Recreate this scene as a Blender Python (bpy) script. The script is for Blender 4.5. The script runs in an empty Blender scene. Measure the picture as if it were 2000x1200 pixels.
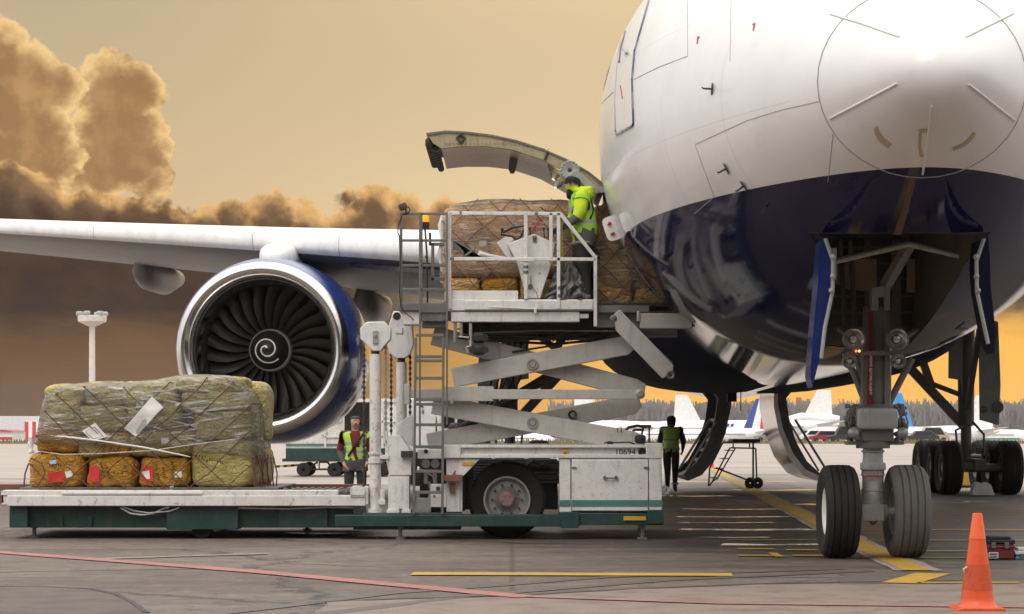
import bpy, math, random
from mathutils import Vector, Matrix, Euler, noise
R = math.radians
random.seed(7)
scene = bpy.context.scene
COL = scene.collection

# ------------------------------------------------------------------ camera
F, CH, HY = 4340.0, 1.485, 842.0        # focal length in photo pixels, eye height (m), horizon row
cam_d = bpy.data.cameras.new("camera")
cam = bpy.data.objects.new("camera", cam_d)
COL.objects.link(cam)
cam.location = (0, 0, CH)
cam.rotation_euler = (R(90), 0, 0)
cam_d.sensor_width = 36.0
cam_d.lens = 36.0 * F / 2000.0
cam_d.shift_y = (HY - 600.0) / 2000.0
cam_d.clip_start, cam_d.clip_end = 0.1, 8000
scene.camera = cam

# ------------------------------------------------------------------ exposure
scene.view_settings.view_transform = 'Standard'
scene.view_settings.look = 'None'
scene.view_settings.gamma = 1.0
scene.view_settings.exposure = 0.06
scene.cycles.use_denoising = True
scene.cycles.max_bounces = 8
scene.cycles.transparent_max_bounces = 12
scene.cycles.volume_bounces = 0

def lin(c):
    return tuple(((v / 255.0) / 12.92 if v <= 10 else ((v / 255.0 + 0.055) / 1.055) ** 2.4) for v in c)

# ------------------------------------------------------------------ small node-expression helper
class X:
    """arithmetic on shader sockets"""
    def __init__(self, nt, s): self.nt, self.s = nt, s
    def _m(self, op, b=None, c=None, clamp=False):
        n = self.nt.nodes.new('ShaderNodeMath'); n.operation = op; n.use_clamp = clamp
        for i, v in enumerate((self, b, c)):
            if v is None: continue
            if isinstance(v, X): self.nt.links.new(v.s, n.inputs[i])
            else: n.inputs[i].default_value = v
        return X(self.nt, n.outputs[0])
    def __add__(self, b): return self._m('ADD', b)
    def __sub__(self, b): return self._m('SUBTRACT', b)
    def __mul__(self, b): return self._m('MULTIPLY', b)
    def __truediv__(self, b): return self._m('DIVIDE', b)
    def min(self, b): return self._m('MINIMUM', b)
    def max(self, b): return self._m('MAXIMUM', b)
    def atan2(self, b): return self._m('ARCTAN2', b)
    def asin(self): return self._m('ARCSINE')
    def sqrt(self): return self._m('SQRT')
    def abs(self): return self._m('ABSOLUTE')
    def gt(self, b): return self._m('GREATER_THAN', b)
    def inv(self): return X.const(self.nt, 1.0) - self
    @staticmethod
    def const(nt, v):
        n = nt.nodes.new('ShaderNodeValue'); n.outputs[0].default_value = v
        return X(nt, n.outputs[0])
    def step(self, a, b):
        """smoothstep 0..1 from a to b"""
        n = self.nt.nodes.new('ShaderNodeMapRange'); n.interpolation_type = 'SMOOTHSTEP'
        lo, hi, t0, t1 = (a, b, 0.0, 1.0) if a < b else (b, a, 1.0, 0.0)
        self.nt.links.new(self.s, n.inputs[0])
        n.inputs[1].default_value, n.inputs[2].default_value = lo, hi
        n.inputs[3].default_value, n.inputs[4].default_value = t0, t1
        return X(self.nt, n.outputs[0])
def xyz(nt, a, b, c):
    n = nt.nodes.new('ShaderNodeCombineXYZ')
    for i, v in enumerate((a, b, c)):
        if isinstance(v, X): nt.links.new(v.s, n.inputs[i])
        else: n.inputs[i].default_value = v
    return n.outputs[0]
def sep(nt, s):
    n = nt.nodes.new('ShaderNodeSeparateXYZ'); nt.links.new(s, n.inputs[0])
    return [X(nt, o) for o in n.outputs]
def nz(nt, vec, scale, detail=4, rough=0.55, dist=0.0):
    n = nt.nodes.new('ShaderNodeTexNoise')
    n.inputs['Scale'].default_value = scale; n.inputs['Detail'].default_value = detail
    n.inputs['Roughness'].default_value = rough; n.inputs['Distortion'].default_value = dist
    nt.links.new(vec, n.inputs['Vector'])
    return X(nt, n.outputs['Fac'])
def mixc(nt, f, a, b):
    n = nt.nodes.new('ShaderNodeMix'); n.data_type = 'RGBA'; n.clamp_factor = True
    if isinstance(f, X): nt.links.new(f.s, n.inputs['Factor'])
    else: n.inputs['Factor'].default_value = f
    for k, v in (('A', a), ('B', b)):
        i = [s for s in n.inputs if s.name == k and s.type == 'RGBA'][0]
        if isinstance(v, (tuple, list)): i.default_value = (*v[:3], 1)
        else: nt.links.new(v, i)
    return [o for o in n.outputs if o.type == 'RGBA'][0]

# ------------------------------------------------------------------ sky
SUN_EL, SUN_AZ = 52.0, -150.0           # sun behind the camera, to the left, veiled
world = bpy.data.worlds.new("World"); scene.world = world; world.use_nodes = True
def build_sky():
    nt = world.node_tree; nt.nodes.clear()
    tc = nt.nodes.new('ShaderNodeTexCoord')
    x, y, z = sep(nt, tc.outputs['Generated'])
    u = x.atan2(y) * 4.34                    # azimuth, + to the east
    v = z.asin() * 4.34                      # elevation
    p = xyz(nt, u, v, 0.0)
    # ragged edges: displace the lookup with noise
    wob = nz(nt, xyz(nt, u, v, 3.1), 8.0, 9, 0.54)
    wob2 = nz(nt, xyz(nt, u, v, 7.7), 8.0, 9, 0.54)
    w3 = nz(nt, xyz(nt, u, v, 11.0), 34.0, 6, 0.6); w4 = nz(nt, xyz(nt, u, v, 15.0), 34.0, 6, 0.6)
    uu = u + (wob - 0.5) * 0.13 + (w3 - 0.5) * 0.026
    vv = v + (wob2 - 0.5) * 0.13 + (w4 - 0.5) * 0.026
    def blobs(bl):
        d = None
        for px, py, r in bl:
            dx, dy = uu - (px / 1000 - 1), vv - ((842 - py) / 1000)
            e = (dx * dx + dy * dy).sqrt() - r / 1000
            d = e if d is None else d.min(e)
        return d
    tower = blobs([(-15, 145, 100), (62, 190, 88), (108, 205, 64), (45, 300, 118), (110, 330, 60)])
    tower2 = blobs([(222, 195, 72), (268, 200, 72), (245, 290, 92), (285, 320, 62), (205, 335, 70), (310, 360, 40)])
    bank = blobs([(40, 480, 150), (180, 500, 120), (300, 520, 125), (410, 520, 110), (470, 440, 48), (530, 432, 48), (600, 520, 118),
                  (740, 425, 52), (800, 430, 50), (680, 460, 60), (880, 480, 90), (960, 520, 90), (1980, 640, 70), (2100, 600, 120)])
    big = nz(nt, p, 7.0, 9, 0.54)
    rel = nz(nt, xyz(nt, u + 0.022, v + 0.018, 0.0), 7.0, 9, 0.54)
    relief = (big - rel) * 3.4 + 0.5                      # billows lit from the upper right
    g = lambda *c: lin(c)
    # clear sky: warm grey high up, straw gold lower and to the right
    up = v.step(0.30, 0.90)
    right = u.step(-1.0, 0.35)
    clear = mixc(nt, right, g(212, 184, 142), g(244, 216, 168))
    clear = mixc(nt, up, clear, g(190, 170, 140))
    upr = v.step(0.45, 0.95) * right
    clear = mixc(nt, upr, clear, g(232, 205, 160))
    soft = nz(nt, xyz(nt, u * 0.5, v * 1.4, 1.0), 3.0, 3, 0.5)
    clear = mixc(nt, (soft - 0.35) * 0.35, clear, g(206, 182, 140))
    # low band under the cloud bank: brown in the west, bright gold in the east
    low_r = u.step(-0.55, 0.35)
    lown = nz(nt, xyz(nt, u * 0.7, v * 3.0, 2.0), 5.0, 6, 0.6)
    low = mixc(nt, low_r, g(112, 80, 48), g(255, 190, 84))
    low = mixc(nt, (lown - 0.45) * low_r.inv() * 1.6, low, g(78, 54, 33))
    lowm = (v + (lown - 0.5) * 0.10).step(0.235, 0.165)
    # cloud colours
    def cloud(base, d, lit, mid, dark, rim_w, amount=1.0):
        rim = d.step(-rim_w, 0.004)
        m = d.step(0.005, -0.005)
        c = mixc(nt, relief.step(0.25, 0.95), dark, mid)
        c = mixc(nt, rim * relief.step(0.0, 0.60), c, lit)
        return mixc(nt, m * amount, base, c)
    c = cloud(clear, tower2, g(246, 208, 144), g(180, 140, 96), g(158, 120, 80), 0.036)
    c = cloud(c, tower, g(246, 208, 144), g(188, 146, 98), g(158, 120, 80), 0.044)
    # bank: tops catch a little light, body is dark
    west = u.step(0.25, -0.35)
    bk = nz(nt, xyz(nt, u, v * 1.8, 5.0), 4.0, 7, 0.6)
    depth = (v + (u + 0.5) * 0.13).step(0.44, 0.33)
    bmid = mixc(nt, depth, g(148, 116, 82), g(86, 66, 50))
    bdark = mixc(nt, bk.step(0.35, 0.65), g(62, 46, 34), g(82, 60, 44))
    bdark = mixc(nt, depth, g(112, 84, 58), bdark)
    cb = cloud(c, bank, g(236, 186, 118), bmid, bdark, 0.034)
    body = v.step(0.40, 0.34) * west                      # solid body below the tops
    cb = mixc(nt, body, cb, bdark)
    cb = mixc(nt, lowm, cb, low)
    cb = mixc(nt, v.step(0.0, -0.05), cb, g(170, 160, 150))
    # the gold glow sits in one quarter of the sky; the rest is a bright grey overcast
    sky = nt.nodes.new('ShaderNodeTexSky'); sky.sky_type = 'NISHITA'; sky.sun_disc = False
    sky.sun_elevation = R(SUN_EL); sky.sun_rotation = R(SUN_AZ)
    ov = nz(nt, tc.outputs['Generated'], 2.2, 5, 0.55)
    zen = z.step(0.0, 0.9)
    over = mixc(nt, zen, (0.66, 0.635, 0.61), (1.85, 1.77, 1.68))
    over = mixc(nt, (ov - 0.3) * 0.4, over, (1.0, 0.96, 0.92))
    def scale(col, k):
        n = nt.nodes.new('ShaderNodeVectorMath'); n.operation = 'SCALE'
        nt.links.new(col, n.inputs[0]); n.inputs['Scale'].default_value = k
        return n.outputs[0]
    a = nt.nodes.new('ShaderNodeVectorMath'); a.operation = 'ADD'
    nt.links.new(scale(over, 10.0 * OVERCAST), a.inputs[0]); nt.links.new(scale(sky.outputs[0], 0.35), a.inputs[1])
    front = u.abs().step(2.6, 1.3) * v.step(1.9, 0.95) * y.step(0.0, 0.2)
    fin = mixc(nt, front, a.outputs[0], scale(cb, 10.0))
    bg = nt.nodes.new('ShaderNodeBackground'); bg.inputs['Strength'].default_value = 0.1
    nt.links.new(fin, bg.inputs['Color'])
    out = nt.nodes.new('ShaderNodeOutputWorld'); nt.links.new(bg.outputs[0], out.inputs[0])
OVERCAST = 1.0
build_sky()
sun_d = bpy.data.lights.new("sun", 'SUN'); sun_d.energy = 1.0; sun_d.angle = R(34); sun_d.color = (1.0, 0.95, 0.87)
sun = bpy.data.objects.new("sun", sun_d); COL.objects.link(sun)
_d = Vector((math.sin(R(SUN_AZ)) * math.cos(R(SUN_EL)), math.cos(R(SUN_AZ)) * math.cos(R(SUN_EL)), math.sin(R(SUN_EL))))
sun.rotation_euler = _d.to_track_quat('Z', 'Y').to_euler()

# ------------------------------------------------------------------ materials
def paint(name, col, rough=0.45, metal=0.0, grime=0.35, dirt=(0.10, 0.08, 0.06), scale=3.0, bump=0.0, bscale=40.0,
          streak=False, coat=0.0, vary=0.12, edge=None, spots=0.0, rust=0.0):
    m = bpy.data.materials.new(name); m.use_nodes = True
    nt = m.node_tree; b = nt.nodes['Principled BSDF']
    tc = nt.nodes.new('ShaderNodeTexCoord'); o = tc.outputs['Object']
    n1 = nz(nt, o, scale, 8, 0.62)
    x, y, z = sep(nt, o)
    n2 = nz(nt, xyz(nt, x * 6.0, y * 6.0, z * 0.7), scale * 0.8, 6, 0.6)
    hi = tuple(min(1, c * (1 + vary)) for c in col); lo = tuple(c * (1 - vary) for c in col)
    c = mixc(nt, n1.step(0.3, 0.7), lo, hi)
    g = n1.step(0.50, 0.80) * grime
    if streak: g = g.max(n2.step(0.52, 0.78) * grime)
    c = mixc(nt, g, c, dirt)
    if spots:
        n3 = nz(nt, o, scale * 9, 5, 0.7)
        c = mixc(nt, n3.step(0.60, 0.66) * spots, c, dirt)
    if rust:
        n4 = nz(nt, o, scale * 2.3, 9, 0.75)
        c = mixc(nt, n4.step(0.56, 0.64) * rust, c, (0.13, 0.055, 0.025))
    nt.links.new(c, b.inputs['Base Color'])
    r = n1 * 0.25 + (rough - 0.12)
    nt.links.new(r.s, b.inputs['Roughness'])
    b.inputs['Metallic'].default_value = metal
    b.inputs['Coat Weight'].default_value = coat
    if bump:
        bn = nt.nodes.new('ShaderNodeBump'); bn.inputs['Strength'].default_value = bump; bn.inputs['Distance'].default_value = 0.02
        nt.links.new(nz(nt, o, bscale, 6, 0.6).s, bn.inputs['Height']); nt.links.new(bn.outputs[0], b.inputs['Normal'])
    return m
def emit(name, col, s):
    m = bpy.data.materials.new(name); m.use_nodes = True
    b = m.node_tree.nodes['Principled BSDF']
    b.inputs['Base Color'].default_value = (*col, 1); b.inputs['Emission Color'].default_value = (*col, 1)
    b.inputs['Emission Strength'].default_value = s
    return m
M = {}
M['white'] = paint('loader_white_paint', (0.70, 0.675, 0.64), 0.45, grime=0.42, streak=True, bump=0.05, spots=0.45, rust=0.18)
M['white_worn'] = paint('worn_white_paint', (0.68, 0.65, 0.61), 0.5, grime=0.45, streak=True, spots=0.5, rust=0.55)
M['green'] = paint('dark_green_paint', (0.013, 0.050, 0.044), 0.42, grime=0.45, streak=True, spots=0.3)
M['green_lt'] = paint('green_stripe_paint', (0.07, 0.20, 0.175), 0.42, grime=0.25)
M['steel'] = paint('grey_steel', (0.16, 0.155, 0.14), 0.5, 0.3, grime=0.4, spots=0.2)
M['steel_dk'] = paint('dark_steel', (0.045, 0.042, 0.038), 0.5, 0.3, grime=0.3)
M['greybeam'] = paint('grey_beam_paint', (0.46, 0.44, 0.40), 0.5, grime=0.35, streak=True, spots=0.25)
M['black'] = paint('black_rubber', (0.018, 0.017, 0.016), 0.65, grime=0.3, dirt=(0.06, 0.05, 0.045))
M['tyre'] = paint('tyre_rubber', (0.010, 0.0078, 0.0062), 0.75, grime=0.5, dirt=(0.028, 0.021, 0.016), scale=5, bump=0.1, bscale=60)
M['tyre_grey'] = paint('dusty_tyre_rubber', (0.115, 0.108, 0.098), 0.8, grime=0.6, dirt=(0.05, 0.042, 0.036), scale=5, bump=0.1, bscale=60)  # grey tint of a window reflection put into the rubber colour
M['rim'] = paint('grey_wheel_rim', (0.33, 0.315, 0.30), 0.45, 0.4, grime=0.5, spots=0.3)
M['rim_white'] = paint('white_wheel_rim', (0.75, 0.74, 0.72), 0.4, 0.0, grime=0.2)
M['rusty'] = paint('rusty_red_metal', (0.20, 0.085, 0.06), 0.6, 0.2, grime=0.4, spots=0.4)
M['hub'] = paint('hub_red_grey', (0.30, 0.20, 0.18), 0.55, 0.2, grime=0.5, spots=0.5)
M['red'] = paint('red_paint', (0.42, 0.025, 0.022), 0.5, grime=0.25)
M['amber'] = emit('amber_lens', (1.0, 0.42, 0.02), 0.55)
M['amber_flat'] = paint('amber_reflector', (0.62, 0.32, 0.03), 0.3, grime=0.2)
M['yellow'] = paint('yellow_plastic', (0.62, 0.47, 0.08), 0.45, grime=0.35)
M['chrome'] = paint('polished_metal', (0.72, 0.70, 0.68), 0.16, 1.0, grime=0.12, vary=0.05)
M['lamp_glass'] = paint('lamp_glass', (0.42, 0.41, 0.39), 0.15, 0.5, grime=0.1)
M['lamp_on'] = emit('lit_lamp', (1.0, 0.78, 0.42), 9.0)
M['gear'] = paint('gear_grey_enamel', (0.33, 0.335, 0.315), 0.4, 0.1, grime=0.5, streak=True, spots=0.2)
M['gear_dk'] = paint('gear_dark_enamel', (0.15, 0.142, 0.125), 0.45, 0.1, grime=0.5)
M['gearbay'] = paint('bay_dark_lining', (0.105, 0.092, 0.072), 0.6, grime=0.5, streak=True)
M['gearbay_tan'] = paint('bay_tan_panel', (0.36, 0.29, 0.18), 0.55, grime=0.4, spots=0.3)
M['primer'] = paint('yellow_primer', (0.36, 0.30, 0.17), 0.5, 0.1, grime=0.6, spots=0.5, streak=True)
M['liner'] = paint('door_liner', (0.66, 0.58, 0.52), 0.35, 0.0, grime=0.5, streak=True)
M['navy_matt'] = paint('navy_matt_paint', (0.006, 0.007, 0.022), 0.75, grime=0.3, dirt=(0.02, 0.018, 0.018))
M['navy_matt'].node_tree.nodes['Principled BSDF'].inputs['Specular IOR Level'].default_value = 0.12
M['navy'] = paint('navy_gloss_paint', (0.0075, 0.010, 0.042), 0.20, grime=0.15, dirt=(0.03, 0.03, 0.035), vary=0.2, coat=0.4)
M['door_blue'] = paint('gear_door_blue', (0.010, 0.022, 0.13), 0.2, grime=0.2, coat=0.4)
M['royal'] = paint('royal_blue_gloss', (0.018, 0.045, 0.21), 0.24, grime=0.15, dirt=(0.03, 0.03, 0.06), coat=0.6, vary=0.08)
M['wingwhite'] = paint('wing_white_paint', (0.76, 0.75, 0.73), 0.35, grime=0.15, streak=False)
M['winggrey'] = paint('wing_grey_paint', (0.17, 0.158, 0.145), 0.42, grime=0.4, streak=True)
M['planewhite'] = paint('airliner_white', (0.78, 0.77, 0.76), 0.35, grime=0.1)
M['teal'] = paint('teal_paint', (0.06, 0.30, 0.30), 0.4, grime=0.2)
M['skyblue'] = paint('sky_blue_paint', (0.06, 0.27, 0.62), 0.4, grime=0.1)
M['tailblue'] = paint('tail_blue_paint', (0.03, 0.07, 0.27), 0.4, grime=0.1)
M['tailred'] = paint('tail_red_paint', (0.55, 0.05, 0.05), 0.4, grime=0.1)
M['glassdark'] = paint('dark_window', (0.02, 0.022, 0.026), 0.12, grime=0.05)
M['fan'] = paint('fan_blade_titanium', (0.040, 0.032, 0.025), 0.42, 0.4, grime=0.3)
M['fancase'] = paint('fan_case_dark', (0.032, 0.027, 0.022), 0.6, 0.0, grime=0.3)
M['spinner'] = paint('spinner_dark', (0.022, 0.019, 0.016), 0.35, 0.1, grime=0.2)
M['mark_white'] = paint('white_marking', (0.72, 0.70, 0.66), 0.5, grime=0.1)
M['mark_grey'] = paint('grey_line', (0.36, 0.35, 0.335), 0.5, grime=0.1)
M['tape_dark'] = paint('brown_tape', (0.11, 0.06, 0.035), 0.5, grime=0.3)  # brown streak on the navy hull, a reflection painted as colour
M['tape'] = paint('tan_tape', (0.46, 0.37, 0.27), 0.6, grime=0.2)
M['rope_dim'] = paint('purple_brown_rope', (0.20, 0.10, 0.085), 0.8, grime=0.2)
M['rope'] = paint('red_brown_rope', (0.13, 0.048, 0.036), 0.8, grime=0.2)
M['skin'] = paint('skin', (0.48, 0.27, 0.19), 0.55, grime=0.05, vary=0.05)
M['dark_cloth'] = paint('dark_grey_cloth', (0.030, 0.029, 0.030), 0.85, grime=0.2, bump=0.5, bscale=25)
M['grey_cloth'] = paint('grey_cloth', (0.09, 0.088, 0.09), 0.85, grime=0.2, bump=0.5, bscale=25)
M['red_cloth'] = paint('dark_red_cloth', (0.16, 0.012, 0.018), 0.8, grime=0.2, bump=0.5, bscale=25)
M['lime'] = paint('lime_cloth', (0.50, 0.66, 0.012), 0.75, grime=0.15, dirt=(0.2, 0.27, 0.01), scale=6, bump=0.6, bscale=14)
M['lime_fl'] = paint('lime_vest_cloth', (0.36, 0.62, 0.05), 0.75, grime=0.15, dirt=(0.15, 0.27, 0.02), scale=6, bump=0.5, bscale=14)
M['navy_cloth'] = paint('navy_cloth', (0.02, 0.026, 0.05), 0.8, grime=0.2, bump=0.4, bscale=25)
M['hair'] = paint('dark_brown_hair', (0.025, 0.016, 0.011), 0.6, grime=0.1)
M['knit'] = paint('black_knit', (0.012, 0.012, 0.013), 0.9, grime=0.1, bump=0.6, bscale=120)
M['orange'] = paint('orange_cone_plastic', (0.66, 0.085, 0.016), 0.42, grime=0.6, dirt=(0.26, 0.06, 0.025), scale=7, streak=True, spots=0.6)
M['orange_worn'] = paint('worn_orange_plastic', (0.50, 0.065, 0.014), 0.5, grime=0.8, dirt=(0.20, 0.045, 0.02), scale=9, streak=True, spots=0.8)
M['orange_top'] = paint('orange_cone_band', (0.78, 0.13, 0.04), 0.35, grime=0.15)
M['paper'] = paint('white_paper', (0.72, 0.70, 0.66), 0.6, grime=0.2, vary=0.08, bump=0.4, bscale=12)
M['red_label'] = paint('red_label', (0.55, 0.03, 0.03), 0.5, grime=0.1)
M['blue_label'] = paint('pale_blue_label', (0.25, 0.50, 0.68), 0.5, grime=0.1)
M['ink'] = paint('black_ink', (0.02, 0.016, 0.012), 0.7, grime=0.0)
M['tarp'] = paint('grey_tarpaulin', (0.17, 0.165, 0.165), 0.42, grime=0.3, bump=0.5, bscale=8)
M['hangar'] = paint('pale_hangar_cladding', (0.60, 0.60, 0.62), 0.5, grime=0.2, streak=True)
M['concrete_mast'] = paint('pale_mast_paint', (0.62, 0.56, 0.52), 0.6, grime=0.3)
M['wood'] = paint('grey_ply', (0.3, 0.27, 0.22), 0.7, grime=0.3)
def sack_mat(name, col, dark):
    m = bpy.data.materials.new(name); m.use_nodes = True
    nt = m.node_tree; b = nt.nodes['Principled BSDF']
    tc = nt.nodes.new('ShaderNodeTexCoord'); o = tc.outputs['Object']
    x, y, z = sep(nt, o)
    f0 = nz(nt, xyz(nt, x * 1.4, y * 1.2, z * 2.6), 2.6, 5, 0.55, 1.6)
    fold = ((f0 - 0.5).abs() * -3.0) + 1.0           # sharp creases where the cloth folds
    fine = nz(nt, o, 14.0, 6, 0.6, 0.6)
    big = nz(nt, o, 2.0, 3, 0.5)
    c = mixc(nt, big.step(0.3, 0.7), col, tuple(k * 0.82 for k in col))
    c = mixc(nt, fine.step(0.62, 0.75) * 0.35, c, dark)
    nt.links.new(c, b.inputs['Base Color'])
    b.inputs['Roughness'].default_value = 0.38
    b.inputs['Specular IOR Level'].default_value = 0.6
    bn = nt.nodes.new('ShaderNodeBump'); bn.inputs['Strength'].default_value = 1.0; bn.inputs['Distance'].default_value = 0.10
    nt.links.new((fold + fine * 0.35).s, bn.inputs['Height']); nt.links.new(bn.outputs[0], b.inputs['Normal'])
    return m
M['sack_y'] = sack_mat('mustard_sack', (0.64, 0.31, 0.022), (0.30, 0.13, 0.01))
M['sack_g'] = sack_mat('olive_sack', (0.60, 0.49, 0.155), (0.33, 0.26, 0.075))
M['sack_b'] = sack_mat('tan_carton', (0.88, 0.53, 0.20), (0.60, 0.33, 0.11))
def film_mat(name, lo, hi, tint=(0.85, 0.83, 0.80), slant=0.12):
    m = bpy.data.materials.new(name); m.use_nodes = True
    nt = m.node_tree; nt.nodes.clear()
    tc = nt.nodes.new('ShaderNodeTexCoord'); o = tc.outputs['Object']
    x, y, z = sep(nt, o)
    zz = z - x * slant
    s1 = nz(nt, xyz(nt, x * 0.7, y * 0.7, zz * 9.0), 3.0, 8, 0.65, 0.5)
    s2 = nz(nt, xyz(nt, x * 1.0, y * 1.0, (z + x * slant * 2.2) * 16.0), 2.2, 6, 0.6, 0.3)
    s3 = nz(nt, o, 2.4, 6, 0.6, 1.5)
    f = s1.step(0.515, 0.63) * 0.65 + s2.step(0.55, 0.65) * 0.5  # white streaks stand in for highlights, painted into the film's opacity
    f = f * (hi - lo) * (s3.step(0.36, 0.60) * 0.80 + 0.20) + lo
    pb = nt.nodes.new('ShaderNodeBsdfPrincipled')
    pb.inputs['Base Color'].default_value = (*tint, 1); pb.inputs['Roughness'].default_value = 0.18
    bn = nt.nodes.new('ShaderNodeBump'); bn.inputs['Strength'].default_value = 0.9; bn.inputs['Distance'].default_value = 0.05
    nt.links.new((s1 + s3).s, bn.inputs['Height']); nt.links.new(bn.outputs[0], pb.inputs['Normal'])
    tl = nt.nodes.new('ShaderNodeBsdfTranslucent'); tl.inputs['Color'].default_value = (*tint, 1)
    pt = nt.nodes.new('ShaderNodeMixShader'); pt.inputs[0].default_value = 0.38
    nt.links.new(pb.outputs[0], pt.inputs[1]); nt.links.new(tl.outputs[0], pt.inputs[2])
    gl = nt.nodes.new('ShaderNodeBsdfGlossy'); gl.inputs['Roughness'].default_value = 0.12
    nt.links.new(bn.outputs[0], gl.inputs['Normal'])
    tr = nt.nodes.new('ShaderNodeBsdfTransparent')
    fr = nt.nodes.new('ShaderNodeFresnel'); fr.inputs[0].default_value = 1.45; nt.links.new(bn.outputs[0], fr.inputs['Normal'])
    m1 = nt.nodes.new('ShaderNodeMixShader'); nt.links.new(fr.outputs[0], m1.inputs[0]); nt.links.new(tr.outputs[0], m1.inputs[1]); nt.links.new(gl.outputs[0], m1.inputs[2])
    m2 = nt.nodes.new('ShaderNodeMixShader'); nt.links.new(f.s, m2.inputs[0]); nt.links.new(m1.outputs[0], m2.inputs[1]); nt.links.new(pt.outputs[0], m2.inputs[2])
    out = nt.nodes.new('ShaderNodeOutputMaterial'); nt.links.new(m2.outputs[0], out.inputs[0])
    return m
M['film'] = film_mat('stretch_film', 0.06, 1.15, (0.95, 0.93, 0.88))
M['film_tan'] = film_mat('tan_stretch_film', 0.24, 1.0, (0.97, 0.80, 0.64), 0.04)
def vest_mat(name, col, bands, w=0.055):
    m = paint(name, col, 0.75, grime=0.15, dirt=tuple(c * 0.5 for c in col), scale=6, bump=0.5, bscale=14)
    nt = m.node_tree; b = nt.nodes['Principled BSDF']
    base = b.inputs['Base Color'].links[0].from_socket
    tc = nt.nodes.new('ShaderNodeTexCoord'); x, y, z = sep(nt, tc.outputs['Object'])
    f = None
    for k in bands:
        e = ((z - k).abs()).step(w / 2 + 0.004, w / 2 - 0.004)
        f = e if f is None else f.max(e)
    nt.links.new(mixc(nt, f, base, (0.33, 0.34, 0.33)), b.inputs['Base Color'])
    return m
def fuselage_mat():
    m = bpy.data.materials.new('fuselage_two_tone_paint'); m.use_nodes = True
    nt = m.node_tree; b = nt.nodes['Principled BSDF']
    tc = nt.nodes.new('ShaderNodeTexCoord'); o = tc.outputs['Object']
    x, y, z = sep(nt, o)
    n1 = nz(nt, o, 1.3, 7, 0.6); n2 = nz(nt, xyz(nt, x, y * 0.25, z * 2.0), 3.0, 6, 0.6)
    wht = mixc(nt, n1.step(0.3, 0.75), (0.76, 0.745, 0.725), (0.70, 0.68, 0.655))
    wht = mixc(nt, n2.step(0.55, 0.8) * 0.12, wht, (0.45, 0.40, 0.34))
    nav = mixc(nt, n2.step(0.35, 0.75), (0.007, 0.007, 0.044), (0.013, 0.011, 0.048))
    top = z.gt(NAVY_Z)
    def seam(s, pitch, w):
        n = nt.nodes.new('ShaderNodeMath'); n.operation = 'PINGPONG'; nt.links.new(s.s, n.inputs[0]); n.inputs[1].default_value = pitch / 2
        return X(nt, n.outputs[0]).step(w, w * 0.4)
    ln_ = seam(y + 0.3, 1.62, 0.006).max(seam(z + 0.21, 1.24, 0.005)) * y.step(1.6, 1.7)
    wht = mixc(nt, ln_ * 0.32, wht, (0.22, 0.21, 0.20))
    nt.links.new(mixc(nt, top, nav, wht), b.inputs['Base Color'])
    rr = n1 * 0.06 + top * 0.17 + 0.05
    nt.links.new(rr.s, b.inputs['Roughness'])
    nt.links.new((top * 0.22 + 0.28).s, b.inputs['Specular IOR Level'])
    nt.links.new((top * 0.25).s, b.inputs['Coat Weight']); b.inputs['Coat Roughness'].default_value = 0.08
    bn = nt.nodes.new('ShaderNodeBump'); bn.inputs['Strength'].default_value = 0.02; bn.inputs['Distance'].default_value = 0.05
    nt.links.new(nz(nt, o, 1.6, 3, 0.5).s, bn.inputs['Height']); nt.links.new(bn.outputs[0], b.inputs['Normal'])
    nt.links.new(bn.outputs[0], b.inputs['Coat Normal'])
    return m
NAVY_Z = 4.03
M['fuselage'] = fuselage_mat()

# ------------------------------------------------------------------ geometry helpers
def W(px, py, D): return Vector(((px - 1000) * D / F, D, CH + (HY - py) * D / F))
def WX(px, D): return (px - 1000) * D / F
def WZ(py, D): return CH + (HY - py) * D / F
def G(px, py):
    D = CH * F / (py - HY)
    return Vector(((px - 1000) * D / F, D, 0.0))
def frame(d, up=Vector((0, 0, 1))):
    d = d.normalized()
    if abs(d.dot(up)) > 0.98: up = Vector((0, 1, 0))
    a = d.cross(up).normalized(); return a, a.cross(d).normalized()
def thing(name, label, cat, loc=(0, 0, 0), rz=0.0, group=None):
    o = bpy.data.objects.new(name, None); COL.objects.link(o)
    o.location = loc; o.rotation_euler = (0, 0, rz); o.empty_display_size = 0.3
    o['label'] = label; o['category'] = cat
    if group: o['group'] = group
    return o
def tag(o, label, cat, group=None):
    o['label'] = label; o['category'] = cat
    if group: o['group'] = group
    return o
def chain_matrix(o):
    m = Matrix.Identity(4)
    while o is not None:
        m = o.matrix_basis @ m
        o = o.parent
    return m
def copy_tree(o, parent=None):
    c = o.copy(); COL.objects.link(c)
    if parent is not None: c.parent = parent
    for ch in list(o.children): copy_tree(ch, c)
    return c
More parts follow.
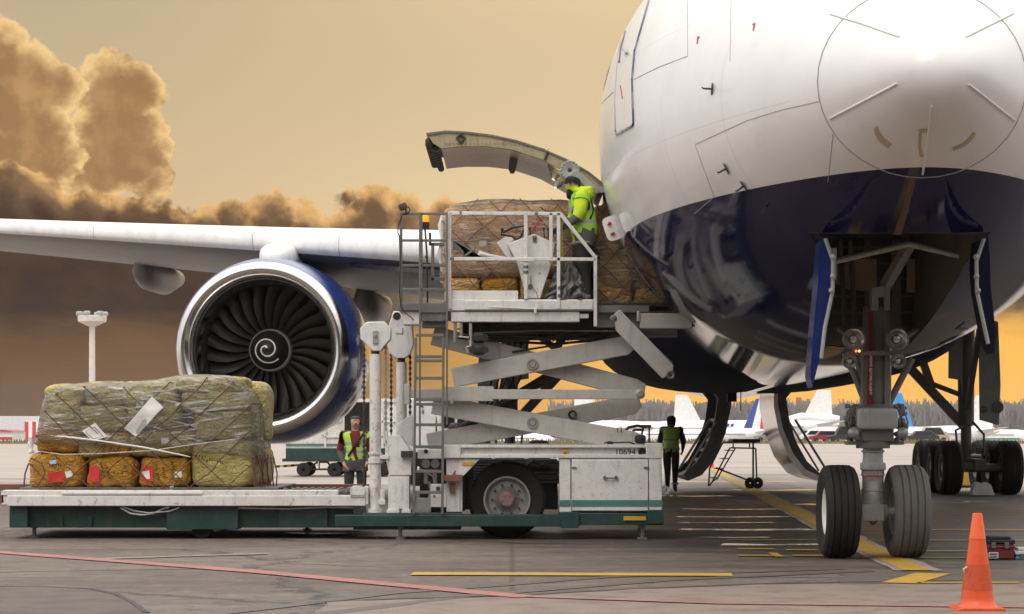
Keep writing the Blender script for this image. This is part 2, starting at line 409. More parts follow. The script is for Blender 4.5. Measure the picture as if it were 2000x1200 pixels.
class MB:
    def __init__(self): self.v, self.f, self.mi, self._m = [], [], [], 0
    def _add(self, vs, fs):
        n = len(self.v); self.v += [Vector(p) for p in vs]
        self.f += [tuple(i + n for i in q) for q in fs]; self.mi += [self._m] * len(fs)
        return self
    def mat(self, i): self._m = i; return self
    def box(self, x0, x1, y0, y1, z0, z1, M4=None):
        vs = [Vector((x, y, z)) for x in (x0, x1) for y in (y0, y1) for z in (z0, z1)]
        if M4: vs = [M4 @ p for p in vs]
        return self._add(vs, [(0, 1, 3, 2), (4, 6, 7, 5), (0, 4, 5, 1), (2, 3, 7, 6), (0, 2, 6, 4), (1, 5, 7, 3)])
    def pbox(self, x0, x1, y0, y1, D0, D1):
        return self.box(WX(x0, D0), WX(x1, D0), D0, D1, WZ(y1, D0), WZ(y0, D0))
    def prism(self, poly, y0, y1):
        """poly of (x,z), extruded along y"""
        n = len(poly)
        a = sum(poly[i][0] * poly[(i + 1) % n][1] - poly[(i + 1) % n][0] * poly[i][1] for i in range(n))
        if a < 0: poly = poly[::-1]
        vs = [(x, y0, z) for x, z in poly] + [(x, y1, z) for x, z in poly]
        fs = [tuple(range(n)), tuple(range(2 * n - 1, n - 1, -1))]
        fs += [(i, i + n, (i + 1) % n + n, (i + 1) % n) for i in range(n)]
        return self._add(vs, fs)
    def pprism(self, poly, D0, D1): return self.prism([(WX(a, D0), WZ(b, D0)) for a, b in poly], D0, D1)
    def bar(self, p0, p1, w, h, up=Vector((0, 0, 1))):
        p0, p1 = Vector(p0), Vector(p1); a, b = frame(p1 - p0, up)
        vs = [p + a * sx * w / 2 + b * sz * h / 2 for p in (p0, p1) for sx, sz in ((-1, -1), (1, -1), (1, 1), (-1, 1))]
        return self._add(vs, [(3, 2, 1, 0), (4, 5, 6, 7), (0, 1, 5, 4), (1, 2, 6, 5), (2, 3, 7, 6), (3, 0, 4, 7)])
    def tube(self, pts, r, seg=8, cap=True, closed=False):
        pts = [Vector(p) for p in pts]; n = len(pts)
        rs = r if isinstance(r, (list, tuple)) else [r] * n
        base = len(self.v); prev = None; vs = []
        for i, p in enumerate(pts):
            if closed: d = pts[(i + 1) % n] - pts[i - 1]
            else: d = pts[min(i + 1, n - 1)] - pts[max(i - 1, 0)]
            if d.length < 1e-9: d = Vector((0, 0, 1))
            if prev is None: a, b = frame(d)
            else:
                a = (prev - d.normalized() * prev.dot(d.normalized()))
                a = a.normalized() if a.length > 1e-6 else frame(d)[0]
                b = a.cross(d.normalized()).normalized()
            prev = a
            for k in range(seg):
                t = 2 * math.pi * k / seg
                vs.append(p + (a * math.cos(t) + b * math.sin(t)) * rs[i])
        fs = []
        for i in range(n if closed else n - 1):
            j = (i + 1) % n
            for k in range(seg):
                k2 = (k + 1) % seg
                fs.append((i * seg + k, j * seg + k, j * seg + k2, i * seg + k2))
        if cap and not closed:
            fs.append(tuple(range(seg))); fs.append(tuple((n - 1) * seg + k for k in range(seg - 1, -1, -1)))
        return self._add(vs, fs)
    def ptube(self, pts, D, r, seg=8): return self.tube([W(a, b, D) for a, b in pts], r, seg)
    def cyl(self, p0, p1, r, r1=None, seg=20): return self.tube([p0, p1], [r, r if r1 is None else r1], seg)
    def lathe(self, prof, c, axis, seg=32, closed=False):
        """prof list of (radius, offset along axis)"""
        c, ax = Vector(c), Vector(axis).normalized(); a, b = frame(ax)
        vs, fs, n = [], [], len(prof)
        for r, t in prof:
            for k in range(seg):
                th = 2 * math.pi * k / seg
                vs.append(c + ax * t + (a * math.cos(th) + b * math.sin(th)) * r)
        for i in range(n if closed else n - 1):
            j = (i + 1) % n
            for k in range(seg):
                k2 = (k + 1) % seg
                fs.append((i * seg + k, i * seg + k2, j * seg + k2, j * seg + k))
        return self._add(vs, fs)
    def ball(self, c, r, seg=14, sc=(1, 1, 1)):
        c = Vector(c); prof = [(math.sin(math.pi * i / 10) * r, -math.cos(math.pi * i / 10) * r) for i in range(11)]
        n0 = len(self.v); self.lathe(prof, (0, 0, 0), (0, 0, 1), seg)
        for i in range(n0, len(self.v)):
            p = self.v[i]; self.v[i] = Vector((p.x * sc[0], p.y * sc[1], p.z * sc[2])) + c
        return self
    def grid(self, fn, nu, nv, flip=False):
        vs = [fn(i / nu, j / nv) for i in range(nu + 1) for j in range(nv + 1)]
        fs = []
        for i in range(nu):
            for j in range(nv):
                q = (i * (nv + 1) + j, (i + 1) * (nv + 1) + j, (i + 1) * (nv + 1) + j + 1, i * (nv + 1) + j + 1)
                fs.append(q[::-1] if flip else q)
        return self._add(vs, fs)
    def rbox(self, c, h, k=6.0, n=10, fn=None):
        """rounded box: centre c, half sizes h, fn(point, unit) -> point"""
        c, h = Vector(c), Vector(h); idx, vs, fs = {}, [], []
        def vid(p):
            key = tuple(round(t * n) for t in p)
            if key not in idx:
                idx[key] = len(vs); q = Vector(p)
                ln = (abs(q.x) ** k + abs(q.y) ** k + abs(q.z) ** k) ** (1 / k)
                un = q / ln; w = Vector((c.x + un.x * h.x, c.y + un.y * h.y, c.z + un.z * h.z))
                vs.append(fn(w, un) if fn else w)
            return idx[key]
        st = [-1 + 2 * i / n for i in range(n + 1)]
        for ax in range(3):
            for sgn in (-1, 1):
                for i in range(n):
                    for j in range(n):
                        def P(a, b):
                            p = [0, 0, 0]; p[ax] = sgn; p[(ax + 1) % 3] = a; p[(ax + 2) % 3] = b
                            return p
                        q = [vid(P(st[i], st[j])), vid(P(st[i + 1], st[j])), vid(P(st[i + 1], st[j + 1])), vid(P(st[i], st[j + 1]))]
                        fs.append(tuple(q if sgn > 0 else q[::-1]))
        return self._add(vs, fs)
    def build(self, name, mats, parent=None, bevel=0.0, smooth=True, local=False, sub=0, ang=35):
        me = bpy.data.meshes.new(name)
        if parent is not None and not local:
            inv = chain_matrix(parent).inverted()
            vs = [inv @ p for p in self.v]
        else: vs = self.v
        me.from_pydata([tuple(p) for p in vs], [], self.f)
        for m in (mats if isinstance(mats, (list, tuple)) else [mats]): me.materials.append(m)
        if any(self.mi):
            for p, i in zip(me.polygons, self.mi): p.material_index = i
        if smooth:
            me.shade_smooth(); me.set_sharp_from_angle(angle=R(ang))
        me.update()
        o = bpy.data.objects.new(name, me); COL.objects.link(o)
        if parent is not None: o.parent = parent
        if bevel:
            b = o.modifiers.new("bevel", 'BEVEL'); b.width = bevel; b.segments = 2; b.limit_method = 'ANGLE'; b.angle_limit = R(40)
            b.harden_normals = False
        if sub:
            s = o.modifiers.new("sub", 'SUBSURF'); s.levels = s.render_levels = sub
        return o
def text_mesh(body, size, mb, M4, depth=0.002):
    """add the letters of body to mb, in the plane x-z of M4"""
    cu = bpy.data.curves.new("txt", 'FONT'); cu.body = body; cu.size = size; cu.align_x = 'CENTER'; cu.align_y = 'CENTER'; cu.resolution_u = 3
    ob = bpy.data.objects.new("txt", cu); COL.objects.link(ob)
    dg = bpy.context.evaluated_depsgraph_get(); dg.update()
    me = ob.evaluated_get(dg).to_mesh()
    R90 = Matrix.Rotation(R(90), 4, 'X')
    mb._add([M4 @ (R90 @ v.co) for v in me.vertices], [tuple(p.vertices) for p in me.polygons])
    ob.evaluated_get(dg).to_mesh_clear()
    bpy.data.objects.remove(ob); bpy.data.curves.remove(cu)
def structure(o): o['kind'] = 'structure'; return o
def stuff(o): o['kind'] = 'stuff'; return o
# ------------------------------------------------------------------ ground
def ground_mat():
    m = bpy.data.materials.new('apron_surface'); m.use_nodes = True
    nt = m.node_tree; b = nt.nodes['Principled BSDF']
    tc = nt.nodes.new('ShaderNodeTexCoord'); o = tc.outputs['Object']
    x, y, z = sep(nt, o)
    big = nz(nt, xyz(nt, x * 0.5, y * 0.9, 0.0), 0.35, 7, 0.62)
    med = nz(nt, o, 1.6, 8, 0.7)
    band = nz(nt, xyz(nt, x * 0.22, y * 1.5, 6.0), 1.3, 8, 0.68)
    fin = nz(nt, o, 26.0, 6, 0.75)
    grit = nz(nt, o, 120.0, 3, 0.7)
    asp = mixc(nt, big.step(0.32, 0.68), (0.172, 0.134, 0.103), (0.114, 0.088, 0.067))
    asp = mixc(nt, med.step(0.50, 0.78) * 0.5, asp, (0.055, 0.047, 0.041))
    blo = nz(nt, o, 4.2, 7, 0.72)
    asp = mixc(nt, blo.step(0.50, 0.62) * 0.75, asp, (0.075, 0.060, 0.049))
    asp = mixc(nt, blo.step(0.44, 0.36) * 0.6, asp, (0.23, 0.185, 0.146))
    asp = mixc(nt, band.step(0.48, 0.70) * 0.60, asp, (0.062, 0.050, 0.041))
    asp = mixc(nt, band.step(0.46, 0.30) * 0.45, asp, (0.20, 0.162, 0.128))
    asp = mixc(nt, fin.step(0.52, 0.72) * 0.35, asp, (0.21, 0.185, 0.16))
    asp = mixc(nt, grit.step(0.62, 0.72) * 0.45, asp, (0.27, 0.24, 0.21))
    asp = mixc(nt, grit.step(0.36, 0.28) * 0.45, asp, (0.05, 0.043, 0.037))
    # concrete slabs farther out on the apron
    con = mixc(nt, big.step(0.3, 0.7), (0.40, 0.345, 0.30), (0.33, 0.285, 0.25))
    con = mixc(nt, nz(nt, xyz(nt, x * 0.06, y * 0.35, 2.0), 1.0, 6, 0.6).step(0.50, 0.72) * 0.7, con, (0.19, 0.165, 0.145))
    edge = y + (big - 0.5) * 9.0 - x * 0.25
    far = edge.step(47.0, 58.0)
    # damp area under the aircraft, with its shade painted into the colour too
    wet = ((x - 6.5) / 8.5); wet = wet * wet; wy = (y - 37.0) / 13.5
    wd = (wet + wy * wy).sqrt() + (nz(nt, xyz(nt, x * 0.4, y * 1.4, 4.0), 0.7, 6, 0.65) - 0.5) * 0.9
    damp_shade = wd.step(1.05, 0.75)
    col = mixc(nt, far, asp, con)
    col = mixc(nt, damp_shade * 0.80, col, (0.030, 0.024, 0.020))
    # oil spots and long scuffs
    sc = nz(nt, xyz(nt, x * 0.35 + y * 0.05, y * 3.5, 9.0), 1.2, 6, 0.7)
    col = mixc(nt, sc.step(0.60, 0.72) * 0.35, col, (0.045, 0.039, 0.034))
    v = nt.nodes.new('ShaderNodeTexVoronoi'); v.inputs['Scale'].default_value = 0.55; nt.links.new(o, v.inputs['Vector'])
    sp = X(nt, v.outputs['Distance'])
    col = mixc(nt, sp.step(0.10, 0.05) * 0.6, col, (0.04, 0.035, 0.03))
    cr = nt.nodes.new('ShaderNodeTexVoronoi'); cr.feature = 'DISTANCE_TO_EDGE'; cr.inputs['Scale'].default_value = 0.16
    cw_ = nt.nodes.new('ShaderNodeVectorMath'); cw_.operation = 'ADD'; nt.links.new(o, cw_.inputs[0]); nt.links.new(xyz(nt, med * 1.4, big * 1.4, 0.0), cw_.inputs[1]); nt.links.new(cw_.outputs[0], cr.inputs['Vector'])
    col = mixc(nt, X(nt, cr.outputs['Distance']).step(0.008, 0.003) * far.inv() * 0.8, col, (0.035, 0.029, 0.025))
    # slab joints
    jn = nt.nodes.new('ShaderNodeTexBrick'); jn.inputs['Scale'].default_value = 1.0
    jn.inputs['Brick Width'].default_value = 7.5; jn.inputs['Row Height'].default_value = 7.5; jn.offset = 0.0
    jn.inputs['Mortar Size'].default_value = 0.035; jn.inputs['Mortar Smooth'].default_value = 0.4
    nt.links.new(o, jn.inputs['Vector'])
    col = mixc(nt, X(nt, jn.outputs['Fac']) * 0.55, col, (0.05, 0.043, 0.037))
    nt.links.new(col, b.inputs['Base Color'])
    r = damp_shade.inv() * 0.30 + med * 0.30 + 0.30
    nt.links.new(r.s, b.inputs['Roughness'])
    bn = nt.nodes.new('ShaderNodeBump'); bn.inputs['Strength'].default_value = 0.5; bn.inputs['Distance'].default_value = 0.012
    nt.links.new((fin + grit * 0.5).s, bn.inputs['Height']); nt.links.new(bn.outputs[0], b.inputs['Normal'])
    return m
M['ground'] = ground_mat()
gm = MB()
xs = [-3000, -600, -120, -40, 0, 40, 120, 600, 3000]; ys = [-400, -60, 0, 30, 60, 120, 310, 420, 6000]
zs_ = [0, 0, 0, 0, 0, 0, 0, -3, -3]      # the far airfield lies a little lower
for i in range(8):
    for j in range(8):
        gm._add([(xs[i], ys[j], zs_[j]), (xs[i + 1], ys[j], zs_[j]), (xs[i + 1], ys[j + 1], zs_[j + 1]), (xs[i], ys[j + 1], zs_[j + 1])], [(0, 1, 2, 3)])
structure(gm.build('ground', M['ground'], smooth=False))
def worn_line(name, col, wear=0.5):
    m = bpy.data.materials.new(name); m.use_nodes = True
    nt = m.node_tree; b = nt.nodes['Principled BSDF']
    tc = nt.nodes.new('ShaderNodeTexCoord'); o = tc.outputs['Object']
    n1 = nz(nt, o, 9.0, 8, 0.75); n2 = nz(nt, o, 1.5, 5, 0.6); n3 = nz(nt, o, 60.0, 4, 0.7)
    c = mixc(nt, n2.step(0.3, 0.7) * 0.4, col, tuple(k * 0.6 for k in col))
    c = mixc(nt, n1.step(0.50, 0.66) * wear, c, (0.10, 0.085, 0.072))
    c = mixc(nt, n3.step(0.55, 0.7) * wear * 0.6, c, (0.11, 0.095, 0.08))
    nt.links.new(c, b.inputs['Base Color']); b.inputs['Roughness'].default_value = 0.6
    return m
M['ln_yellow'] = worn_line('worn_yellow_line_paint', (0.52, 0.31, 0.035), 0.5)
M['ln_white'] = worn_line('worn_white_line_paint', (0.34, 0.31, 0.28), 1.0)
M['ln_red'] = worn_line('worn_red_line_paint', (0.40, 0.15, 0.125), 0.85)
M['ln_pale'] = worn_line('faded_pale_line', (0.26, 0.23, 0.18), 0.8)
M['patch'] = paint('dark_asphalt_patch', (0.105, 0.082, 0.065), 0.75, grime=0.7, dirt=(0.055, 0.046, 0.038), scale=2.4, bump=0.4, bscale=30, spots=0.7, vary=0.3)
M['pink_concrete'] = paint('pinkish_concrete', (0.20, 0.152, 0.124), 0.7, grime=0.65, dirt=(0.11, 0.09, 0.075), scale=2.2, bump=0.4, bscale=40, spots=0.8, vary=0.25)
M['puddle'] = paint('standing_water', (0.55, 0.54, 0.52), 0.25, grime=0.0, vary=0.05, coat=0.25)  # pale base colour paints the white sky glint onto the water
M['tyre_mark'] = worn_line('old_tyre_mark', (0.105, 0.087, 0.072), 1.0)
def strip(name, pts, w, m, z, wob=0.0):
    """painted strip on the ground along ground points"""
    mb = MB(); pts = [Vector((p[0], p[1], 0)) for p in pts]; dense = []
    for a, b in zip(pts, pts[1:]):
        k = max(1, int((b - a).length / 0.6))
        dense += [a.lerp(b, i / k) for i in range(k)]
    dense.append(pts[-1]); vs = []
    for i, p in enumerate(dense):
        d = (dense[min(i + 1, len(dense) - 1)] - dense[max(i - 1, 0)]).normalized(); n = Vector((-d.y, d.x, 0))
        e = wob * (noise.noise(p * 1.7)); e2 = wob * (noise.noise(p * 1.7 + Vector((9, 3, 1))))
        vs += [p + n * (w / 2 + e) + Vector((0, 0, z)), p - n * (w / 2 + e2) + Vector((0, 0, z))]
    fs = [(2 * i, 2 * i + 1, 2 * i + 3, 2 * i + 2) for i in range(len(dense) - 1)]
    mb._add(vs, fs); return structure(mb.build(name, m, smooth=False))
def blot(name, pts, m, z):
    """irregular ground patch from ground outline points"""
    mb = MB(); n = len(pts); vs = []
    for i in range(n):
        a, b = Vector((*pts[i][:2], 0)), Vector((*pts[(i + 1) % n][:2], 0))
        k = max(2, int((b - a).length / 0.35))
        for j in range(k):
            p = a.lerp(b, j / k); q = Vector((noise.noise(p * 2.3), noise.noise(p * 2.3 + Vector((5, 5, 5))), 0))
            vs.append(p + q * 0.10 + Vector((0, 0, z)))
    mb._add(vs, [tuple(range(len(vs)))]); return structure(mb.build(name, m, smooth=False))
# asphalt patch bottom left and the pale strip of concrete along the near edge on the right
blot('asphalt_patch', [G(-150, 1146), G(60, 1146), G(180, 1151), G(250, 1172), G(285, 1200), G(300, 1240), G(-150, 1240)], M['patch'], 0.004)
blot('concrete_strip', [G(640, 1176), G(1000, 1166), G(1240, 1152), G(1500, 1142), G(2100, 1136), G(2100, 1260), G(560, 1260)], M['pink_concrete'], 0.004)
blot('asphalt_patch', [G(1640, 1122), G(1930, 1118), G(2060, 1126), G(2060, 1140), G(1640, 1142)], M['patch'], 0.005)
lead = [G(1792, 1116), G(1690, 1070), G(1590, 1018), G(1465, 955), G(1390, 915), G(1330, 885)]
strip('lead_in_line_border', lead, 0.50, M['ln_white'], 0.008, 0.06)
strip('lead_in_line', lead, 0.32, M['ln_yellow'], 0.012, 0.02)
strip('yellow_stop_line', [G(805, 1122.5), G(1430, 1124.5)], 0.44, M['ln_yellow'], 0.012, 0.015)
strip('yellow_marking', [G(1757, 1141), G(1822, 1122)], 0.36, M['ln_yellow'], 0.012, 0.01)
strip('yellow_marking', [G(1790, 1140), G(1990, 1140)], 0.13, M['ln_yellow'], 0.012, 0.01)
for a, b, y, w in ((1440, 1512, 1074, .2), (1440, 1525, 1087, .22), (1535, 1596, 1076, .22), (1548, 1622, 1087, .2), (1420, 1600, 1056, .10),
                   (1680, 2000, 1057, .14), (1700, 1900, 1078, .16), (1680, 2000, 1091, .12), (1600, 2000, 1036, .12)):
    strip('yellow_marking', [G(a, y), G(b, y)], w, M['ln_yellow'], 0.013, 0.012)
strip('yellow_marking', [G(1508, 1082), G(1524, 1090)], 0.1, M['ln_yellow'], 0.016)
strip('red_clearance_line', [G(-40, 1077), G(500, 1118), G(1030, 1168)], 0.30, M['ln_red'], 0.010, 0.03)
strip('red_clearance_line', [G(1030, 1168), G(1400, 1181), G(2100, 1190)], 0.10, M['ln_red'], 0.014, 0.03)
strip('red_clearance_line', [G(1690, 1041), G(2100, 1036)], 0.12, M['ln_red'], 0.009, 0.02)
strip('faded_marking', [G(160, 1094), G(350, 1088), G(520, 1083)], 0.22, M['ln_pale'], 0.009, 0.06)
M['tar'] = worn_line('tar_seam', (0.03, 0.025, 0.022), 0.7)
for pts in ([G(600, 1178), G(760, 1171), G(1010, 1164), G(1240, 1151), G(1500, 1141), G(1930, 1134)], [G(-60, 1147), G(60, 1146), G(180, 1151), G(230, 1162), G(285, 1198)], [G(880, 1055), G(1020, 1062), G(1190, 1062)]):
    strip('tar_seam', pts, 0.055, M['tar'], 0.0075, 0.05)
strip('pale_guide_line', [G(-60, 936), G(330, 936)], 0.5, M['ln_white'], 0.009, 0.1)
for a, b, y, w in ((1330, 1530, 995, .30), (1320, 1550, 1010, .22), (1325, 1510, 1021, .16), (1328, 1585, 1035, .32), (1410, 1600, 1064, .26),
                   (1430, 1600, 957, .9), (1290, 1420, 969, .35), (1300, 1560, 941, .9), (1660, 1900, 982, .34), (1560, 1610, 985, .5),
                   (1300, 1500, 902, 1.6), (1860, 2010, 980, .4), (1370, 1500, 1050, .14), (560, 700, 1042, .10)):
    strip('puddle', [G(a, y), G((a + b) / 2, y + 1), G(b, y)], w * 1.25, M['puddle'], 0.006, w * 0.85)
for pts, w in (([G(300, 1215), G(760, 1160), G(1180, 1128), G(1640, 1112)], .22), ([G(520, 1215), G(900, 1166), G(1300, 1134), G(1700, 1116)], .22)):
    strip('tyre_mark', pts, w, M['tyre_mark'], 0.006, 0.06)
# verge of dry grass at the far edge of the apron
M['dry_grass'] = paint('dry_grass_verge', (0.20, 0.165, 0.085), 0.9, grime=0.5, dirt=(0.10, 0.09, 0.05), scale=0.6)
vb = MB(); random.seed(3)
vb.box(-700, 900, 255, 312, -0.5, 0.06)
for i in range(3500):
    x = random.uniform(-140, 150); y = random.uniform(254.8, 272); h = random.uniform(0.2, 0.7)
    vb._add([(x, y, 0), (x + 0.35, y, 0), (x + random.uniform(-.2, .5), y, h)], [(0, 1, 2)])
stuff(vb.build('grass_verge', M['dry_grass'], smooth=False))

# ------------------------------------------------------------------ far wood beyond the airfield
M['bark_far'] = paint('bare_winter_wood', (0.20, 0.185, 0.18), 0.9, grime=0.3, scale=0.05)
tb = MB(); random.seed(11)
for i in range(1000):
    x = random.uniform(15, 300); y = random.uniform(850, 960)
    h = random.uniform(14.0, 17.5) + 1.0 * noise.noise(Vector((x * 0.05, 0, 0))); w = random.uniform(2.0, 4.5)
    n0 = len(tb.v); tb._add([(x - .2, y, 0), (x + .2, y, 0), (x + .08, y, h * .8), (x - .08, y, h * .8)], [(0, 1, 2, 3)])
    for k in range(44):
        t = random.random(); z0 = h * (0.05 + 0.80 * t); cw = w * (1 - 0.5 * t) * random.uniform(-1, 1); cy = random.uniform(-w, w)
        L_ = random.uniform(1.2, 4.0); s = random.uniform(.12, .42); ln_ = random.uniform(-.35, .35) * L_
        tb._add([(x + cw - s, y + cy, z0), (x + cw + s, y + cy, z0), (x + cw + s * .5 + ln_, y + cy, min(h, z0 + L_)), (x + cw - s * .4 + ln_, y + cy, min(h, z0 + L_))], [(0, 1, 2, 3)])
    for i_ in range(n0, len(tb.v)): tb.v[i_].z -= 3.0
stuff(tb.build('woods', M['bark_far'], smooth=False))

# ------------------------------------------------------------------ parked airliners, vehicles and buildings in the distance
def airliner(name, label, px, base, D, length, heading, tail_mats, stripe=None, belly=None, fin_h=1.0, group='airliners parked across the apron', trijet=False, mark=None, span=0.48):
    """side-on parked airliner; px is where its nose stands; heading +1 nose to the east"""
    g = W(px, base, D); g.z = -3.0
    t = thing(name, label, 'airplane', g, 0, group)
    L, r = length, length * 0.052
    zc = r + 0.042 * L - 3.0
    prof = [(0.02, 0), (0.35, .012), (0.65, .035), (0.9, .075), (1, .13), (1, .62), (.92, .74), (.70, .86), (.40, .96), (.12, 1.0)]
    s = -heading
    fb = MB(); vs, fs, seg = [], [], 18
    for k, (rr, u) in enumerate(prof):
        for j in range(seg):
            th = 2 * math.pi * j / seg; lift = max(0, (u - .62)) * r * 1.6
            vs.append((g.x + s * u * L, g.y + math.cos(th) * r * rr, zc + lift + math.sin(th) * r * rr))
    for k in range(len(prof) - 1):
        for j in range(seg):
            q = (k * seg + j, (k + 1) * seg + j, (k + 1) * seg + (j + 1) % seg, k * seg + (j + 1) % seg)
            fs.append(q if s < 0 else q[::-1])
    fb._add(vs, fs)
    fus = fb.build('fuselage', M['planewhite'], t, ang=60)
    wb = MB(); xa, xb = sorted((g.x + s * .16 * L, g.x + s * .81 * L)); wb.box(xa, xb, g.y - r * 1.02, g.y - r * .9, zc + r * .26, zc + r * .38)
    wb.build('window_line', M['gear'], fus, smooth=False)
    cb = MB(); cx = g.x + s * .032 * L
    cb.box(cx - .6, cx + .6, g.y - r * .5, g.y + r * .5, zc + r * .42, zc + r * .62)
    cb.build('cockpit_window', M['glassdark'], fus, smooth=False)
    if stripe:
        sb = MB(); sb.box(min(g.x + s * .12 * L, g.x + s * .8 * L), max(g.x + s * .12 * L, g.x + s * .8 * L), g.y - r * 1.02, g.y + r * 1.02, zc - r * .30, zc - r * .08)
        sb.build('cheatline', stripe, fus, smooth=False)
    if belly:
        sb = MB(); sb.tube([(g.x + s * .10 * L, g.y, zc - r * .12), (g.x + s * .5 * L, g.y, zc - r * .12), (g.x + s * .80 * L, g.y, zc - r * .05)], [r * .93, r * .97, r * .75], 16)
        sb.build('painted_belly', belly, fus)
    fh = 0.165 * L * fin_h; zf = zc + r * 0.85
    fin = [(.80, 0), (.885, fh), (.955, fh), (.965, 0)]
    n = len(tail_mats)
    for i, m in enumerate(tail_mats):
        a, b = i / n, (i + 1) / n
        lo = (.80 + .165 * a, .80 + .165 * b); hi = (.885 + .07 * a, .885 + .07 * b)
        q = MB(); q.prism([(g.x + s * lo[0] * L, zf), (g.x + s * hi[0] * L, zf + fh), (g.x + s * hi[1] * L, zf + fh), (g.x + s * lo[1] * L, zf)], g.y - .22, g.y + .22)
        q.build('tail_fin' if i == 0 else 'fin_band', m, t)
    if trijet:
        q = MB(); q.tube([(g.x + s * .74 * L, g.y, zf + .6), (g.x + s * .80 * L, g.y, zf + 1.1), (g.x + s * .95 * L, g.y, zf + .9), (g.x + s * 1.0 * L, g.y, zf + .7)], [.9, 1.25, 1.15, .8], 14)
        q.build('tail_engine', M['planewhite'], t)
    for sd in (-1, 1):
        q = MB(); root = Vector((g.x + s * .40 * L, g.y + sd * r * .6, zc - r * .55)); tip = Vector((g.x + s * .60 * L, g.y + sd * span * L, zc + r * .5)); c0, c1 = .20 * L, .05 * L
        q._add([root, root + Vector((s * c0, 0, .1)), tip + Vector((s * c1, 0, 0)), tip, root + Vector((s * c0 * .3, 0, -.02 * L)), tip + Vector((s * c1 * .4, 0, -.3))],
               [(0, 1, 2, 3), (0, 4, 5, 3), (4, 1, 2, 5)])
        q.build('wing', M['planewhite'], t, smooth=False)
        q = MB(); root = Vector((g.x + s * .86 * L, g.y + sd * r * .2, zf - r * .3)); tip = Vector((g.x + s * .97 * L, g.y + sd * .18 * L, zf + .2))
        q._add([root, root + Vector((s * .10 * L, 0, 0)), tip + Vector((s * .04 * L, 0, 0)), tip, root + Vector((s * .03 * L, 0, -.3))], [(0, 1, 2, 3), (0, 4, 3), (4, 1, 2, 3)])
        q.build('tailplane', M['planewhite'], t, smooth=False)
        if not trijet:
            q = MB(); c = Vector((g.x + s * .37 * L, g.y + sd * .17 * L, zc - r * .95))
            q.tube([c, c + Vector((s * .02 * L, 0, 0)), c + Vector((s * .07 * L, 0, .1)), c + Vector((s * .10 * L, 0, .15))], [.85 * r * .5, r * .52, r * .46, r * .25], 14)
            q.build('engine', M['planewhite'], t)
        q = MB(); c = Vector((g.x + s * .5 * L, g.y + sd * .07 * L, -3.0))
        q.cyl(c + Vector((0, -.3, .55)), c + Vector((0, .3, .55)), .55); q.build('main_wheel', M['black'], t)
        q = MB(); q.cyl(c + Vector((0, 0, .5)), Vector((c.x, c.y, zc - r)), .15, seg=8); q.build('main_leg', M['gear'], t)
    q = MB(); c = Vector((g.x + s * .12 * L, g.y, -3.0)); q.cyl(c + Vector((0, -.25, .45)), c + Vector((0, .25, .45)), .45); q.build('nose_wheel', M['black'], t)
    q = MB(); q.cyl(c + Vector((0, 0, .4)), Vector((c.x, c.y, zc - r * .9)), .12, seg=8); q.build('nose_leg', M['gear'], t)
    if mark:
        q = MB(); xx = g.x + s * .17 * L
        for k in range(mark):
            x = xx + s * k * .022 * L
            q.prism([(x, zc + r * .50), (x + .25, zc + r * .78), (x + .85, zc + r * .78), (x + .6, zc + r * .50)], g.y - r * .90, g.y - r * .70)
        q.build('titles', M['tailblue'], fus, smooth=False)
    return t
PW = M['planewhite']
airliner('parked_airliner', 'white airliner with blank white tail and navy belly, behind the worker in a dark cap', 1490, 858, 520, 46, 1, [PW, PW], belly=M['tailblue'], mark=5)
airliner('parked_airliner', 'white airliner with swept white tail and engine at the fin base', 1265, 857, 580, 50, -1, [PW, PW], trijet=True)
airliner('parked_airliner', 'white airliner whose tail has navy, white and red bands', 1215, 858, 500, 34, -1, [M['tailblue'], PW, M['tailred']], fin_h=1.25)
airliner('parked_airliner', 'white airliner with blue titles and round nose, behind the front landing gear', 1562, 861, 400, 36, -1, [PW, PW], mark=6)
airliner('parked_airliner', 'white airliner with teal stripe and bright blue tail fin', 2025, 858, 480, 33, 1, [M['skyblue'], M['skyblue']], stripe=M['teal'], fin_h=1.5)
airliner('parked_airliner', 'white airliner with teal stripe partly hidden by the curved gear door', 1640, 857, 620, 48, 1, [PW, PW], stripe=M['teal'])
airliner('parked_airliner', 'airliner with dark blue tail at the edge of the apron, beyond the main wheels', 1900, 858, 450, 17, -1, [M['tailblue'], M['tailblue']], fin_h=2.4, span=.8)
airliner('parked_airliner', 'small white airliner glimpsed through the arms of the lift', 1090, 857, 430, 28, 1, [PW, PW])
random.seed(5)
def car(label, px, D, col, L=4.2, h=1.5):
    g = W(px, 850, D); g.z = 0; t = thing('service_car', label, 'car', g, 0, 'service vehicles in front of the airliners')
    b = MB(); b.prism([(g.x - L / 2, .35), (g.x - L / 2, .8), (g.x - L * .30, .95), (g.x - L * .18, h), (g.x + L * .25, h), (g.x + L * .42, .95), (g.x + L / 2, .85), (g.x + L / 2, .35)], g.y - .85, g.y + .85)
    b.build('body', paint('car_paint', col, 0.35, grime=0.1), t, bevel=.06)
    b = MB(); b.prism([(g.x - L * .27, .98), (g.x - L * .17, h - .1), (g.x + L * .23, h - .1), (g.x + L * .36, .98)], g.y - .86, g.y + .86); b.build('side_window', M['glassdark'], t)
    for s in (-1, 1):
        b = MB(); b.cyl((g.x + s * L * .32, g.y - .88, .33), (g.x + s * L * .32, g.y + .88, .33), .33); b.build('wheel', M['black'], t)
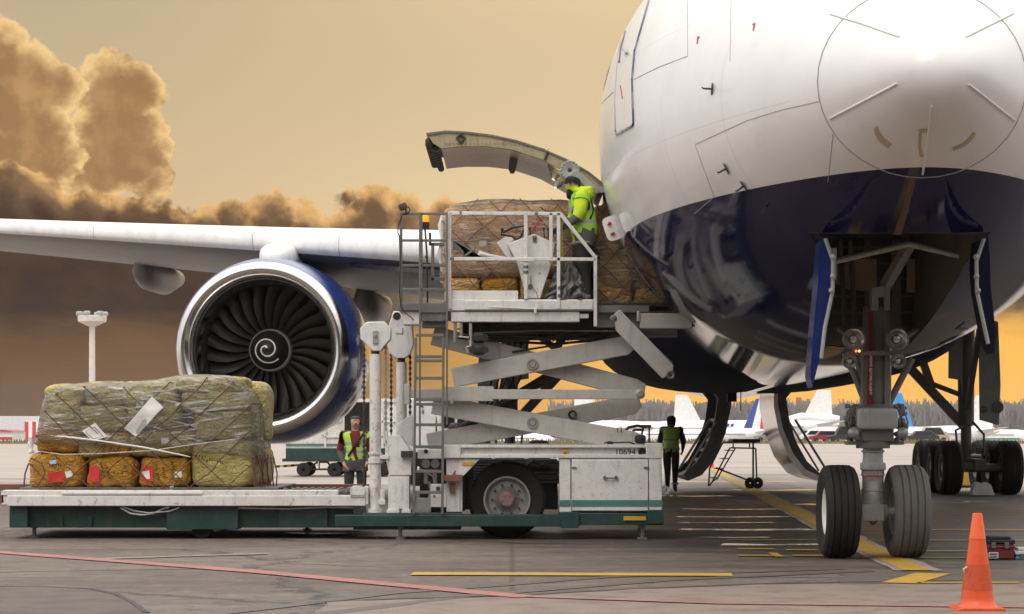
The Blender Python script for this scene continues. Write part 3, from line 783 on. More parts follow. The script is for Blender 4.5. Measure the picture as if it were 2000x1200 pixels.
for lab, px, D, col, L, h in (
    ('small white car below the round nose of the airliner with blue titles', 1592, 300, (.7, .7, .7), 4.4, 1.6),
    ('dark red car below the airliner with blue titles', 1612, 290, (.30, .03, .05), 4.2, 1.5),
    ('black van below the airliner with blue titles', 1652, 285, (.02, .02, .025), 4.8, 2.1),
    ('dark red van close to the front landing gear', 1682, 295, (.33, .05, .08), 4.6, 1.9),
    ('black car with a low roof beside the beige van, beyond the front landing gear', 1800, 290, (.03, .03, .035), 4.4, 1.5),
    ('beige van beside the black low roofed car, beyond the front landing gear', 1818, 296, (.45, .38, .30), 4.8, 2.0),
    ('grey car under the airliner with the banded tail', 1505, 300, (.25, .25, .26), 4.4, 1.6)):
    car(lab, px, D, col, L, h)
# red and white chimney beyond the wood
g = W(1560, 850, 1100); g.z = -3
t = thing('chimney', 'pale chimney with a red top band beyond the parked airliners', 'chimney', g)
b = MB(); b.cyl(g, g + Vector((0, 0, 18)), 1.7, 1.4); b.build('shaft', M['concrete_mast'], t)
b = MB(); b.cyl(g + Vector((0, 0, 18)), g + Vector((0, 0, 21)), 1.45, 1.4); b.build('red_band', M['tailred'], t)
g2 = g + Vector((6.2, 4, 0)); t = thing('chimney', 'plain pale chimney beside the red topped one', 'chimney', g2)
b = MB(); b.cyl(g2, g2 + Vector((0, 0, 17.5)), 1.1, 1.0); b.build('shaft', M['concrete_mast'], t)
b = MB(); b.cyl(g2 + Vector((0, 0, 17.5)), g2 + Vector((0, 0, 17.9)), 1.25, 1.25); b.build('rim', M['concrete_mast'], t)
# hangar and kiosk far left
D = 330; g = W(30, 858, D); g.z = 0
t = thing('hangar', 'pale barrel roofed hangar with a red and white striped door', 'hangar', g)
arch = [(WX(-160, D), 0), (WX(-160, D), WZ(852, D))] + [(WX(-160 + 330 * k / 24, D), WZ(852, D) + (WZ(813, D) - WZ(852, D)) * min(1, math.sin(math.pi * k / 24) * 1.35)) for k in range(1, 24)] + [(WX(170, D), WZ(852, D)), (WX(170, D), 0)]
b = MB(); b.prism(arch, D, D + 40); b.build('shell', M['hangar'], t)
d = MB(); d.pbox(48, 122, 824, 864, D - .25, D - .02); dr = d.build('striped_door', M['planewhite'], t)
for k in range(5):
    q = MB(); q.pbox(48 + k * 15, 55 + k * 15, 824, 864, D - .33, D - .26); q.build('red_stripe', M['tailred'], dr)
D = 300; g = W(0, 860, D); g.z = 0
t = thing('kiosk', 'low white building with red roof and red band', 'building', g)
b = MB(); b.pbox(-40, 24, 843, 864, D, D + 8); b.build('wall', PW, t)
b = MB(); b.pbox(-40, 24, 854, 859, D - .1, D - .02); b.build('red_band', M['tailred'], t)
b = MB(); b.pprism([(-42, 843), (6, 839.5), (26, 843)], D - .3, D + 8.3); b.build('roof', M['tailred'], t)
# floodlight mast
D = 150; g = W(180, 860, D); g.z = 0
t = thing('floodlight_mast', 'pale floodlight mast with a crown of lamps behind the wrapped sacks', 'light mast', g)
ztop = WZ(630, D)
b = MB(); b.cyl(g, g + Vector((0, 0, ztop)), .24, .19); b.build('pole', M['concrete_mast'], t)
b = MB(); b.lathe([(.2, -.3), (.95, .05), (.98, .42), (.90, .45), (.1, .12)], g + Vector((0, 0, ztop)), (0, 0, 1), 20); b.build('lamp_tray', M['concrete_mast'], t)
for k in range(6):
    a = k * math.pi / 3 + .3; c = g + Vector((math.cos(a) * .85, math.sin(a) * .85, ztop + .58))
    b = MB(); b.rbox(c, (.22, .14, .16), 5, 4); b.cyl(c - Vector((0, 0, .25)), c, .04, seg=6); b.build('lamp', M['lamp_glass'], t)
# ------------------------------------------------------------------ the airliner being loaded
NOSE_D, YAW = 20.3, math.atan(0.045)
plane = thing('airplane', 'white and navy airliner seen from the nose with its cargo door raised', 'airplane', (3.93, NOSE_D, 0), -YAW)
bpy.context.view_layer.update()
PM = chain_matrix(plane); PI = PM.inverted()
RAD = 3.19
def prof(y):
    """half width, centre height, lower and upper half height at y metres behind the nose tip"""
    k = math.sin(math.pi / 2 * min(y / 9.3, 1.0)) ** (0.72 - 0.19 * math.exp(-y / 0.45))
    A = RAD * k
    tip = 4.78
    b = tip - 2.45 * math.sin(math.pi / 2 * min(y / 9.0, 1.0)) ** (0.75 - 0.2 * math.exp(-y / 0.45))
    t = tip + 3.80 * math.sin(math.pi / 2 * min(y / 11.0, 1.0)) ** (0.78 - 0.2 * math.exp(-y / 0.45))
    if y > 38:
        q = min(1, (y - 38) / 24); A *= 1 - 0.85 * q ** 1.4; b += (t - b) * 0.72 * q ** 1.3
    c = (t + b) / 2
    return A, c, (t - b) / 2
def surf(y, ph, off=0.0):
    A, c, B = prof(y)
    n = Vector((-math.sin(ph) / max(A, .05), 0, -math.cos(ph) / max(B, .05))).normalized()
    return Vector((-A * math.sin(ph), y, c - B * math.cos(ph))) + n * off
CAML = PI @ Vector((0, 0, CH))
def hit(px, py):
    """where the sight line through a photo pixel meets the hull -> (y, angle)"""
    d = PI.to_3x3() @ Vector(((px - 1000) / F, 1, (HY - py) / F))
    def f(t):
        p = CAML + d * t
        if p.y < 0.01: return 1.0
        A, c, B = prof(p.y); return (p.x / A) ** 2 + ((p.z - c) / B) ** 2 - 1
    t = NOSE_D
    while t < 40:
        if f(t) < 0:
            lo, hi = t - .06, t
            for _ in range(30):
                m = (lo + hi) / 2
                if f(m) < 0: hi = m
                else: lo = m
            p = CAML + d * hi; A, c, B = prof(p.y)
            return p.y, math.atan2(-p.x / A, -(p.z - c) / B)
        t += .06
    return None
def hull_line(mb, pts, r, off=0.002, closed=False, seg=6):
    out = []
    P = pts + ([pts[0]] if closed else [])
    for (a, b), (c, d) in zip(P, P[1:]):
        k = max(2, int(math.hypot(c - a, d - b) / 8))
        for i in range(k):
            h = hit(a + (c - a) * i / k, b + (d - b) * i / k)
            if h: out.append(surf(*h, off))
    if not closed:
        h = hit(*pts[-1])
        if h: out.append(surf(*h, off))
    if len(out) > 1: mb.tube(out, r, seg, closed=closed)
D_Y0, D_Y1 = 30.75 - NOSE_D, 33.45 - NOSE_D          # cargo door opening
BAY0, BAY1, BAYW = 2.45, 6.6, 0.84                    # nose gear bay
_A, _c, _B = prof(11.5)
P1, P2 = math.acos((_c - 3.12) / _B), math.acos((_c - 4.95) / _B)
def bayw(y): return BAYW - .25 * max(0, min(1, (y - BAY0) / (BAY1 - BAY0)))
def ring_angles(y):
    A = prof(y)[0]; A0 = prof(BAY0)[0]
    te = math.asin(min(.99, bayw(y) / max(A, A0)))
    seq = [-te + 2 * te * i / 12 for i in range(12)]
    for lo, hi, k in ((te, P1, 9), (P1, P2, 14), (P2, math.pi, 26)): seq += [lo + (hi - lo) * i / k for i in range(k)]
    for lo, hi, k in ((math.pi, 2 * math.pi - P2, 26), (2 * math.pi - P2, 2 * math.pi - P1, 14), (2 * math.pi - P1, 2 * math.pi - te, 9)): seq += [lo + (hi - lo) * i / k for i in range(k)]
    return seq
ys = [.004, .015, .035, .065, .11, .17, .25, .35, .47, .6, .75, .9, 1.05, 1.2, 1.4, 1.6, 1.8, 2.0, 2.2, BAY0]
ys += [BAY0 + (BAY1 - BAY0) * i / 20 for i in range(1, 21)]
ys += [BAY1 + (D_Y0 - BAY1) * i / 14 for i in range(1, 15)]
ys += [D_Y0 + (D_Y1 - D_Y0) * i / 6 for i in range(1, 7)] + [14, 16, 19, 22, 26, 30, 34, 38, 42, 46, 50, 54, 58, 62]
def warp(y, ph):
    """the forward edge of the bay curves back towards its corners"""
    te = math.asin(min(.99, BAYW / prof(BAY0)[0])); q = (ph + math.pi) % (2 * math.pi) - math.pi; q = abs(q)
    k = (q / te) ** 2 if q < te else math.exp(-((q - te) / .25) ** 2)
    return y + .5 * k * math.exp(-((y - BAY0) / .8) ** 2)
fz = MB(); rows = []
for y in ys:
    rows.append([len(fz.v) + i for i in range(110)])
    fz.v += [surf(warp(y, p), p) for p in ring_angles(y)]
N = 110
for i in range(len(ys) - 1):
    y = (ys[i] + ys[i + 1]) / 2
    for j in range(N):
        if BAY0 < y < BAY1 and j < 12: continue
        if D_Y0 < y < D_Y1 and 21 <= j < 35: continue
        fz.f.append((rows[i][j], rows[i][(j + 1) % N], rows[i + 1][(j + 1) % N], rows[i + 1][j])); fz.mi.append(0)
fz.f.append(tuple(reversed(rows[0]))); fz.mi.append(0); fz.f.append(tuple(rows[-1])); fz.mi.append(0)
fus = fz.build('fuselage', M['fuselage'], plane, local=True, ang=50)
# rims of the cut-outs
rm = MB()
rm.tube([surf(D_Y0, P1 + (P2 - P1) * i / 20, -.01) for i in range(21)], .02, 6)
rm.tube([surf(D_Y1, P1 + (P2 - P1) * i / 20, -.01) for i in range(21)], .02, 6)
rm.tube([surf(D_Y0 + (D_Y1 - D_Y0) * i / 8, P1, -.01) for i in range(9)], .02, 6)
rm.build('door_surround', M['gear'], fus, local=True)
# hold interior
hb = MB(); x1 = -1.0
def wallq(a, b, c, d): hb._add([a, b, c, d], [(0, 1, 2, 3)])
hb.box(-1.95, 1.5, D_Y0 - .3, D_Y1 + .3, 3.04, 3.10)
hb.box(-2.95, 1.5, D_Y0 - .3, D_Y1 + .3, 5.02, 5.06)
hb.box(1.5, 1.6, D_Y0 - .3, D_Y1 + .3, 3.04, 5.06)
for yy in (D_Y0 - .02, D_Y1 + .02):
    arc_ = [surf(yy, P1 + (P2 - P1) * i / 12, -.03) for i in range(13)]
    hb._add(arc_ + [Vector((1.5, yy, arc_[-1].z)), Vector((1.5, yy, arc_[0].z))], [tuple(range(15))])
hb.build('cargo_hold', M['gearbay_tan'], plane, local=True)
# radome seam, diverter strips, tape, a painted reflection streak, probes, panel seams
q = MB(); el = [(1801 + 204 * math.cos(t), 160 + 187 * math.sin(t)) for t in [2 * math.pi * i / 40 for i in range(40)]]
hull_line(q, el, .0065, closed=True); q.build('radome_seam', M['mark_grey'], fus, local=True)
for seg_ in ([(1622, 28), (1690, 49), (1757, 73)], [(1886, 73), (1978, 27)], [(1621, 232), (1753, 163)], [(1891, 164), (1981, 235)], [(1820, 206), (1812, 270), (1802, 340)]):
    q = MB(); hull_line(q, seg_, .011, .006); q.build('lightning_strip', M['mark_white'], fus, local=True)
def hull_patch(name, pts, m, off=.005, par=None):
    q = MB(); h = [hit(*p) for p in pts]
    if any(k is None for k in h): return None
    q._add([surf(*k, off) for k in h], [tuple(range(len(h)))]); return q.build(name, m, par or fus, local=True, smooth=False)
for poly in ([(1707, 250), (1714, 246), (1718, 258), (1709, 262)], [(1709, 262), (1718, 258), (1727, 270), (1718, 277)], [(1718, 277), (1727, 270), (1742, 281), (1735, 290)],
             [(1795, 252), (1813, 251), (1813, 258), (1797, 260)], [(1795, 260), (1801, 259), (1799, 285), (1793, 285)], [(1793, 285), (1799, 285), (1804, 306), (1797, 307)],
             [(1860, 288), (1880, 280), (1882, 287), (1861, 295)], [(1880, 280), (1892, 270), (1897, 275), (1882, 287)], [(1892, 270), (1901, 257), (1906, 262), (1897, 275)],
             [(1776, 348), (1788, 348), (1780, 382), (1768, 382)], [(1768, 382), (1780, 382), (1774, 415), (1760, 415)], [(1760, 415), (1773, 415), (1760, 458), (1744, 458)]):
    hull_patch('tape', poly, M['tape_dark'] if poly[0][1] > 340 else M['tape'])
pl = MB()
for ln_ in ([(1235, 157), (1285, 132), (1343, 110), (1343, 0)], [(1358, 282), (1460, 235), (1530, 214), (1600, 198)], [(1358, 284), (1395, 385), (1356, 418)], [(1627, 262), (1617, 356)], [(1428, 0), (1426, 120)],
            [(1170, 212), (1182, 195), (1198, 180)]):
    hull_line(pl, ln_, .0032)
pl.build('panel_seams', M['mark_grey'], fus, local=True)
for px, py in ((1390, 174), (1418, 330), (1452, 364)):
    h = hit(px, py); base = surf(*h); nrm = (surf(*h, 1) - base).normalized()
    q = MB(); q.lathe([(.0, .006), (.060, .005), (.066, 0)], base, nrm, 18)
    tip = base + nrm * .09
    q.tube([base, tip, tip + Vector((-.02, -.15, -.01))], [.012, .010, .006], 8)
    q.build('probe', M['steel_dk'], fus, local=True)
h = hit(1495, 405); base = surf(*h); q = MB()
q._add([base + Vector((0, -.06, 0)), base + Vector((0, .14, 0)), base + Vector((-.08, .10, -.10)), base + Vector((-.08, .02, -.10)), base + Vector((.03, .05, .01))], [(0, 1, 2, 3), (0, 3, 4), (1, 4, 2), (2, 4, 3)])
q.build('blade_antenna', M['gear'], fus, local=True, smooth=False)
for pts in ([(1470, 47), (1476, 45), (1475, 49), (1470, 50)], [(1473, 47), (1476, 46), (1473, 60), (1470, 60)], [(1362, 72), (1367, 71), (1366, 75), (1362, 76)], [(1362, 75), (1364, 75), (1363, 86), (1361, 86)]):
    hull_patch('red_mark', pts, M['red'])
# passenger door with navy outline
dl = MB(); hull_line(dl, [(1268, 2), (1240, 100), (1235, 157), (1238, 240), (1236, 246), (1205, 263), (1202, 255)], .016, .003)
dr_ = dl.build('passenger_door', M['navy'], fus, local=True)
q = MB(); hull_line(q, [(1230, 0), (1207, 105), (1201, 190), (1202, 255)], .007, .003); q.build('door_seam', M['mark_grey'], dr_, local=True)
q = MB(); hull_line(q, [(1222, 62), (1213, 95), (1210, 122)], .014, .004); q.build('door_window', M['glassdark'], dr_, local=True)
q = MB(); hull_line(q, [(1221, 97), (1227, 106)], .022, .02); q.build('door_handle', M['gear'], dr_, local=True)
q = MB(); hull_line(q, [(1212, 168), (1216, 192)], .008, .003); q.build('door_notice', M['red'], dr_, local=True)
# cabin windows along the side, windscreen above the nose
for k in range(13):
    y = 8.8 + k * .535
    for sg in (1, -1):
        A, c, B = prof(y); ph = math.acos(max(-1, min(1, (c - 6.2) / B)))
        q = MB(); vs = []
        for i in range(16):
            t = 2 * math.pi * i / 16; dy = .14 * math.copysign(abs(math.cos(t)) ** .6, math.cos(t)); dp = .19 * math.copysign(abs(math.sin(t)) ** .6, math.sin(t)) / B
            vs.append(surf(y + dy, sg * (ph + dp), .006))
        q._add(vs, [tuple(range(16))]); q.build('cabin_window', M['glassdark'], fus, local=True, smooth=False)
for sg in (1, -1):
    for p0, p1, y0, y1 in ((math.pi - .06, math.pi - .40, 3.3, 4.3), (math.pi - .44, math.pi - .72, 3.5, 4.6), (math.pi - .76, math.pi - .98, 3.9, 5.0)):
        q = MB(); q.grid(lambda u, v: surf(y0 + (y1 - y0) * v, sg * (p0 + (p1 - p0) * u), .006), 6, 6); q.build('windscreen', M['glassdark'], fus, local=True)
# small open service panels beside the cargo door
def rrect(cx, cy, w, h, ang, r=.25):
    out = []
    for i in range(24):
        t = 2 * math.pi * i / 24; x = w * math.copysign(abs(math.cos(t)) ** .45, math.cos(t)); y = h * math.copysign(abs(math.sin(t)) ** .45, math.sin(t))
        out.append((cx + x * math.cos(ang) - y * math.sin(ang), cy + x * math.sin(ang) + y * math.cos(ang)))
    return out
q = MB(); q.pprism(rrect(1199, 445, 19, 24, -.32), 30.22, 30.24); sp = q.build('service_panel', M['wingwhite'], plane)
hp = (PM @ surf(*hit(1222, 433))).y - .15
q = MB(); q.pprism(rrect(1224, 433, 11, 19, -.32), hp, hp + .02); sp2 = q.build('service_panel', M['wingwhite'], plane)
for a, b, r in ((1191, 437, .022), (1188, 439, .014), (1198, 457, .022), (1194, 458, .014)):
    q = MB(); c = W(a, b, 30.21); q.cyl(c, c - Vector((0, .02, 0)), r); q.build('red_knob', M['red'], sp)
q = MB()
for k in range(5): q.pprism([(1205 + k * 2.4, 436 + k * 0), (1206.3 + k * 2.4, 436), (1209 + k * 2.4, 449), (1207.6 + k * 2.4, 449)], 30.212, 30.218)
q.build('notice_print', M['ink'], sp, smooth=False)
q = MB()
for k in range(2): q.pprism([(1226 + k * 4, 421 + k * 16), (1229 + k * 4, 420 + k * 16), (1231 + k * 4, 426 + k * 16), (1228 + k * 4, 427 + k * 16)], hp - .008, hp - .003)
q.build('notice_print', M['red'], sp2, smooth=False)
# wing-body fairing
fb = MB(); fy = [13.5, 15, 16.5, 18.5, 21, 24, 28, 31, 34, 37, 40]; fw = [1.6, 2.5, 3.05, 3.3, 3.45, 3.5, 3.5, 3.45, 3.3, 2.7, 1.5]; fb_ = [2.75, 2.55, 2.42, 2.36, 2.33, 2.33, 2.33, 2.34, 2.40, 2.55, 2.9]
for y, w_, zb in zip(fy, fw, fb_):
    for j in range(40):
        t = 2 * math.pi * j / 40; e = .72
        fb.v.append(Vector((w_ * math.copysign(abs(math.cos(t)) ** e, math.cos(t)), y, 3.95 + (3.95 - zb) * math.copysign(abs(math.sin(t)) ** e, math.sin(t)))))
for i in range(len(fy) - 1):
    for j in range(40):
        fb.f.append((i * 40 + j, i * 40 + (j + 1) % 40, (i + 1) * 40 + (j + 1) % 40, (i + 1) * 40 + j)[::-1]); fb.mi.append(0)
fb.build('belly_fairing', M['navy_matt'], plane, local=True, ang=50)
# belly aerials
q = MB(); q.pbox(1421, 1439, 757, 785, 50, 50.15); q.build('belly_box', M['black'], plane)
q = MB(); q.cyl(W(1447, 750, 50), W(1447, 803, 50), .012); q.build('rod_aerial', M['black'], plane)
# wings
AF = [(0, 0), (.004, .16), (.015, .31), (.035, .47), (.06, .60), (.09, .70), (.14, .82), (.22, .94), (.32, 1.0), (.45, .97), (.6, .80), (.75, .54), (.88, .28), (1, .02)]
def foil(s, f, up, sg):
    yl = 25.7 + .65 * (s - 9.85); zl = 5.37 + .108 * (s - 9.85)
    ch = 12.6 + (8.9 - 12.6) * min(1, (s - 2.5) / 7.35) if s < 9.85 else 8.9 + (2.3 - 8.9) * (s - 9.85) / 20.5
    th = ch * (.132 - .0030 * s) / 2
    z = zl + th * f[1] * (1.05 if up else -.95) - .022 * ch * f[0] + (0.1 if up else 0)
    return Vector((-sg * s, yl + ch * f[0], z))
SS = [2.4, 4, 6, 7.4, 8.6, 9.85, 11.5, 13.5, 16, 19, 23, 27, 30.3]
for sg in (1, -1):
    q = MB(); ring_ = [(f, True) for f in AF[6:]] + [(f, False) for f in reversed(AF[2:])]
    nn = len(ring_)
    for s in SS: q.v += [foil(s, f, u_, sg) for f, u_ in ring_]
    for i in range(len(SS) - 1):
        for j in range(nn):
            a = (i * nn + j, i * nn + (j + 1) % nn, (i + 1) * nn + (j + 1) % nn, (i + 1) * nn + j)
            q.f.append(a if sg > 0 else a[::-1]); q.mi.append(0)
    wing = q.build('wing', M['winggrey'], plane, local=True, ang=40)
    for s0, s1 in ((2.4, 8.6), (8.61, 10.59), (10.6, 14.6), (14.61, 19.0), (19.01, 23.5), (23.51, 30.3)):
        q = MB(); k = 8; rg = [(f, False) for f in reversed(AF[:3])] + [(f, True) for f in AF[1:7]]
        nn = len(rg)
        for i in range(k + 1):
            s = s0 + (s1 - s0) * i / k; q.v += [foil(s, f, u_, sg) + Vector((0, -.03, .012 if u_ else -.012)) for f, u_ in rg]
        for i in range(k):
            for j in range(nn - 1):
                a = (i * nn + j, i * nn + j + 1, (i + 1) * nn + j + 1, (i + 1) * nn + j); q.f.append(a if sg > 0 else a[::-1]); q.mi.append(0)
        q.build('slat', M['wingwhite'], wing, local=True, ang=60)
    q = MB(); fr = [f for f in AF if .012 < f[0] < .13]
    q.grid(lambda u, v: foil(2.6 + 5.8 * u, (.034 + .030 * v, .47 + .14 * v), False, sg) + Vector((0, -.04, -.03)), 8, 3, flip=sg < 0); q.build('blue_band', M['royal'], wing, local=True)
    for s, dz, rr in ((8.7, -.45, .36), (14.3, -.30, .36), (24.0, -.2, .28)):
        te = foil(s, (.80, .45), False, sg); q = MB()
        q.tube([te + Vector((0, -2.2, .25)), te + Vector((0, -1.9, dz * .7)), te + Vector((0, -1.2, dz)), te + Vector((0, .6, dz)), te + Vector((0, 2.2, dz * .5)), te + Vector((0, 3.0, -.1))], [.05, rr * .75, rr, rr, rr * .6, .06], 16)
        q.build('flap_fairing', M['gear'] if s < 9 else M['winggrey'], wing, local=True, ang=70)
# engines
def engine(sg):
    c = Vector((-sg * 9.93, 23.1, 3.12)); ax = Vector((0, 1, 0)); K = .97
    def ring(q, pf, c_, ax_, seg): return q.lathe([(r * K, t) for r, t in pf], c_, ax_, seg)
    q = MB(); ring(q, [(1.77, .20), (1.83, .40), (1.90, .8), (1.95, 1.4), (1.96, 2.2), (1.90, 3.2), (1.74, 4.3), (1.55, 5.0), (1.40, 5.0), (1.38, 3.0)], c, ax, 72)
    en = q.build('engine', M['royal'], plane, local=True, ang=60)
    q = MB(); ring(q, [(1.345, .62), (1.365, .45), (1.41, .25), (1.48, .10), (1.55, .02), (1.61, -.01), (1.67, .015), (1.73, .09), (1.772, .205)], c, ax, 72); q.build('intake_lip', M['chrome'], en, local=True, ang=70)
    q = MB(); ring(q, [(1.345, .62), (1.36, 1.0), (1.385, 1.5), (1.385, 2.6)], c, ax, 64); q.build('intake_duct', M['fancase'], en, local=True, ang=70)
    q = MB(); ring(q, [(.0, 2.35), (1.4, 2.35)], c, ax, 48); q.build('stator_disc', M['black'], en, local=True)
    q = MB(); q.lathe([(.012, .62), (.10, .66), (.20, .76), (.31, .93), (.39, 1.12), (.42, 1.30), (.43, 1.9)], c, ax, 40); sp_ = q.build('spinner', M['spinner'], en, local=True, ang=70)
    q = MB(); q.lathe([(.395, 1.10), (.42, 1.12), (.435, 1.24), (.435, 1.34)], c, ax, 40); q.build('spinner_ring', M['gear'], en, local=True, ang=70)
    # spiral painted on the spinner
    pts = []; prf = [(.0, .62), (.10, .66), (.20, .76), (.31, .93), (.39, 1.12)]
    def yr(r):
        for (r0, y0), (r1, y1) in zip(prf, prf[1:]):
            if r <= r1: return y0 + (y1 - y0) * (r - r0) / (r1 - r0)
        return 1.12
    n = 90
    for i in range(n + 1):
        t = i / n; r = .03 + .25 * t ** .8; a = R(60) + t * R(620)
        pts.append(c + Vector((math.cos(a) * r * sg, yr(r) - .008, math.sin(a) * r)))
    q = MB(); q.tube(pts, [.022 if i < 8 else .015 for i in range(n + 1)], 6); q.build('spiral_mark', M['mark_white'], en, local=True)
    # one fan blade, then copies turned about the shaft
    q = MB()
    def bl(u, v, th):
        r = .42 + (1.312 - .42) * u; ch = .30 + .07 * math.sin(math.pi * min(1, u * 1.1)); stag = R(22 + 40 * u)
        s = (v - .5) * ch; sweep = .09 * (u ** 2) - .10 * u * (1 - u)
        camber = .045 * (1 - (2 * v - 1) ** 2)
        tang = s * math.sin(stag) + camber * math.cos(stag) + sweep + th * math.cos(stag) * (1 - abs(2 * v - 1)) ** .5
        axl = 1.42 + s * math.cos(stag) - camber * math.sin(stag) - .05 * u - th * math.sin(stag) * (1 - abs(2 * v - 1)) ** .5
        a = tang / r
        return Vector((math.sin(a) * r * sg, axl, math.cos(a) * r))
    q.grid(lambda u, v: bl(u, v, .012), 12, 6, flip=sg < 0); q.grid(lambda u, v: bl(u, v, -.012), 12, 6, flip=sg > 0)
    b0 = q.build('fan_blade', M['fan'], en, local=True, ang=60); b0.location = c
    for k in range(1, 26):
        b = b0.copy(); COL.objects.link(b); b.parent = en; b.rotation_euler = (0, k * 2 * math.pi / 26, 0)
    q = MB(); q.lathe([(1.2, 3.0), (1.15, 5.0), (.9, 6.0), (.45, 6.8), (.05, 7.2)], c, ax, 40); q.build('exhaust_cone', M['gear_dk'], en, local=True)
    q = MB()
    def py_(w, u):
        return Vector((w.x, w.y, w.z + .10 * (w.y - (c.y + 3)) * .35))
    q.rbox((c.x, c.y + 4.3, 5.02), (.42, 3.0, .42), 3.2, 12, py_); q.build('pylon', M['wingwhite'], plane, local=True, ang=60)
    q = MB(); q.rbox((c.x, c.y + 7.3, 4.6), (.34, 2.8, .55), 4, 10); q.build('pylon_root', M['gear_dk'], plane, local=True, ang=60)
    q = MB(); q.lathe([(.03, -.01), (.05, 0)], c + Vector((sg * 1.93, 1.5, .35)), (sg, 0, 0), 8); q.build('latch', M['gear_dk'], en, local=True)
engine(1)
engine(-1)

# ------------------------------------------------------------------ nose gear
D = 26.0
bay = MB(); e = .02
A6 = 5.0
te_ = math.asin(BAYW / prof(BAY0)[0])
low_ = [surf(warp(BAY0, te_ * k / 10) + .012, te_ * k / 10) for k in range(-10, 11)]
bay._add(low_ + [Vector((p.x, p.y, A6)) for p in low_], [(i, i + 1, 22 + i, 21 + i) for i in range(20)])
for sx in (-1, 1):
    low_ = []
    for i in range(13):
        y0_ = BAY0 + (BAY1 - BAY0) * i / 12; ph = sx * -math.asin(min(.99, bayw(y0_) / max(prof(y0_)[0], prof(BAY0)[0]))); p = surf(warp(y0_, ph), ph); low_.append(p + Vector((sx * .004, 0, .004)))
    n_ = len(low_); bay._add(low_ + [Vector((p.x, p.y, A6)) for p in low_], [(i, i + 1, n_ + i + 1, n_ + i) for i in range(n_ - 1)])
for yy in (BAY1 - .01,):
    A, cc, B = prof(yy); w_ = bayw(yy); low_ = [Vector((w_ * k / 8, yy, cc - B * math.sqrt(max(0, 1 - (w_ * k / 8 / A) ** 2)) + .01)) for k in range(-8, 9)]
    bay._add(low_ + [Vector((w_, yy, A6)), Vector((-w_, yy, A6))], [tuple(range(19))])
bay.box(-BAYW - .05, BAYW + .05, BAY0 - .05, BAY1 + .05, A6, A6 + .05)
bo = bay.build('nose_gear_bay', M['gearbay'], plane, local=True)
def sub(mb, name, m, par, **k): return mb.build(name, M[m], par, **k)
q = MB(); q.pprism([(1622, 506), (1712, 506), (1712, 570), (1660, 565), (1622, 550)], 26.6, 26.66); sub(q, 'bay_panel', 'gearbay_tan', bo)
q = MB(); q.pprism([(1772, 506), (1884, 506), (1878, 548), (1830, 566), (1772, 572)], 26.6, 26.66); sub(q, 'bay_panel', 'gearbay_tan', bo)
q = MB()
for a in ((1640, 640), (1660, 650), (1800, 635), (1840, 620)): q.tube([W(a[0], 470, 26.5), W(a[0] + 6, 560, 26.5), W(a[0] + 10, a[1], 26.4)], .03, 6)
for k in range(6): q.pbox(1630, 1890, 480 + k * 32, 484 + k * 32, 26.72, 26.78)
q.pbox(1742, 1760, 470, 660, 26.68, 26.76); q.pbox(1690, 1700, 470, 660, 26.68, 26.76)
sub(q, 'pipes', 'gear_dk', bo)
for s in ((1624, 512), (1930, 512)):
    q = MB(); q.tube([W(1775, 477, 24.2), W(*s, 24.2)], .035, 10); sub(q, 'door_strut', 'gear', bo)
q = MB()
for poly in ([(1604, 462), (1621, 470), (1626, 520), (1622, 570), (1607, 640), (1601, 700), (1587, 757), (1582, 735), (1589, 640), (1597, 560), (1600, 500)],): q.pprism(poly, 23.1, 23.5)
nd = sub(q, 'nose_gear_door', 'door_blue', plane)
q = MB(); q.tube([W(a, b, 23.05) for a, b in ((1612, 466), (1627, 510), (1626, 570), (1611, 640), (1604, 700))], .022, 6); q.pbox(1616, 1634, 485, 545, 23.2, 23.4)
for a, b in ((1628, 502), (1627, 540), (1624, 568)): q.ball(W(a, b, 23.0), .03)
sub(q, 'door_frame', 'gear', nd)
q = MB(); mir = lambda a: 2 * 1767 - a
q.pprism([(mir(a), b) for a, b in ((1604, 462), (1621, 470), (1626, 520), (1622, 570), (1609, 640), (1603, 668), (1592, 690), (1590, 640), (1599, 560), (1601, 500))], 23.1, 23.5)
nd2 = sub(q, 'nose_gear_door', 'navy_matt', plane)
q = MB(); q.tube([W(mir(a), b, 23.05) for a, b in ((1612, 466), (1627, 510), (1626, 570), (1611, 640), (1604, 672))], .022, 6)
for a, b in ((1628, 502), (1627, 540), (1624, 568)): q.ball(W(mir(a), b, 23.0), .03)
sub(q, 'door_frame', 'gear', nd2)
# leg
q = MB()
q.tube([W(1705, 1015, D), W(1705, 985, D), W(1705, 980, D), W(1705, 962, D), W(1705, 958, D), W(1705, 915, D), W(1705, 913, D), W(1705, 905, D), W(1705, 903, D), W(1705, 868, D)], [.13, .13, .135, .135, .125, .125, .145, .145, .118, .118], 24)
leg = sub(q, 'nose_leg', 'gear', plane)
q = MB()
for y0, y1, r in ((985, 979, .14), (960, 956, .137), (930, 927, .137), (918, 905, .15), (884, 880, .135)): q.cyl(W(1705, y0, D), W(1705, y1, D), r, seg=24)
sub(q, 'collars', 'gear', leg, bevel=.006)
q = MB(); q.cyl(W(1640, 1000, D), W(1770, 1000, D), .055); q.cyl(W(1678, 1000, D), W(1690, 1000, D), .10); q.cyl(W(1720, 1000, D), W(1732, 1000, D), .10)
q.box(*(WX(1684, 25.86), WX(1727, 25.86), 25.84, 26.1, WZ(1018, 25.86), WZ(985, 25.86))); q.cyl(W(1705, 1014, D), W(1705, 1026, D), .08, .02)
sub(q, 'axle', 'gear', leg, bevel=.008)
q = MB(); q.cyl(W(1652, 866, D), W(1762, 866, D), .02); q.box(WX(1653, D), WX(1763, D), D - .12, D + .15, WZ(869, D), WZ(862, D)); q.cyl(W(1705, 876, D), W(1705, 858, D), .2)
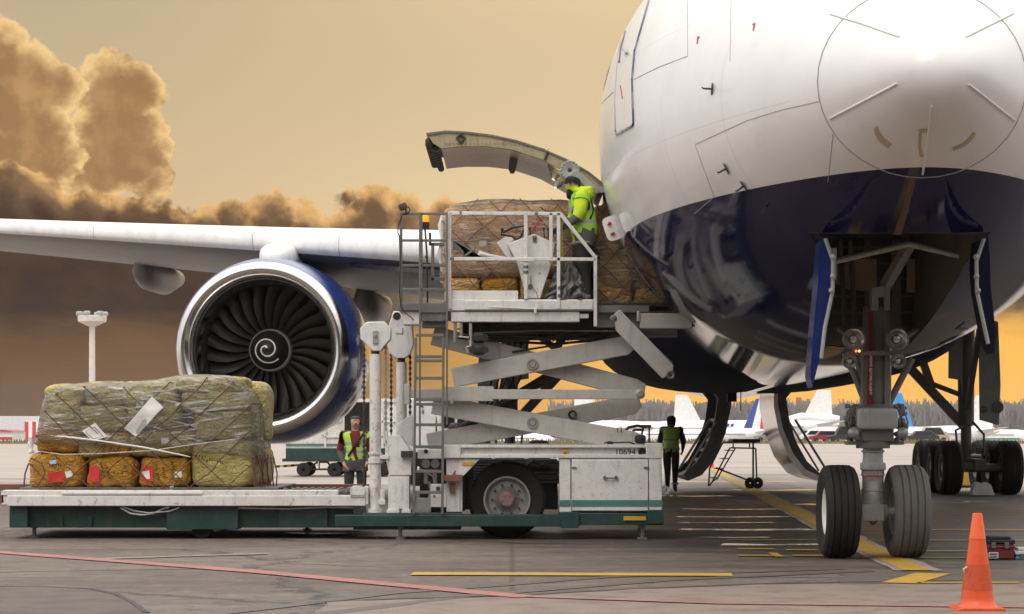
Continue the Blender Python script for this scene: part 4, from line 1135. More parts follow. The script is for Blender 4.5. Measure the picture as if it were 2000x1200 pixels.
q.box(WX(1684, 25.8), WX(1746, 25.8), 25.8, 26.2, WZ(862, 25.8), WZ(838, 25.8)); sub(q, 'steering_collar', 'gear_dk', leg, bevel=.008)
q = MB(); q.rbox((WX(1714, 25.75), 25.85, WZ(818, 25.75)), (.235, .16, .125), 9, 8); sub(q, 'steering_housing', 'gear', leg)
q = MB(); random.seed(2)
for s, xs_ in ((-1, 1664), (1, 1760)):
    for k in range(26):
        c = W(xs_ + random.uniform(-11, 9) * 1, random.uniform(792, 862), 25.95 + random.uniform(-.12, .12)); q.ball(c, random.uniform(.018, .045), 8)
    for k in range(5): q.tube([W(xs_ + random.uniform(-10, 10), 790, 25.9), W(xs_ + random.uniform(-14, 14), 825, 25.8), W(xs_ + random.uniform(-8, 8), 860, 25.9)], .012, 5)
sub(q, 'hydraulic_fittings', 'gear_dk', leg)
for a in (1667, 1763):
    q = MB(); q.ball(W(a, 846, 25.75), .068, 20); sub(q, 'accumulator', 'rim', leg)
q = MB(); q.tube([W(1712, 800, D), W(1712, 690, D), W(1712, 600, D)], [.17, .175, .16], 20); q.pbox(1685, 1700, 640, 797, 25.8, 26.0); q.pbox(1728, 1738, 640, 797, 25.8, 26.0)
q.tube([W(1650, 690, 26), W(1672, 740, 26), W(1695, 800, 26)], .04); q.tube([W(1782, 700, 26), W(1758, 745, 26), W(1735, 790, 26)], .04)
q.tube([W(1672, 700, 26), W(1690, 770, 26)], .03); q.tube([W(1640, 640, 26.3), W(1700, 690, 26.1)], .05); q.tube([W(1790, 640, 26.3), W(1725, 690, 26.1)], .05)
q.cyl(W(1712, 800, D), W(1712, 790, D), .23)
sub(q, 'upper_strut', 'gear_dk', leg)
q = MB(); q.bar(W(1776, 478, 25.4), W(1727, 562, 25.9), .10, .12); q.pprism([(1702, 562), (1740, 556), (1738, 606), (1727, 606), (1727, 580), (1716, 580), (1716, 606), (1702, 606)], 25.8, 26.0)
sub(q, 'drag_brace', 'gear', leg, bevel=.006)
q = MB(); q.pprism([(1690, 872), (1684, 930), (1697, 932), (1700, 905), (1712, 905), (1716, 932), (1728, 930), (1722, 872)], 26.2, 26.3); sub(q, 'torque_link', 'gear_dk', leg)
for a, b, r in ((1668, 663, .125), (1753, 663, .125), (1660, 706, .082), (1755, 706, .086)):
    c = W(a, b, 25.55); q = MB(); q.lathe([(r * .93, -.01), (r, -.02), (r * 1.06, 0), (r * .95, .10), (r * .5, .16)], c, (0, 1, 0), 28); lo = sub(q, 'taxi_light', 'gear_dk', leg)
    q = MB(); q.lathe([(.005, .07), (r * .35, .065), (r * .6, .045), (r * .80, .015), (r * .93, -.006)], c, (0, 1, 0), 28); sub(q, 'reflector', 'chrome', lo)
    q = MB(); q.lathe([(.002, .012), (r * .32, .02), (r * .36, .05)], c, (0, 1, 0), 20); sub(q, 'bulb_shield', 'lamp_glass', lo)
q = MB(); q.bar(W(1655, 690, 25.7), W(1765, 690, 25.7), .06, .05); sub(q, 'lamp_bracket', 'gear_dk', leg)
for a, m in ((1672, 'red'), (1678, 'amber')):
    q = MB(); q.ball(W(a, 686, 25.5), .012); q.build('indicator_lamp', emit('lit_' + m + '_indicator', (1, .08, .04) if m == 'red' else (1, .6, .1), 6), leg)
q = MB(); q.grid(lambda u, v: W(1695 + 9 * u + 2 * math.sin(v * 5), 610 + 182 * v, 25.72 + .02 * math.sin(v * 7)), 1, 20); rb = sub(q, 'warning_ribbon', 'red_cloth', leg)
q = MB(); text_mesh('REMOVE BEFORE FLIGHT', .045, q, Matrix.Translation(W(1700.5, 730, 25.68)) @ Matrix.Rotation(R(90), 4, 'Y')); sub(q, 'ribbon_print', 'mark_white', rb, smooth=False)
q = MB()
for k, tx in enumerate(('INFLATE', 'TIRES WITH', 'NITROGEN', 'ONLY')): text_mesh(tx, .036, q, Matrix.Translation(W(1705, 924 + k * 4.6, 25.855)))
sub(q, 'gear_notice', 'red', leg, smooth=False)
def tyre(c, R_, w, par, m, rm, rmr, grooves=4):
    """tyre with ribs about the x axis, plus its rim"""
    pf = [(rmr, -w * .36), (R_ * .70, -w * .47), (R_ * .86, -w * .485), (R_ * .94, -w * .43), (R_ * .985, -w * .32)]
    for k in range(grooves):
        x = -w * .28 + w * .56 * k / (grooves - 1); g = w * .018; rr = R_ * (1 - .018 * (2 * abs(x) / w) ** 2)
        pf += [(rr, x - g * 1.4), (rr - .014, x - g), (rr - .014, x + g), (rr, x + g * 1.4)]
    pf += [(R_ * .985, w * .32), (R_ * .94, w * .43), (R_ * .86, w * .485), (R_ * .70, w * .47), (rmr, w * .36)]
    q = MB(); q.lathe(pf, c, (1, 0, 0), 56); t = q.build('wheel', M[m], par, ang=30)
    q = MB()
    q.lathe([(.01, -w * .30), (rmr * .35, -w * .31), (rmr * .45, -w * .20), (rmr * .85, -w * .22), (rmr * .97, -w * .36), (rmr * 1.03, -w * .37)], c, (1, 0, 0), 36)
    q.lathe([(.01, w * .30), (rmr * .35, w * .31), (rmr * .45, w * .20), (rmr * .85, w * .22), (rmr * .97, w * .36), (rmr * 1.03, w * .37)], c, (1, 0, 0), 36)
    q.build('rim', M[rm], t)
    return t
c1 = W(1637, 999, D); tyre(Vector((c1.x, D, .545)), .545, .41, plane, 'tyre', 'rim_white', .27)
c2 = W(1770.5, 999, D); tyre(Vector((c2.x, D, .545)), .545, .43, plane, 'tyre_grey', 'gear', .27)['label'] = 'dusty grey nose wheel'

# ------------------------------------------------------------------ main gear
def main_gear(sg):
    c = PM @ Vector((sg * 5.49, 33.4, 0)); y = c.y
    q = MB(); q.tube([(c.x, y, .8), (c.x, y, 1.6), (c.x, y, 1.62), (c.x, y, 4.6)], [.13, .13, .19, .22], 18)
    lg = sub(q, 'main_leg', 'gear_dk', plane)
    q = MB(); q.bar((c.x, y, 1.55), (c.x - sg * 1.75, y + .1, 3.45), .16, .22); q.bar((c.x, y, 2.3), (c.x - sg * 1.0, y + .15, 2.7), .1, .12); q.bar((c.x, y - .1, 2.0), (c.x, y - 1.6, 3.9), .12, .16); q.bar((c.x, y + .1, 2.2), (c.x, y + 1.8, 4.0), .12, .16)
    q.bar((c.x - sg * .85, y, 2.6), (c.x - sg * 1.3, y, 3.9), .14, .18); q.bar((c.x - sg * 1.5, y - .1, 3.2), (c.x - sg * .4, y - .1, 4.0), .2, .16)
    sub(q, 'side_brace', 'gear_dk', lg)
    q = MB(); q.pprism([(0, 0), (1, 0), (1, 1)], 1, 2) if False else q.prism([(c.x + sg * .28, 1.75), (c.x + sg * .74, 1.62), (c.x + sg * .78, 2.6), (c.x + sg * .72, 4.1), (c.x + sg * .26, 4.2)], y - .25, y - .17)
    md = sub(q, 'leg_door', 'gear', lg, bevel=.01)
    q = MB()
    for dx, dz in ((.36, 2.0), (.70, 2.05)): q.cyl((c.x + sg * dx, y - .30, dz), (c.x + sg * dx, y - .24, dz), .14 if dx > .5 else .09)
    sub(q, 'fastener', 'gear_dk', md)
    q = MB(); q.prism([(c.x - sg * .12, 2.3), (c.x - sg * .16, 2.7), (c.x - sg * .46, 2.75), (c.x - sg * .44, 4.3), (c.x - sg * .12, 4.3)], y - .2, y - .14); sub(q, 'brace_plate', 'gear', lg)
    q = MB(); q.bar((c.x, y - 1.65, .70), (c.x, y + 1.65, .70), .26, .26); q.cyl((c.x - .35, y, .75), (c.x + .35, y, .75), .18)
    for k in (-1.45, 0, 1.45): q.cyl((c.x - .6, y + k, .62), (c.x + .6, y + k, .62), .10)
    q.tube([(c.x - .1, y - .3, 1.6), (c.x - .35, y - .5, 1.5), (c.x - .32, y - .6, 1.0)], .03, 6); q.tube([(c.x + .1, y - .3, 1.7), (c.x + .3, y - .6, 1.4), (c.x + .25, y - .9, .9)], .03, 6)
    sub(q, 'bogie_beam', 'gear_dk', lg)
    for k in (-1.45, 0, 1.45):
        for s in (-1, 1): tyre(Vector((c.x + s * .70, y + k, .63)), .63, .50, lg, 'tyre', 'rim', .30)
main_gear(1); main_gear(-1)
# big curved doors hanging from the keel
for sg in (-1, 1):
    cl = PM @ Vector((0, 33.2, 0)); px = lambda a: cl.x + .20 + sg * (a)
    out_ = [(.50, 2.60), (.50, 2.05), (.62, 1.45), (.86, .85), (1.18, .45), (1.50, .32)]
    inn = [(1.62, .46), (1.28, .78), (1.02, 1.25), (.86, 1.80), (.80, 2.25), (1.0, 2.5), (1.0, 2.6)]
    thin = [(1.60, .42), (1.24, .58), (.95, .96), (.72, 1.52), (.60, 2.08), (.60, 2.60)]
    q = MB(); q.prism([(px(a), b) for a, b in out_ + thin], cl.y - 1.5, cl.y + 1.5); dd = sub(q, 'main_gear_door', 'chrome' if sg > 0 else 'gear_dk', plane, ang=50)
    q = MB(); q.prism([(px(a), b) for a, b in [(.60, 2.6), (.60, 2.08), (.72, 1.52), (.95, .96), (1.24, .58), (1.56, .44)] + inn], cl.y - 1.45, cl.y - 1.33)
    q.prism([(px(a), b) for a, b in [(.60, 2.6), (.60, 2.08), (.72, 1.52), (.95, .96), (1.24, .58), (1.56, .44)] + inn], cl.y + 1.2, cl.y + 1.3)
    for k in range(6):
        t = k / 5; a = (px(.72 + .6 * t ** 1.6), 1.75 - 1.2 * t)
        q.bar((a[0], cl.y - 1.4, a[1]), (a[0], cl.y + 1.3, a[1]), .08, .08)
    sub(q, 'door_rib', 'gear_dk', dd)
    q = MB(); q.tube([(px(.85), cl.y - 1.52, 1.7), (px(1.55), cl.y - 1.52, .55)], .025); q.tube([(px(1.0), cl.y - 1.5, 1.75), (px(1.7), cl.y - 1.5, .62)], .03); sub(q, 'door_rod', 'gear', dd)

# ------------------------------------------------------------------ raised cargo door
D0 = D_Y0 + NOSE_D + .03; D1 = D0 + 2.66
outer = [(1184, 362), (1150, 335), (1110, 312), (1060, 290), (1010, 274), (960, 263), (910, 257), (870, 255), (832, 260)]
inner = [(846, 280), (862, 290), (900, 286), (950, 286), (1000, 292), (1060, 312), (1100, 334), (1130, 352), (1166, 378)]
skin_in = [(836, 265), (870, 259), (910, 261), (960, 267), (1010, 278), (1060, 294), (1110, 316), (1150, 339), (1180, 366)]
q = MB(); q.pprism(outer + skin_in, D0, D1); cd = sub(q, 'cargo_door', 'steel', plane, ang=60)
q = MB(); q.pprism(skin_in[::-1] + inner, D1 - .12, D1 - .02); sub(q, 'door_end_frame', 'primer', cd, ang=50)
q = MB(); q.pprism(skin_in[::-1] + inner, D0 + .02, D0 + .12); fr_ = sub(q, 'door_end_frame', 'primer', cd, ang=50)
q = MB(); q.pprism([(a, b - 7) for a, b in inner[1:]] + [(a, b) for a, b in inner[:0:-1]], D0 + .12, D1 - .12); sub(q, 'door_liner', 'liner', cd, ang=50)
q = MB()
for k in range(9):
    y = D0 + .15 + k * .29; q.rbox((WX(838, D0), y, WZ(277, D0)), (.06, .06, .07), 4, 4); q.cyl((WX(850, D0), y, WZ(287, D0)), (WX(850, D0), y + .1, WZ(287, D0)), .05, seg=10)
sub(q, 'door_latch', 'steel_dk', cd)
q = MB(); q.pprism([(996, 303), (1012, 306), (1008, 330), (1004, 338), (997, 338), (993, 330)], D0 + 1.0, D0 + 1.1); sub(q, 'latch_hook', 'steel', cd)
q = MB(); q.ptube([(900, 262), (893, 270), (900, 279), (908, 271), (900, 262)], D0, .022); q.ptube([(1070, 297), (1064, 313)], D0 + .01, .02); sub(q, 'door_fitting', 'steel_dk', cd)
q = MB()
for k in range(26):
    t = k / 25; a = 870 + 200 * t; b = 281 + 34 * max(0, t - .55) ** 1.4; q.ball(W(a, b, D0 + .01), .008, 6)
sub(q, 'rivets', 'steel', cd)
q = MB(); c = W(1113, 333, D0 - .05); q.lathe([(.03, 0), (.09, -.02), (.135, -.02), (.14, .02)], c, (0, 1, 0), 24)
for k in range(16): q.ball(c + Vector((math.cos(k * math.pi / 8) * .12, -.02, math.sin(k * math.pi / 8) * .12)), .016, 6)
q.pprism([(1118, 335), (1126, 331), (1167, 366), (1166, 377), (1158, 377), (1116, 342)], D0 - .10, D0 - .03); q.cyl(W(1163, 372, D0 - .1), W(1163, 372, D0), .05); q.pprism([(1163, 366), (1190, 367), (1192, 375), (1163, 378)], D0 - .06, D0 + .02)
q.bar(W(1188, 372, D0), W(1190, 390, D0), .05, .05)
sub(q, 'hinge_arm', 'gear', cd, bevel=.005)
q = MB(); q.pprism([(1068, 316), (1096, 328), (1106, 352), (1086, 362), (1076, 345)], D0 + .3, D0 + .42); sub(q, 'lamp_bracket', 'gear_dk', cd)
for a, b in ((1088, 341), (1092, 357)):
    q = MB(); c = W(a, b, D0 + .2); q.lathe([(.05, 0), (.06, .03), (.03, .10)], c, (-.4, -.3, -.6), 16); l_ = sub(q, 'loading_lamp', 'gear', cd)
    q = MB(); q.lathe([(.001, -.004), (.048, .0)], c, (-.4, -.3, -.6), 16); sub(q, 'lamp_lens', 'lamp_on', l_)
# ------------------------------------------------------------------ scissor-lift cargo loader
D = 30.4; FD = 33.6
gl = W(1000, 1000, D); gl.z = 0
loader = thing('cargo_loader', 'white and dark green scissor lift cargo loader docked at the airliner', 'cargo loader', gl)
def part(q, name, m, par=loader, bev=.008, **k): return q.build(name, M[m] if isinstance(m, str) else m, par, bevel=bev, **k)
# -- chassis
q = MB(); q.pbox(18, 690, 990, 1031, D + .25, FD - .25); q.pbox(325, 465, 989, 1035, D + .12, D + .5); q.pbox(18, 54, 989, 1031, D + .10, D + .3)
q.pbox(115, 123, 1010, 1030, D + .2, D + .3); q.pbox(172, 180, 1010, 1030, D + .2, D + .3); q.pbox(545, 640, 992, 1031, D + .18, D + .3)
ch = part(q, 'chassis', 'green', bev=.012)
q = MB(); q.pbox(654, 1132, 1006, 1029, D - .08, D + .22); q.pbox(1095, 1130, 1000, 1032, D - .10, D + .24); q.pbox(690, 900, 1029, 1035, D + .1, D + .9)
q.pbox(708, 900, 1002, 1007, D - .05, D + .6); part(q, 'side_step', 'green', bev=.008)
q = MB(); q.pbox(1100, 1296, 1002, 1026, D - .02, FD); q.pbox(1265, 1297, 996, 1024, D - .06, FD); fbm = part(q, 'front_bumper', 'green', bev=.01)
q = MB(); q.pbox(1218, 1262, 1009, 1017, D - .05, D - .02); part(q, 'side_marker', 'amber_flat', fbm, .003)
for px, y1, dd in ((67, 1043, .4), (782, 1050, .05), (1254, 1052, .1), (600, 1043, 2.8), (1254, 1052, 2.8)):
    c = W(px, 1000, D + dd); q = MB(); q.cyl((c.x, c.y, .03), (c.x, c.y, .42), .028, seg=12); q.cyl((c.x, c.y, 0), (c.x, c.y, .03), .07, seg=16); q.cyl((c.x, c.y, .14), (c.x, c.y, .2), .05, seg=12); part(q, 'jack_foot', 'steel', bev=0)
q = MB(); q.tube([W(a, b, D + .1) for a, b in ((235, 992), (255, 1003), (278, 1006), (300, 1003), (318, 994), (330, 991))], .012, 6); q.tube([W(a, b, D + .08) for a, b in ((240, 990), (262, 998), (290, 1002), (330, 999), (350, 992))], .009, 6); q.ptube([(440, 992), (560, 994), (640, 991), (690, 992)], D + .15, .012)
part(q, 'cable', 'white', bev=0)
c = W(395, 1025, D + .35); q = MB(); q.cyl((c.x, D + .3, .14), (c.x, D + .55, .14), .14, seg=24); q.cyl((c.x, FD - .55, .14), (c.x, FD - .3, .14), .14, seg=24); part(q, 'support_wheel', 'black', bev=.01)
# -- lower platform
q = MB(); q.pbox(14, 714, 968, 989, D, D + .14); q.pbox(14, 714, 975, 989, FD - .2, FD - .05); q.pbox(2, 16, 964, 987, D + .05, FD - .2); lp = part(q, 'lower_platform', 'white_worn', bev=.012)
q = MB(); q.pbox(5, 660, 958, 968, D + .03, D + .30); q.pbox(120, 395, 961, 967, D - .01, D + .02); part(q, 'side_guide', 'white_worn', lp, .01)
q = MB(); q.pbox(-12, 8, 966, 984, D + .05, D + .5); q.pbox(-30, -8, 958, 975, D + .1, D + .4); part(q, 'coupling', 'rusty', lp, .01)
q = MB(); q.box(WX(14, D), WX(714, D), D + .2, FD - .2, WZ(975, D), WZ(968, D)); part(q, 'deck_plate', 'steel_dk', lp)
q = MB()
for k in range(44):
    x = WX(20, D) + k * .108; q.cyl((x, D + .35, WZ(966, D)), (x, FD - .3, WZ(966, D)), .032, seg=8)
part(q, 'rollers', 'steel', lp, 0)
q = MB(); q.pbox(-10, 720, 946, 958, FD - .2, FD - .1); part(q, 'rear_guide', 'rusty', lp)
q = MB(); q.pbox(684, 713, 953, 971, D - .02, D + .16); q.pprism([(684, 953), (690, 949), (706, 949), (713, 955), (713, 968), (684, 968)], D - .03, D - .01); q.pbox(712, 719, 950, 986, D + .02, D + .2); part(q, 'guide_bracket', 'white', lp, .006)
q = MB()
for a in (548, 570, 668): q.pprism([(a, 958), (a + 8, 953), (a + 22, 957), (a + 22, 960)], D + .2, D + .24)
part(q, 'stop_lug', 'steel', lp, 0)
# -- masts
def mast(px, ytop, ybase, DD, r, tilt=0):
    q = MB(); q.tube([W(px, ybase, DD), W(px, ytop, DD)], r, 24); q.cyl(W(px, 905, DD), W(px, 895, DD), r * 1.25, seg=24); q.cyl(W(px, 888, DD), W(px, 884, DD), r * 1.2, seg=24)
    q.cyl(W(px, ybase, DD), W(px, ybase - 9, DD), r * 1.45, seg=24); m = part(q, 'mast', 'white_worn', bev=0)
    q = MB(); q.cyl(W(px, ytop + 2, DD), W(px, ytop - 16, DD), r * .72, seg=20); part(q, 'mast_rod', 'steel_dk', m, 0)
    return m
m1 = mast(733, 692, 1003, D + .12, .079)
q = MB(); q.pprism([(703, 642), (716, 629), (750, 628), (764, 641), (763, 662), (749, 678), (744, 686), (727, 686), (720, 677), (704, 663)], D + .02, D + .24); mh = part(q, 'mast_head', 'white', m1, .012)
q = MB(); q.pbox(728, 738, 646, 671, D - .01, D + .03); q.cyl(W(733, 656, D - .03), W(733, 656, D), .02, seg=10); part(q, 'head_plate', 'gear', m1, .004)
m2 = mast(784, 708, 1000, FD - .3, .079)
q = MB(); q.pprism([(754, 655), (768, 608), (800, 608), (806, 640), (808, 672), (800, 694), (790, 700), (772, 700), (760, 690)], FD - .42, FD - .18); part(q, 'mast_head', 'white', m2, .012)
def chain(px, y0, y1, DD, m):
    q = MB(); n = int(abs(y1 - y0) / 5.2)
    for i in range(n):
        p = W(px, y0 + (y1 - y0) * (i + .5) / n, DD); h = abs(y1 - y0) / n * DD / F
        if i % 2: q.rbox(p, (.022, .010, h * .68), 3, 3)
        else: q.rbox(p, (.010, .022, h * .68), 3, 3)
    part(q, 'chain', m, bev=0)
chain(711, 676, 948, D + .13, 'steel_dk'); chain(753.5, 672, 842, D + .13, 'rim'); chain(764, 684, 850, FD - .3, 'steel_dk'); chain(801, 690, 830, FD - .3, 'steel_dk')
q = MB(); q.pbox(750, 757, 842, 861, D + .08, D + .18); q.cyl(W(754, 861, D + .13), W(754, 890, D + .13), .014, seg=8); part(q, 'chain_anchor', 'white', bev=.004)
q = MB(); q.pprism([(758, 851), (781, 851), (803, 882), (803, 929), (760, 929), (753, 893)], D + .05, D + .5); q.pbox(758, 799, 930, 1003, D + .06, D + .45); q.pbox(755, 802, 996, 1004, D + .03, D + .5)
q.box(WX(763, D), WX(795, D), D + .055, D + .065, WZ(996, D), WZ(932, D)); part(q, 'mast_foot', 'white', bev=.01)
q = MB(); q.pprism([(777, 830), (797, 813), (806, 812), (806, 872), (790, 866), (777, 850)], D + .6, D + .7); part(q, 'guard_plate', 'white', bev=.006)
q = MB(); q.pbox(739, 752, 977, 986, D + .05, D + .2); q.pbox(742, 751, 958, 978, D + .08, D + .14); q.cyl(W(747, 957, D + .1), W(747, 985, D + .1), .03, seg=10); q.pbox(742, 760, 889, 897, D + .02, D + .12); part(q, 'mast_clamp', 'white', bev=.005)
q = MB(); q.pbox(783, 806, 881, 893, D - .04, D + .06); part(q, 'ladder_bracket', 'steel_dk', bev=.004)
# -- ladder
q = MB()
for px, x2 in ((812, 808), (866, 864)):
    q.bar(W(px, 660, D - .12), W(x2, 1004, D - .12), .034, .05, up=Vector((0, 1, 0)))
for px in (820, 873): q.bar(W(px, 415, D - .12), W(px, 870 if px == 820 else 830, D - .12), .026, .04, up=Vector((0, 1, 0)))
lad = part(q, 'ladder', 'steel', bev=.004)
for y in (655, 697, 705, 739, 781, 790, 830, 873, 921, 962):
    q = MB(); xa = 812 - (y - 660) * 4 / 344; q.bar(W(xa, y, D - .12), W(xa + 54, y, D - .12), .03, .042); part(q, 'rung', 'steel', lad, .004)
q = MB()
for px in (783, 823, 873): q.bar(W(px, 416, D + .02), W(px, 604, D + .02), .034, .034, up=Vector((0, 1, 0)))
for y in (418, 470, 519, 566, 597): q.bar(W(783, y, D + .02), W(876, y, D + .02), .034, .034)
gr = part(q, 'guard_rail', 'steel', bev=.004)
q = MB()
for px in (784, 873): q.bar(W(px, 416, FD - .2), W(px, 604, FD - .2), .034, .034, up=Vector((0, 1, 0)))
q.pbox(842, 848, 476, 549, D + .6, D + .66); q.pbox(842, 868, 474, 480, D + .6, D + .66); q.pbox(842, 868, 542, 548, D + .6, D + .66); part(q, 'gate_frame', 'steel', gr, .004)
q = MB(); c = W(787, 404, D); q.rbox(c, (.055, .035, .045), 6, 5); q.v = [Matrix.Translation(c) @ Matrix.Rotation(R(-28), 4, 'Y') @ Matrix.Rotation(R(25), 4, 'Z') @ Matrix.Translation(-c) @ p for p in q.v]; q.cyl(W(792, 408, D), W(794, 417, D), .014, seg=8); part(q, 'work_light', 'steel_dk', bev=0)
q = MB(); q.tube([W(a, b, D - .01) for a, b in ((797, 404), (801, 410), (798, 415), (786, 420), (778, 440), (777, 455), (780, 462), (782, 520), (780, 570), (783, 598), (792, 612), (803, 620), (808, 626))], .008, 6); part(q, 'lamp_cable', 'black', bev=0)
q = MB(); q.pbox(823, 838, 434, 446, D + .1, D + .24); q.tube([W(830, 446, D + .16), W(834, 500, D + .16), W(835, 598, D + .16)], .014, 8); q.ball(W(833, 502, D + .14), .022); q.cyl(W(840, 455, D + .3), W(840, 480, D + .3), .018, seg=8); bc = part(q, 'beacon_post', 'steel_dk', bev=.004)
q = MB(); c = W(830.5, 433, D + .17); q.lathe([(.055, 0), (.052, .05), (.044, .085), (.02, .095), (.001, .096)], c, (0, 0, 1), 20); part(q, 'beacon', 'amber', bc, 0)
# -- upper platform
q = MB(); q.pbox(777, 878, 592, 607, D, D + .2); q.pbox(777, 878, 597, 606, FD - .3, FD); q.box(WX(777, D), WX(1165, D), D + .15, FD - .1, WZ(606, D), WZ(596, D)); part(q, 'rear_deck', 'steel', bev=.006)
q = MB(); q.pbox(786, 820, 608, 634, D + .05, D + .5); q.pbox(772, 786, 640, 652, D + .1, D + .4); part(q, 'deck_bracket', 'white_worn', bev=.006)
q = MB(); c = W(775, 618, D + .03); q.lathe([(.02, 0), (.05, -.01), (.055, .04)], c, (0, 1, 0), 20); q.lathe([(.001, -.03), (.018, -.028), (.02, 0)], c, (0, 1, 0), 12); part(q, 'cable_reel', 'black', bev=0)
q = MB(); q.pbox(824, 872, 610, 628, D + .02, D + .3); q.pbox(820, 876, 606, 611, D, D + .3); q.pbox(824, 872, 630, 640, D + .1, D + .4)
for k in range(3):
    for y in (613, 625): q.cyl(W(834 + k * 16, y, D), W(834 + k * 16, y, D + .05), .012, seg=8)
part(q, 'joint_plate', 'steel', bev=.003)
q = MB(); q.pbox(874, 1165, 585, 607, D - .04, D + .15); q.pbox(907, 1158, 587, 605, D - .07, D - .035); q.pbox(881, 1012, 568, 585, D, D + .03); q.pbox(874, 882, 560, 608, D - .05, D + .05)
up = part(q, 'upper_platform', 'white', bev=.008)
q = MB(); q.box(WX(874, D), WX(1165, D), FD - .2, FD, WZ(607, D), WZ(585, D)); part(q, 'far_edge_beam', 'white', up, .008)
q = MB(); q.pbox(881, 1132, 609, 629, D - .02, D + .2); q.pbox(1132, 1150, 613, 622, D, D + .1); part(q, 'side_beam', 'white', up, .008)
q = MB(); q.box(WX(880, D), WX(1340, D), D + .2, FD - .2, WZ(596, D), WZ(590, D))
part(q, 'deck_plate', 'steel_dk', up)
q = MB()
for k in range(30):
    x = WX(885, D) + k * .108; q.cyl((x, D + .4, WZ(589, D)), (x, FD - .3, WZ(589, D)), .03, seg=8)
part(q, 'rollers', 'steel', up, 0)
q = MB(); q.ptube([(955, 600), (1048, 604)], D - .075, .006); q.ptube([(1046, 603), (1046, 612)], D - .08, .02); part(q, 'latch_rod', 'white_worn', up, 0)
# rails
q = MB(); rr = .024
for px, y0, y1 in ((878, 415, 604), (1027, 420, 585), (1076, 416, 505), (1091, 416, 604), (1163, 500, 638)): q.bar(W(px, y0, D - .06), W(px, y1, D - .06), rr * 2, rr * 2, up=Vector((0, 1, 0)))
for a, b in (((878, 417), (1095, 418)), ((878, 506), (1164, 507)), ((1094, 418), (1162, 502))): q.bar(W(*a, D - .06), W(*b, D - .06), rr * 2, rr * 2)
q.pbox(1012, 1045, 503, 511, D - .10, D - .04); q.pbox(897, 920, 414, 421, D - .09, D - .03)
ra = part(q, 'hand_rail', 'white', up, .006)
q = MB()
for px, y0, y1 in ((878, 418, 590), (1091, 418, 590)): q.bar(W(px, y0, FD - .1), W(px, y1, FD - .1), rr * 2, rr * 2, up=Vector((0, 1, 0)))
q.bar(W(878, 418, FD - .1), W(1091, 418, FD - .1), rr * 2, rr * 2); part(q, 'far_rail', 'white', up, .006)
q = MB()
for a, b in ((884, 506), (900, 417), (1047, 418), (1027, 522), (1027, 532), (1092, 563), (1092, 578)): q.cyl(W(a, b - 3, D - .06), W(a, b + 3, D - .06), .034, seg=10)
part(q, 'rail_clamp', 'steel', ra, 0)
q = MB(); q.ball(W(1167, 503, D - .05), .035, 12); part(q, 'rubber_stop', 'black', ra, 0)
q = MB(); q.pprism([(885, 470), (897, 474), (913, 490), (918, 502), (930, 502), (905, 500), (897, 490), (885, 488)], D + .05, D + .1); q.pbox(905, 922, 488, 502, D + .05, D + .2); q.bar(W(908, 500, D), W(928, 486, D), .05, .03); part(q, 'pallet_stop', 'gear_dk', up, .004)
# console
q = MB(); q.pprism([(991, 476), (1043, 457), (1084, 475), (1081, 505), (1055, 583), (1029, 583), (1010, 512)], D + .04, D + .35); co = part(q, 'control_console', 'white', bev=.012)
q = MB(); q.pbox(1041, 1048, 462, 473, D + .02, D + .05); q.cyl(W(1044, 461, D + .02), W(1044, 466, D + .02), .03, seg=12); q.cyl(W(1036, 560, D + .02), W(1036, 560, D + .04), .035, seg=10); q.ptube([(1037, 540), (1037, 562)], D + .02, .005); q.ptube([(1030, 565), (1040, 562), (1048, 570), (1050, 582)], D + .02, .004); q.cyl(W(1054, 534, D + .03), W(1054, 534, D + .05), .012, seg=8); part(q, 'console_fitting', 'steel', co, 0)
q = MB(); q.tube([W(a, b, D + .1) for a, b in ((981, 448), (979, 459), (1000, 462), (1009, 470), (1018, 462), (1026, 441), (1000, 446), (982, 455))], .014, 6); q.tube([W(1009, 466, D + .1), W(1008, 478, D + .1)], .02, 8); q.ball(W(981, 449, D + .1), .022)
for a in (1037, 1064, 1072): q.tube([W(a, 470, D + .12), W(a - 2, 447, D + .12)], .009, 6); q.ball(W(a - 2, 447, D + .12), .018)
q.tube([W(1055, 405, D + .1), W(1068, 414, D + .1), W(1080, 416, D)], .010, 6); q.pbox(1068, 1084, 412, 418, D - .03, D + .05); part(q, 'control_levers', 'black', co, 0)
q = MB(); q.pprism([(970, 474), (989, 461), (999, 463), (1003, 468), (991, 477), (1002, 509), (990, 503)], D + .3, D + .32); part(q, 'notice_board', 'paper', co, 0)
q = MB(); random.seed(9)
for k in range(8): q.tube([W(1080 + random.uniform(-3, 8), 470 + k * 6, D + .1), W(1086 + random.uniform(-6, 8), 476 + k * 6, D + .05), W(1080 + random.uniform(-6, 10), 486 + k * 5, D + .1)], .012, 6)
part(q, 'valve_cluster', 'rim', co, 0)
pts = []
for i in range(220):
    t = i / 219
    if t < .78: a, b = 1097 - 1 * math.sin(t * 5), 424 + 84 * t / .78
    else:
        k = (t - .78) / .22 * math.pi; a, b = 1086 + 11 * math.cos(k), 508 + 11 * math.sin(k)
    th = i * .9; pts.append(W(a, b, D - .02) + Vector((math.cos(th) * .020, math.sin(th) * .020, 0)))
q = MB(); q.tube(pts, .0065, 5); part(q, 'coiled_hose', 'yellow', co, 0)
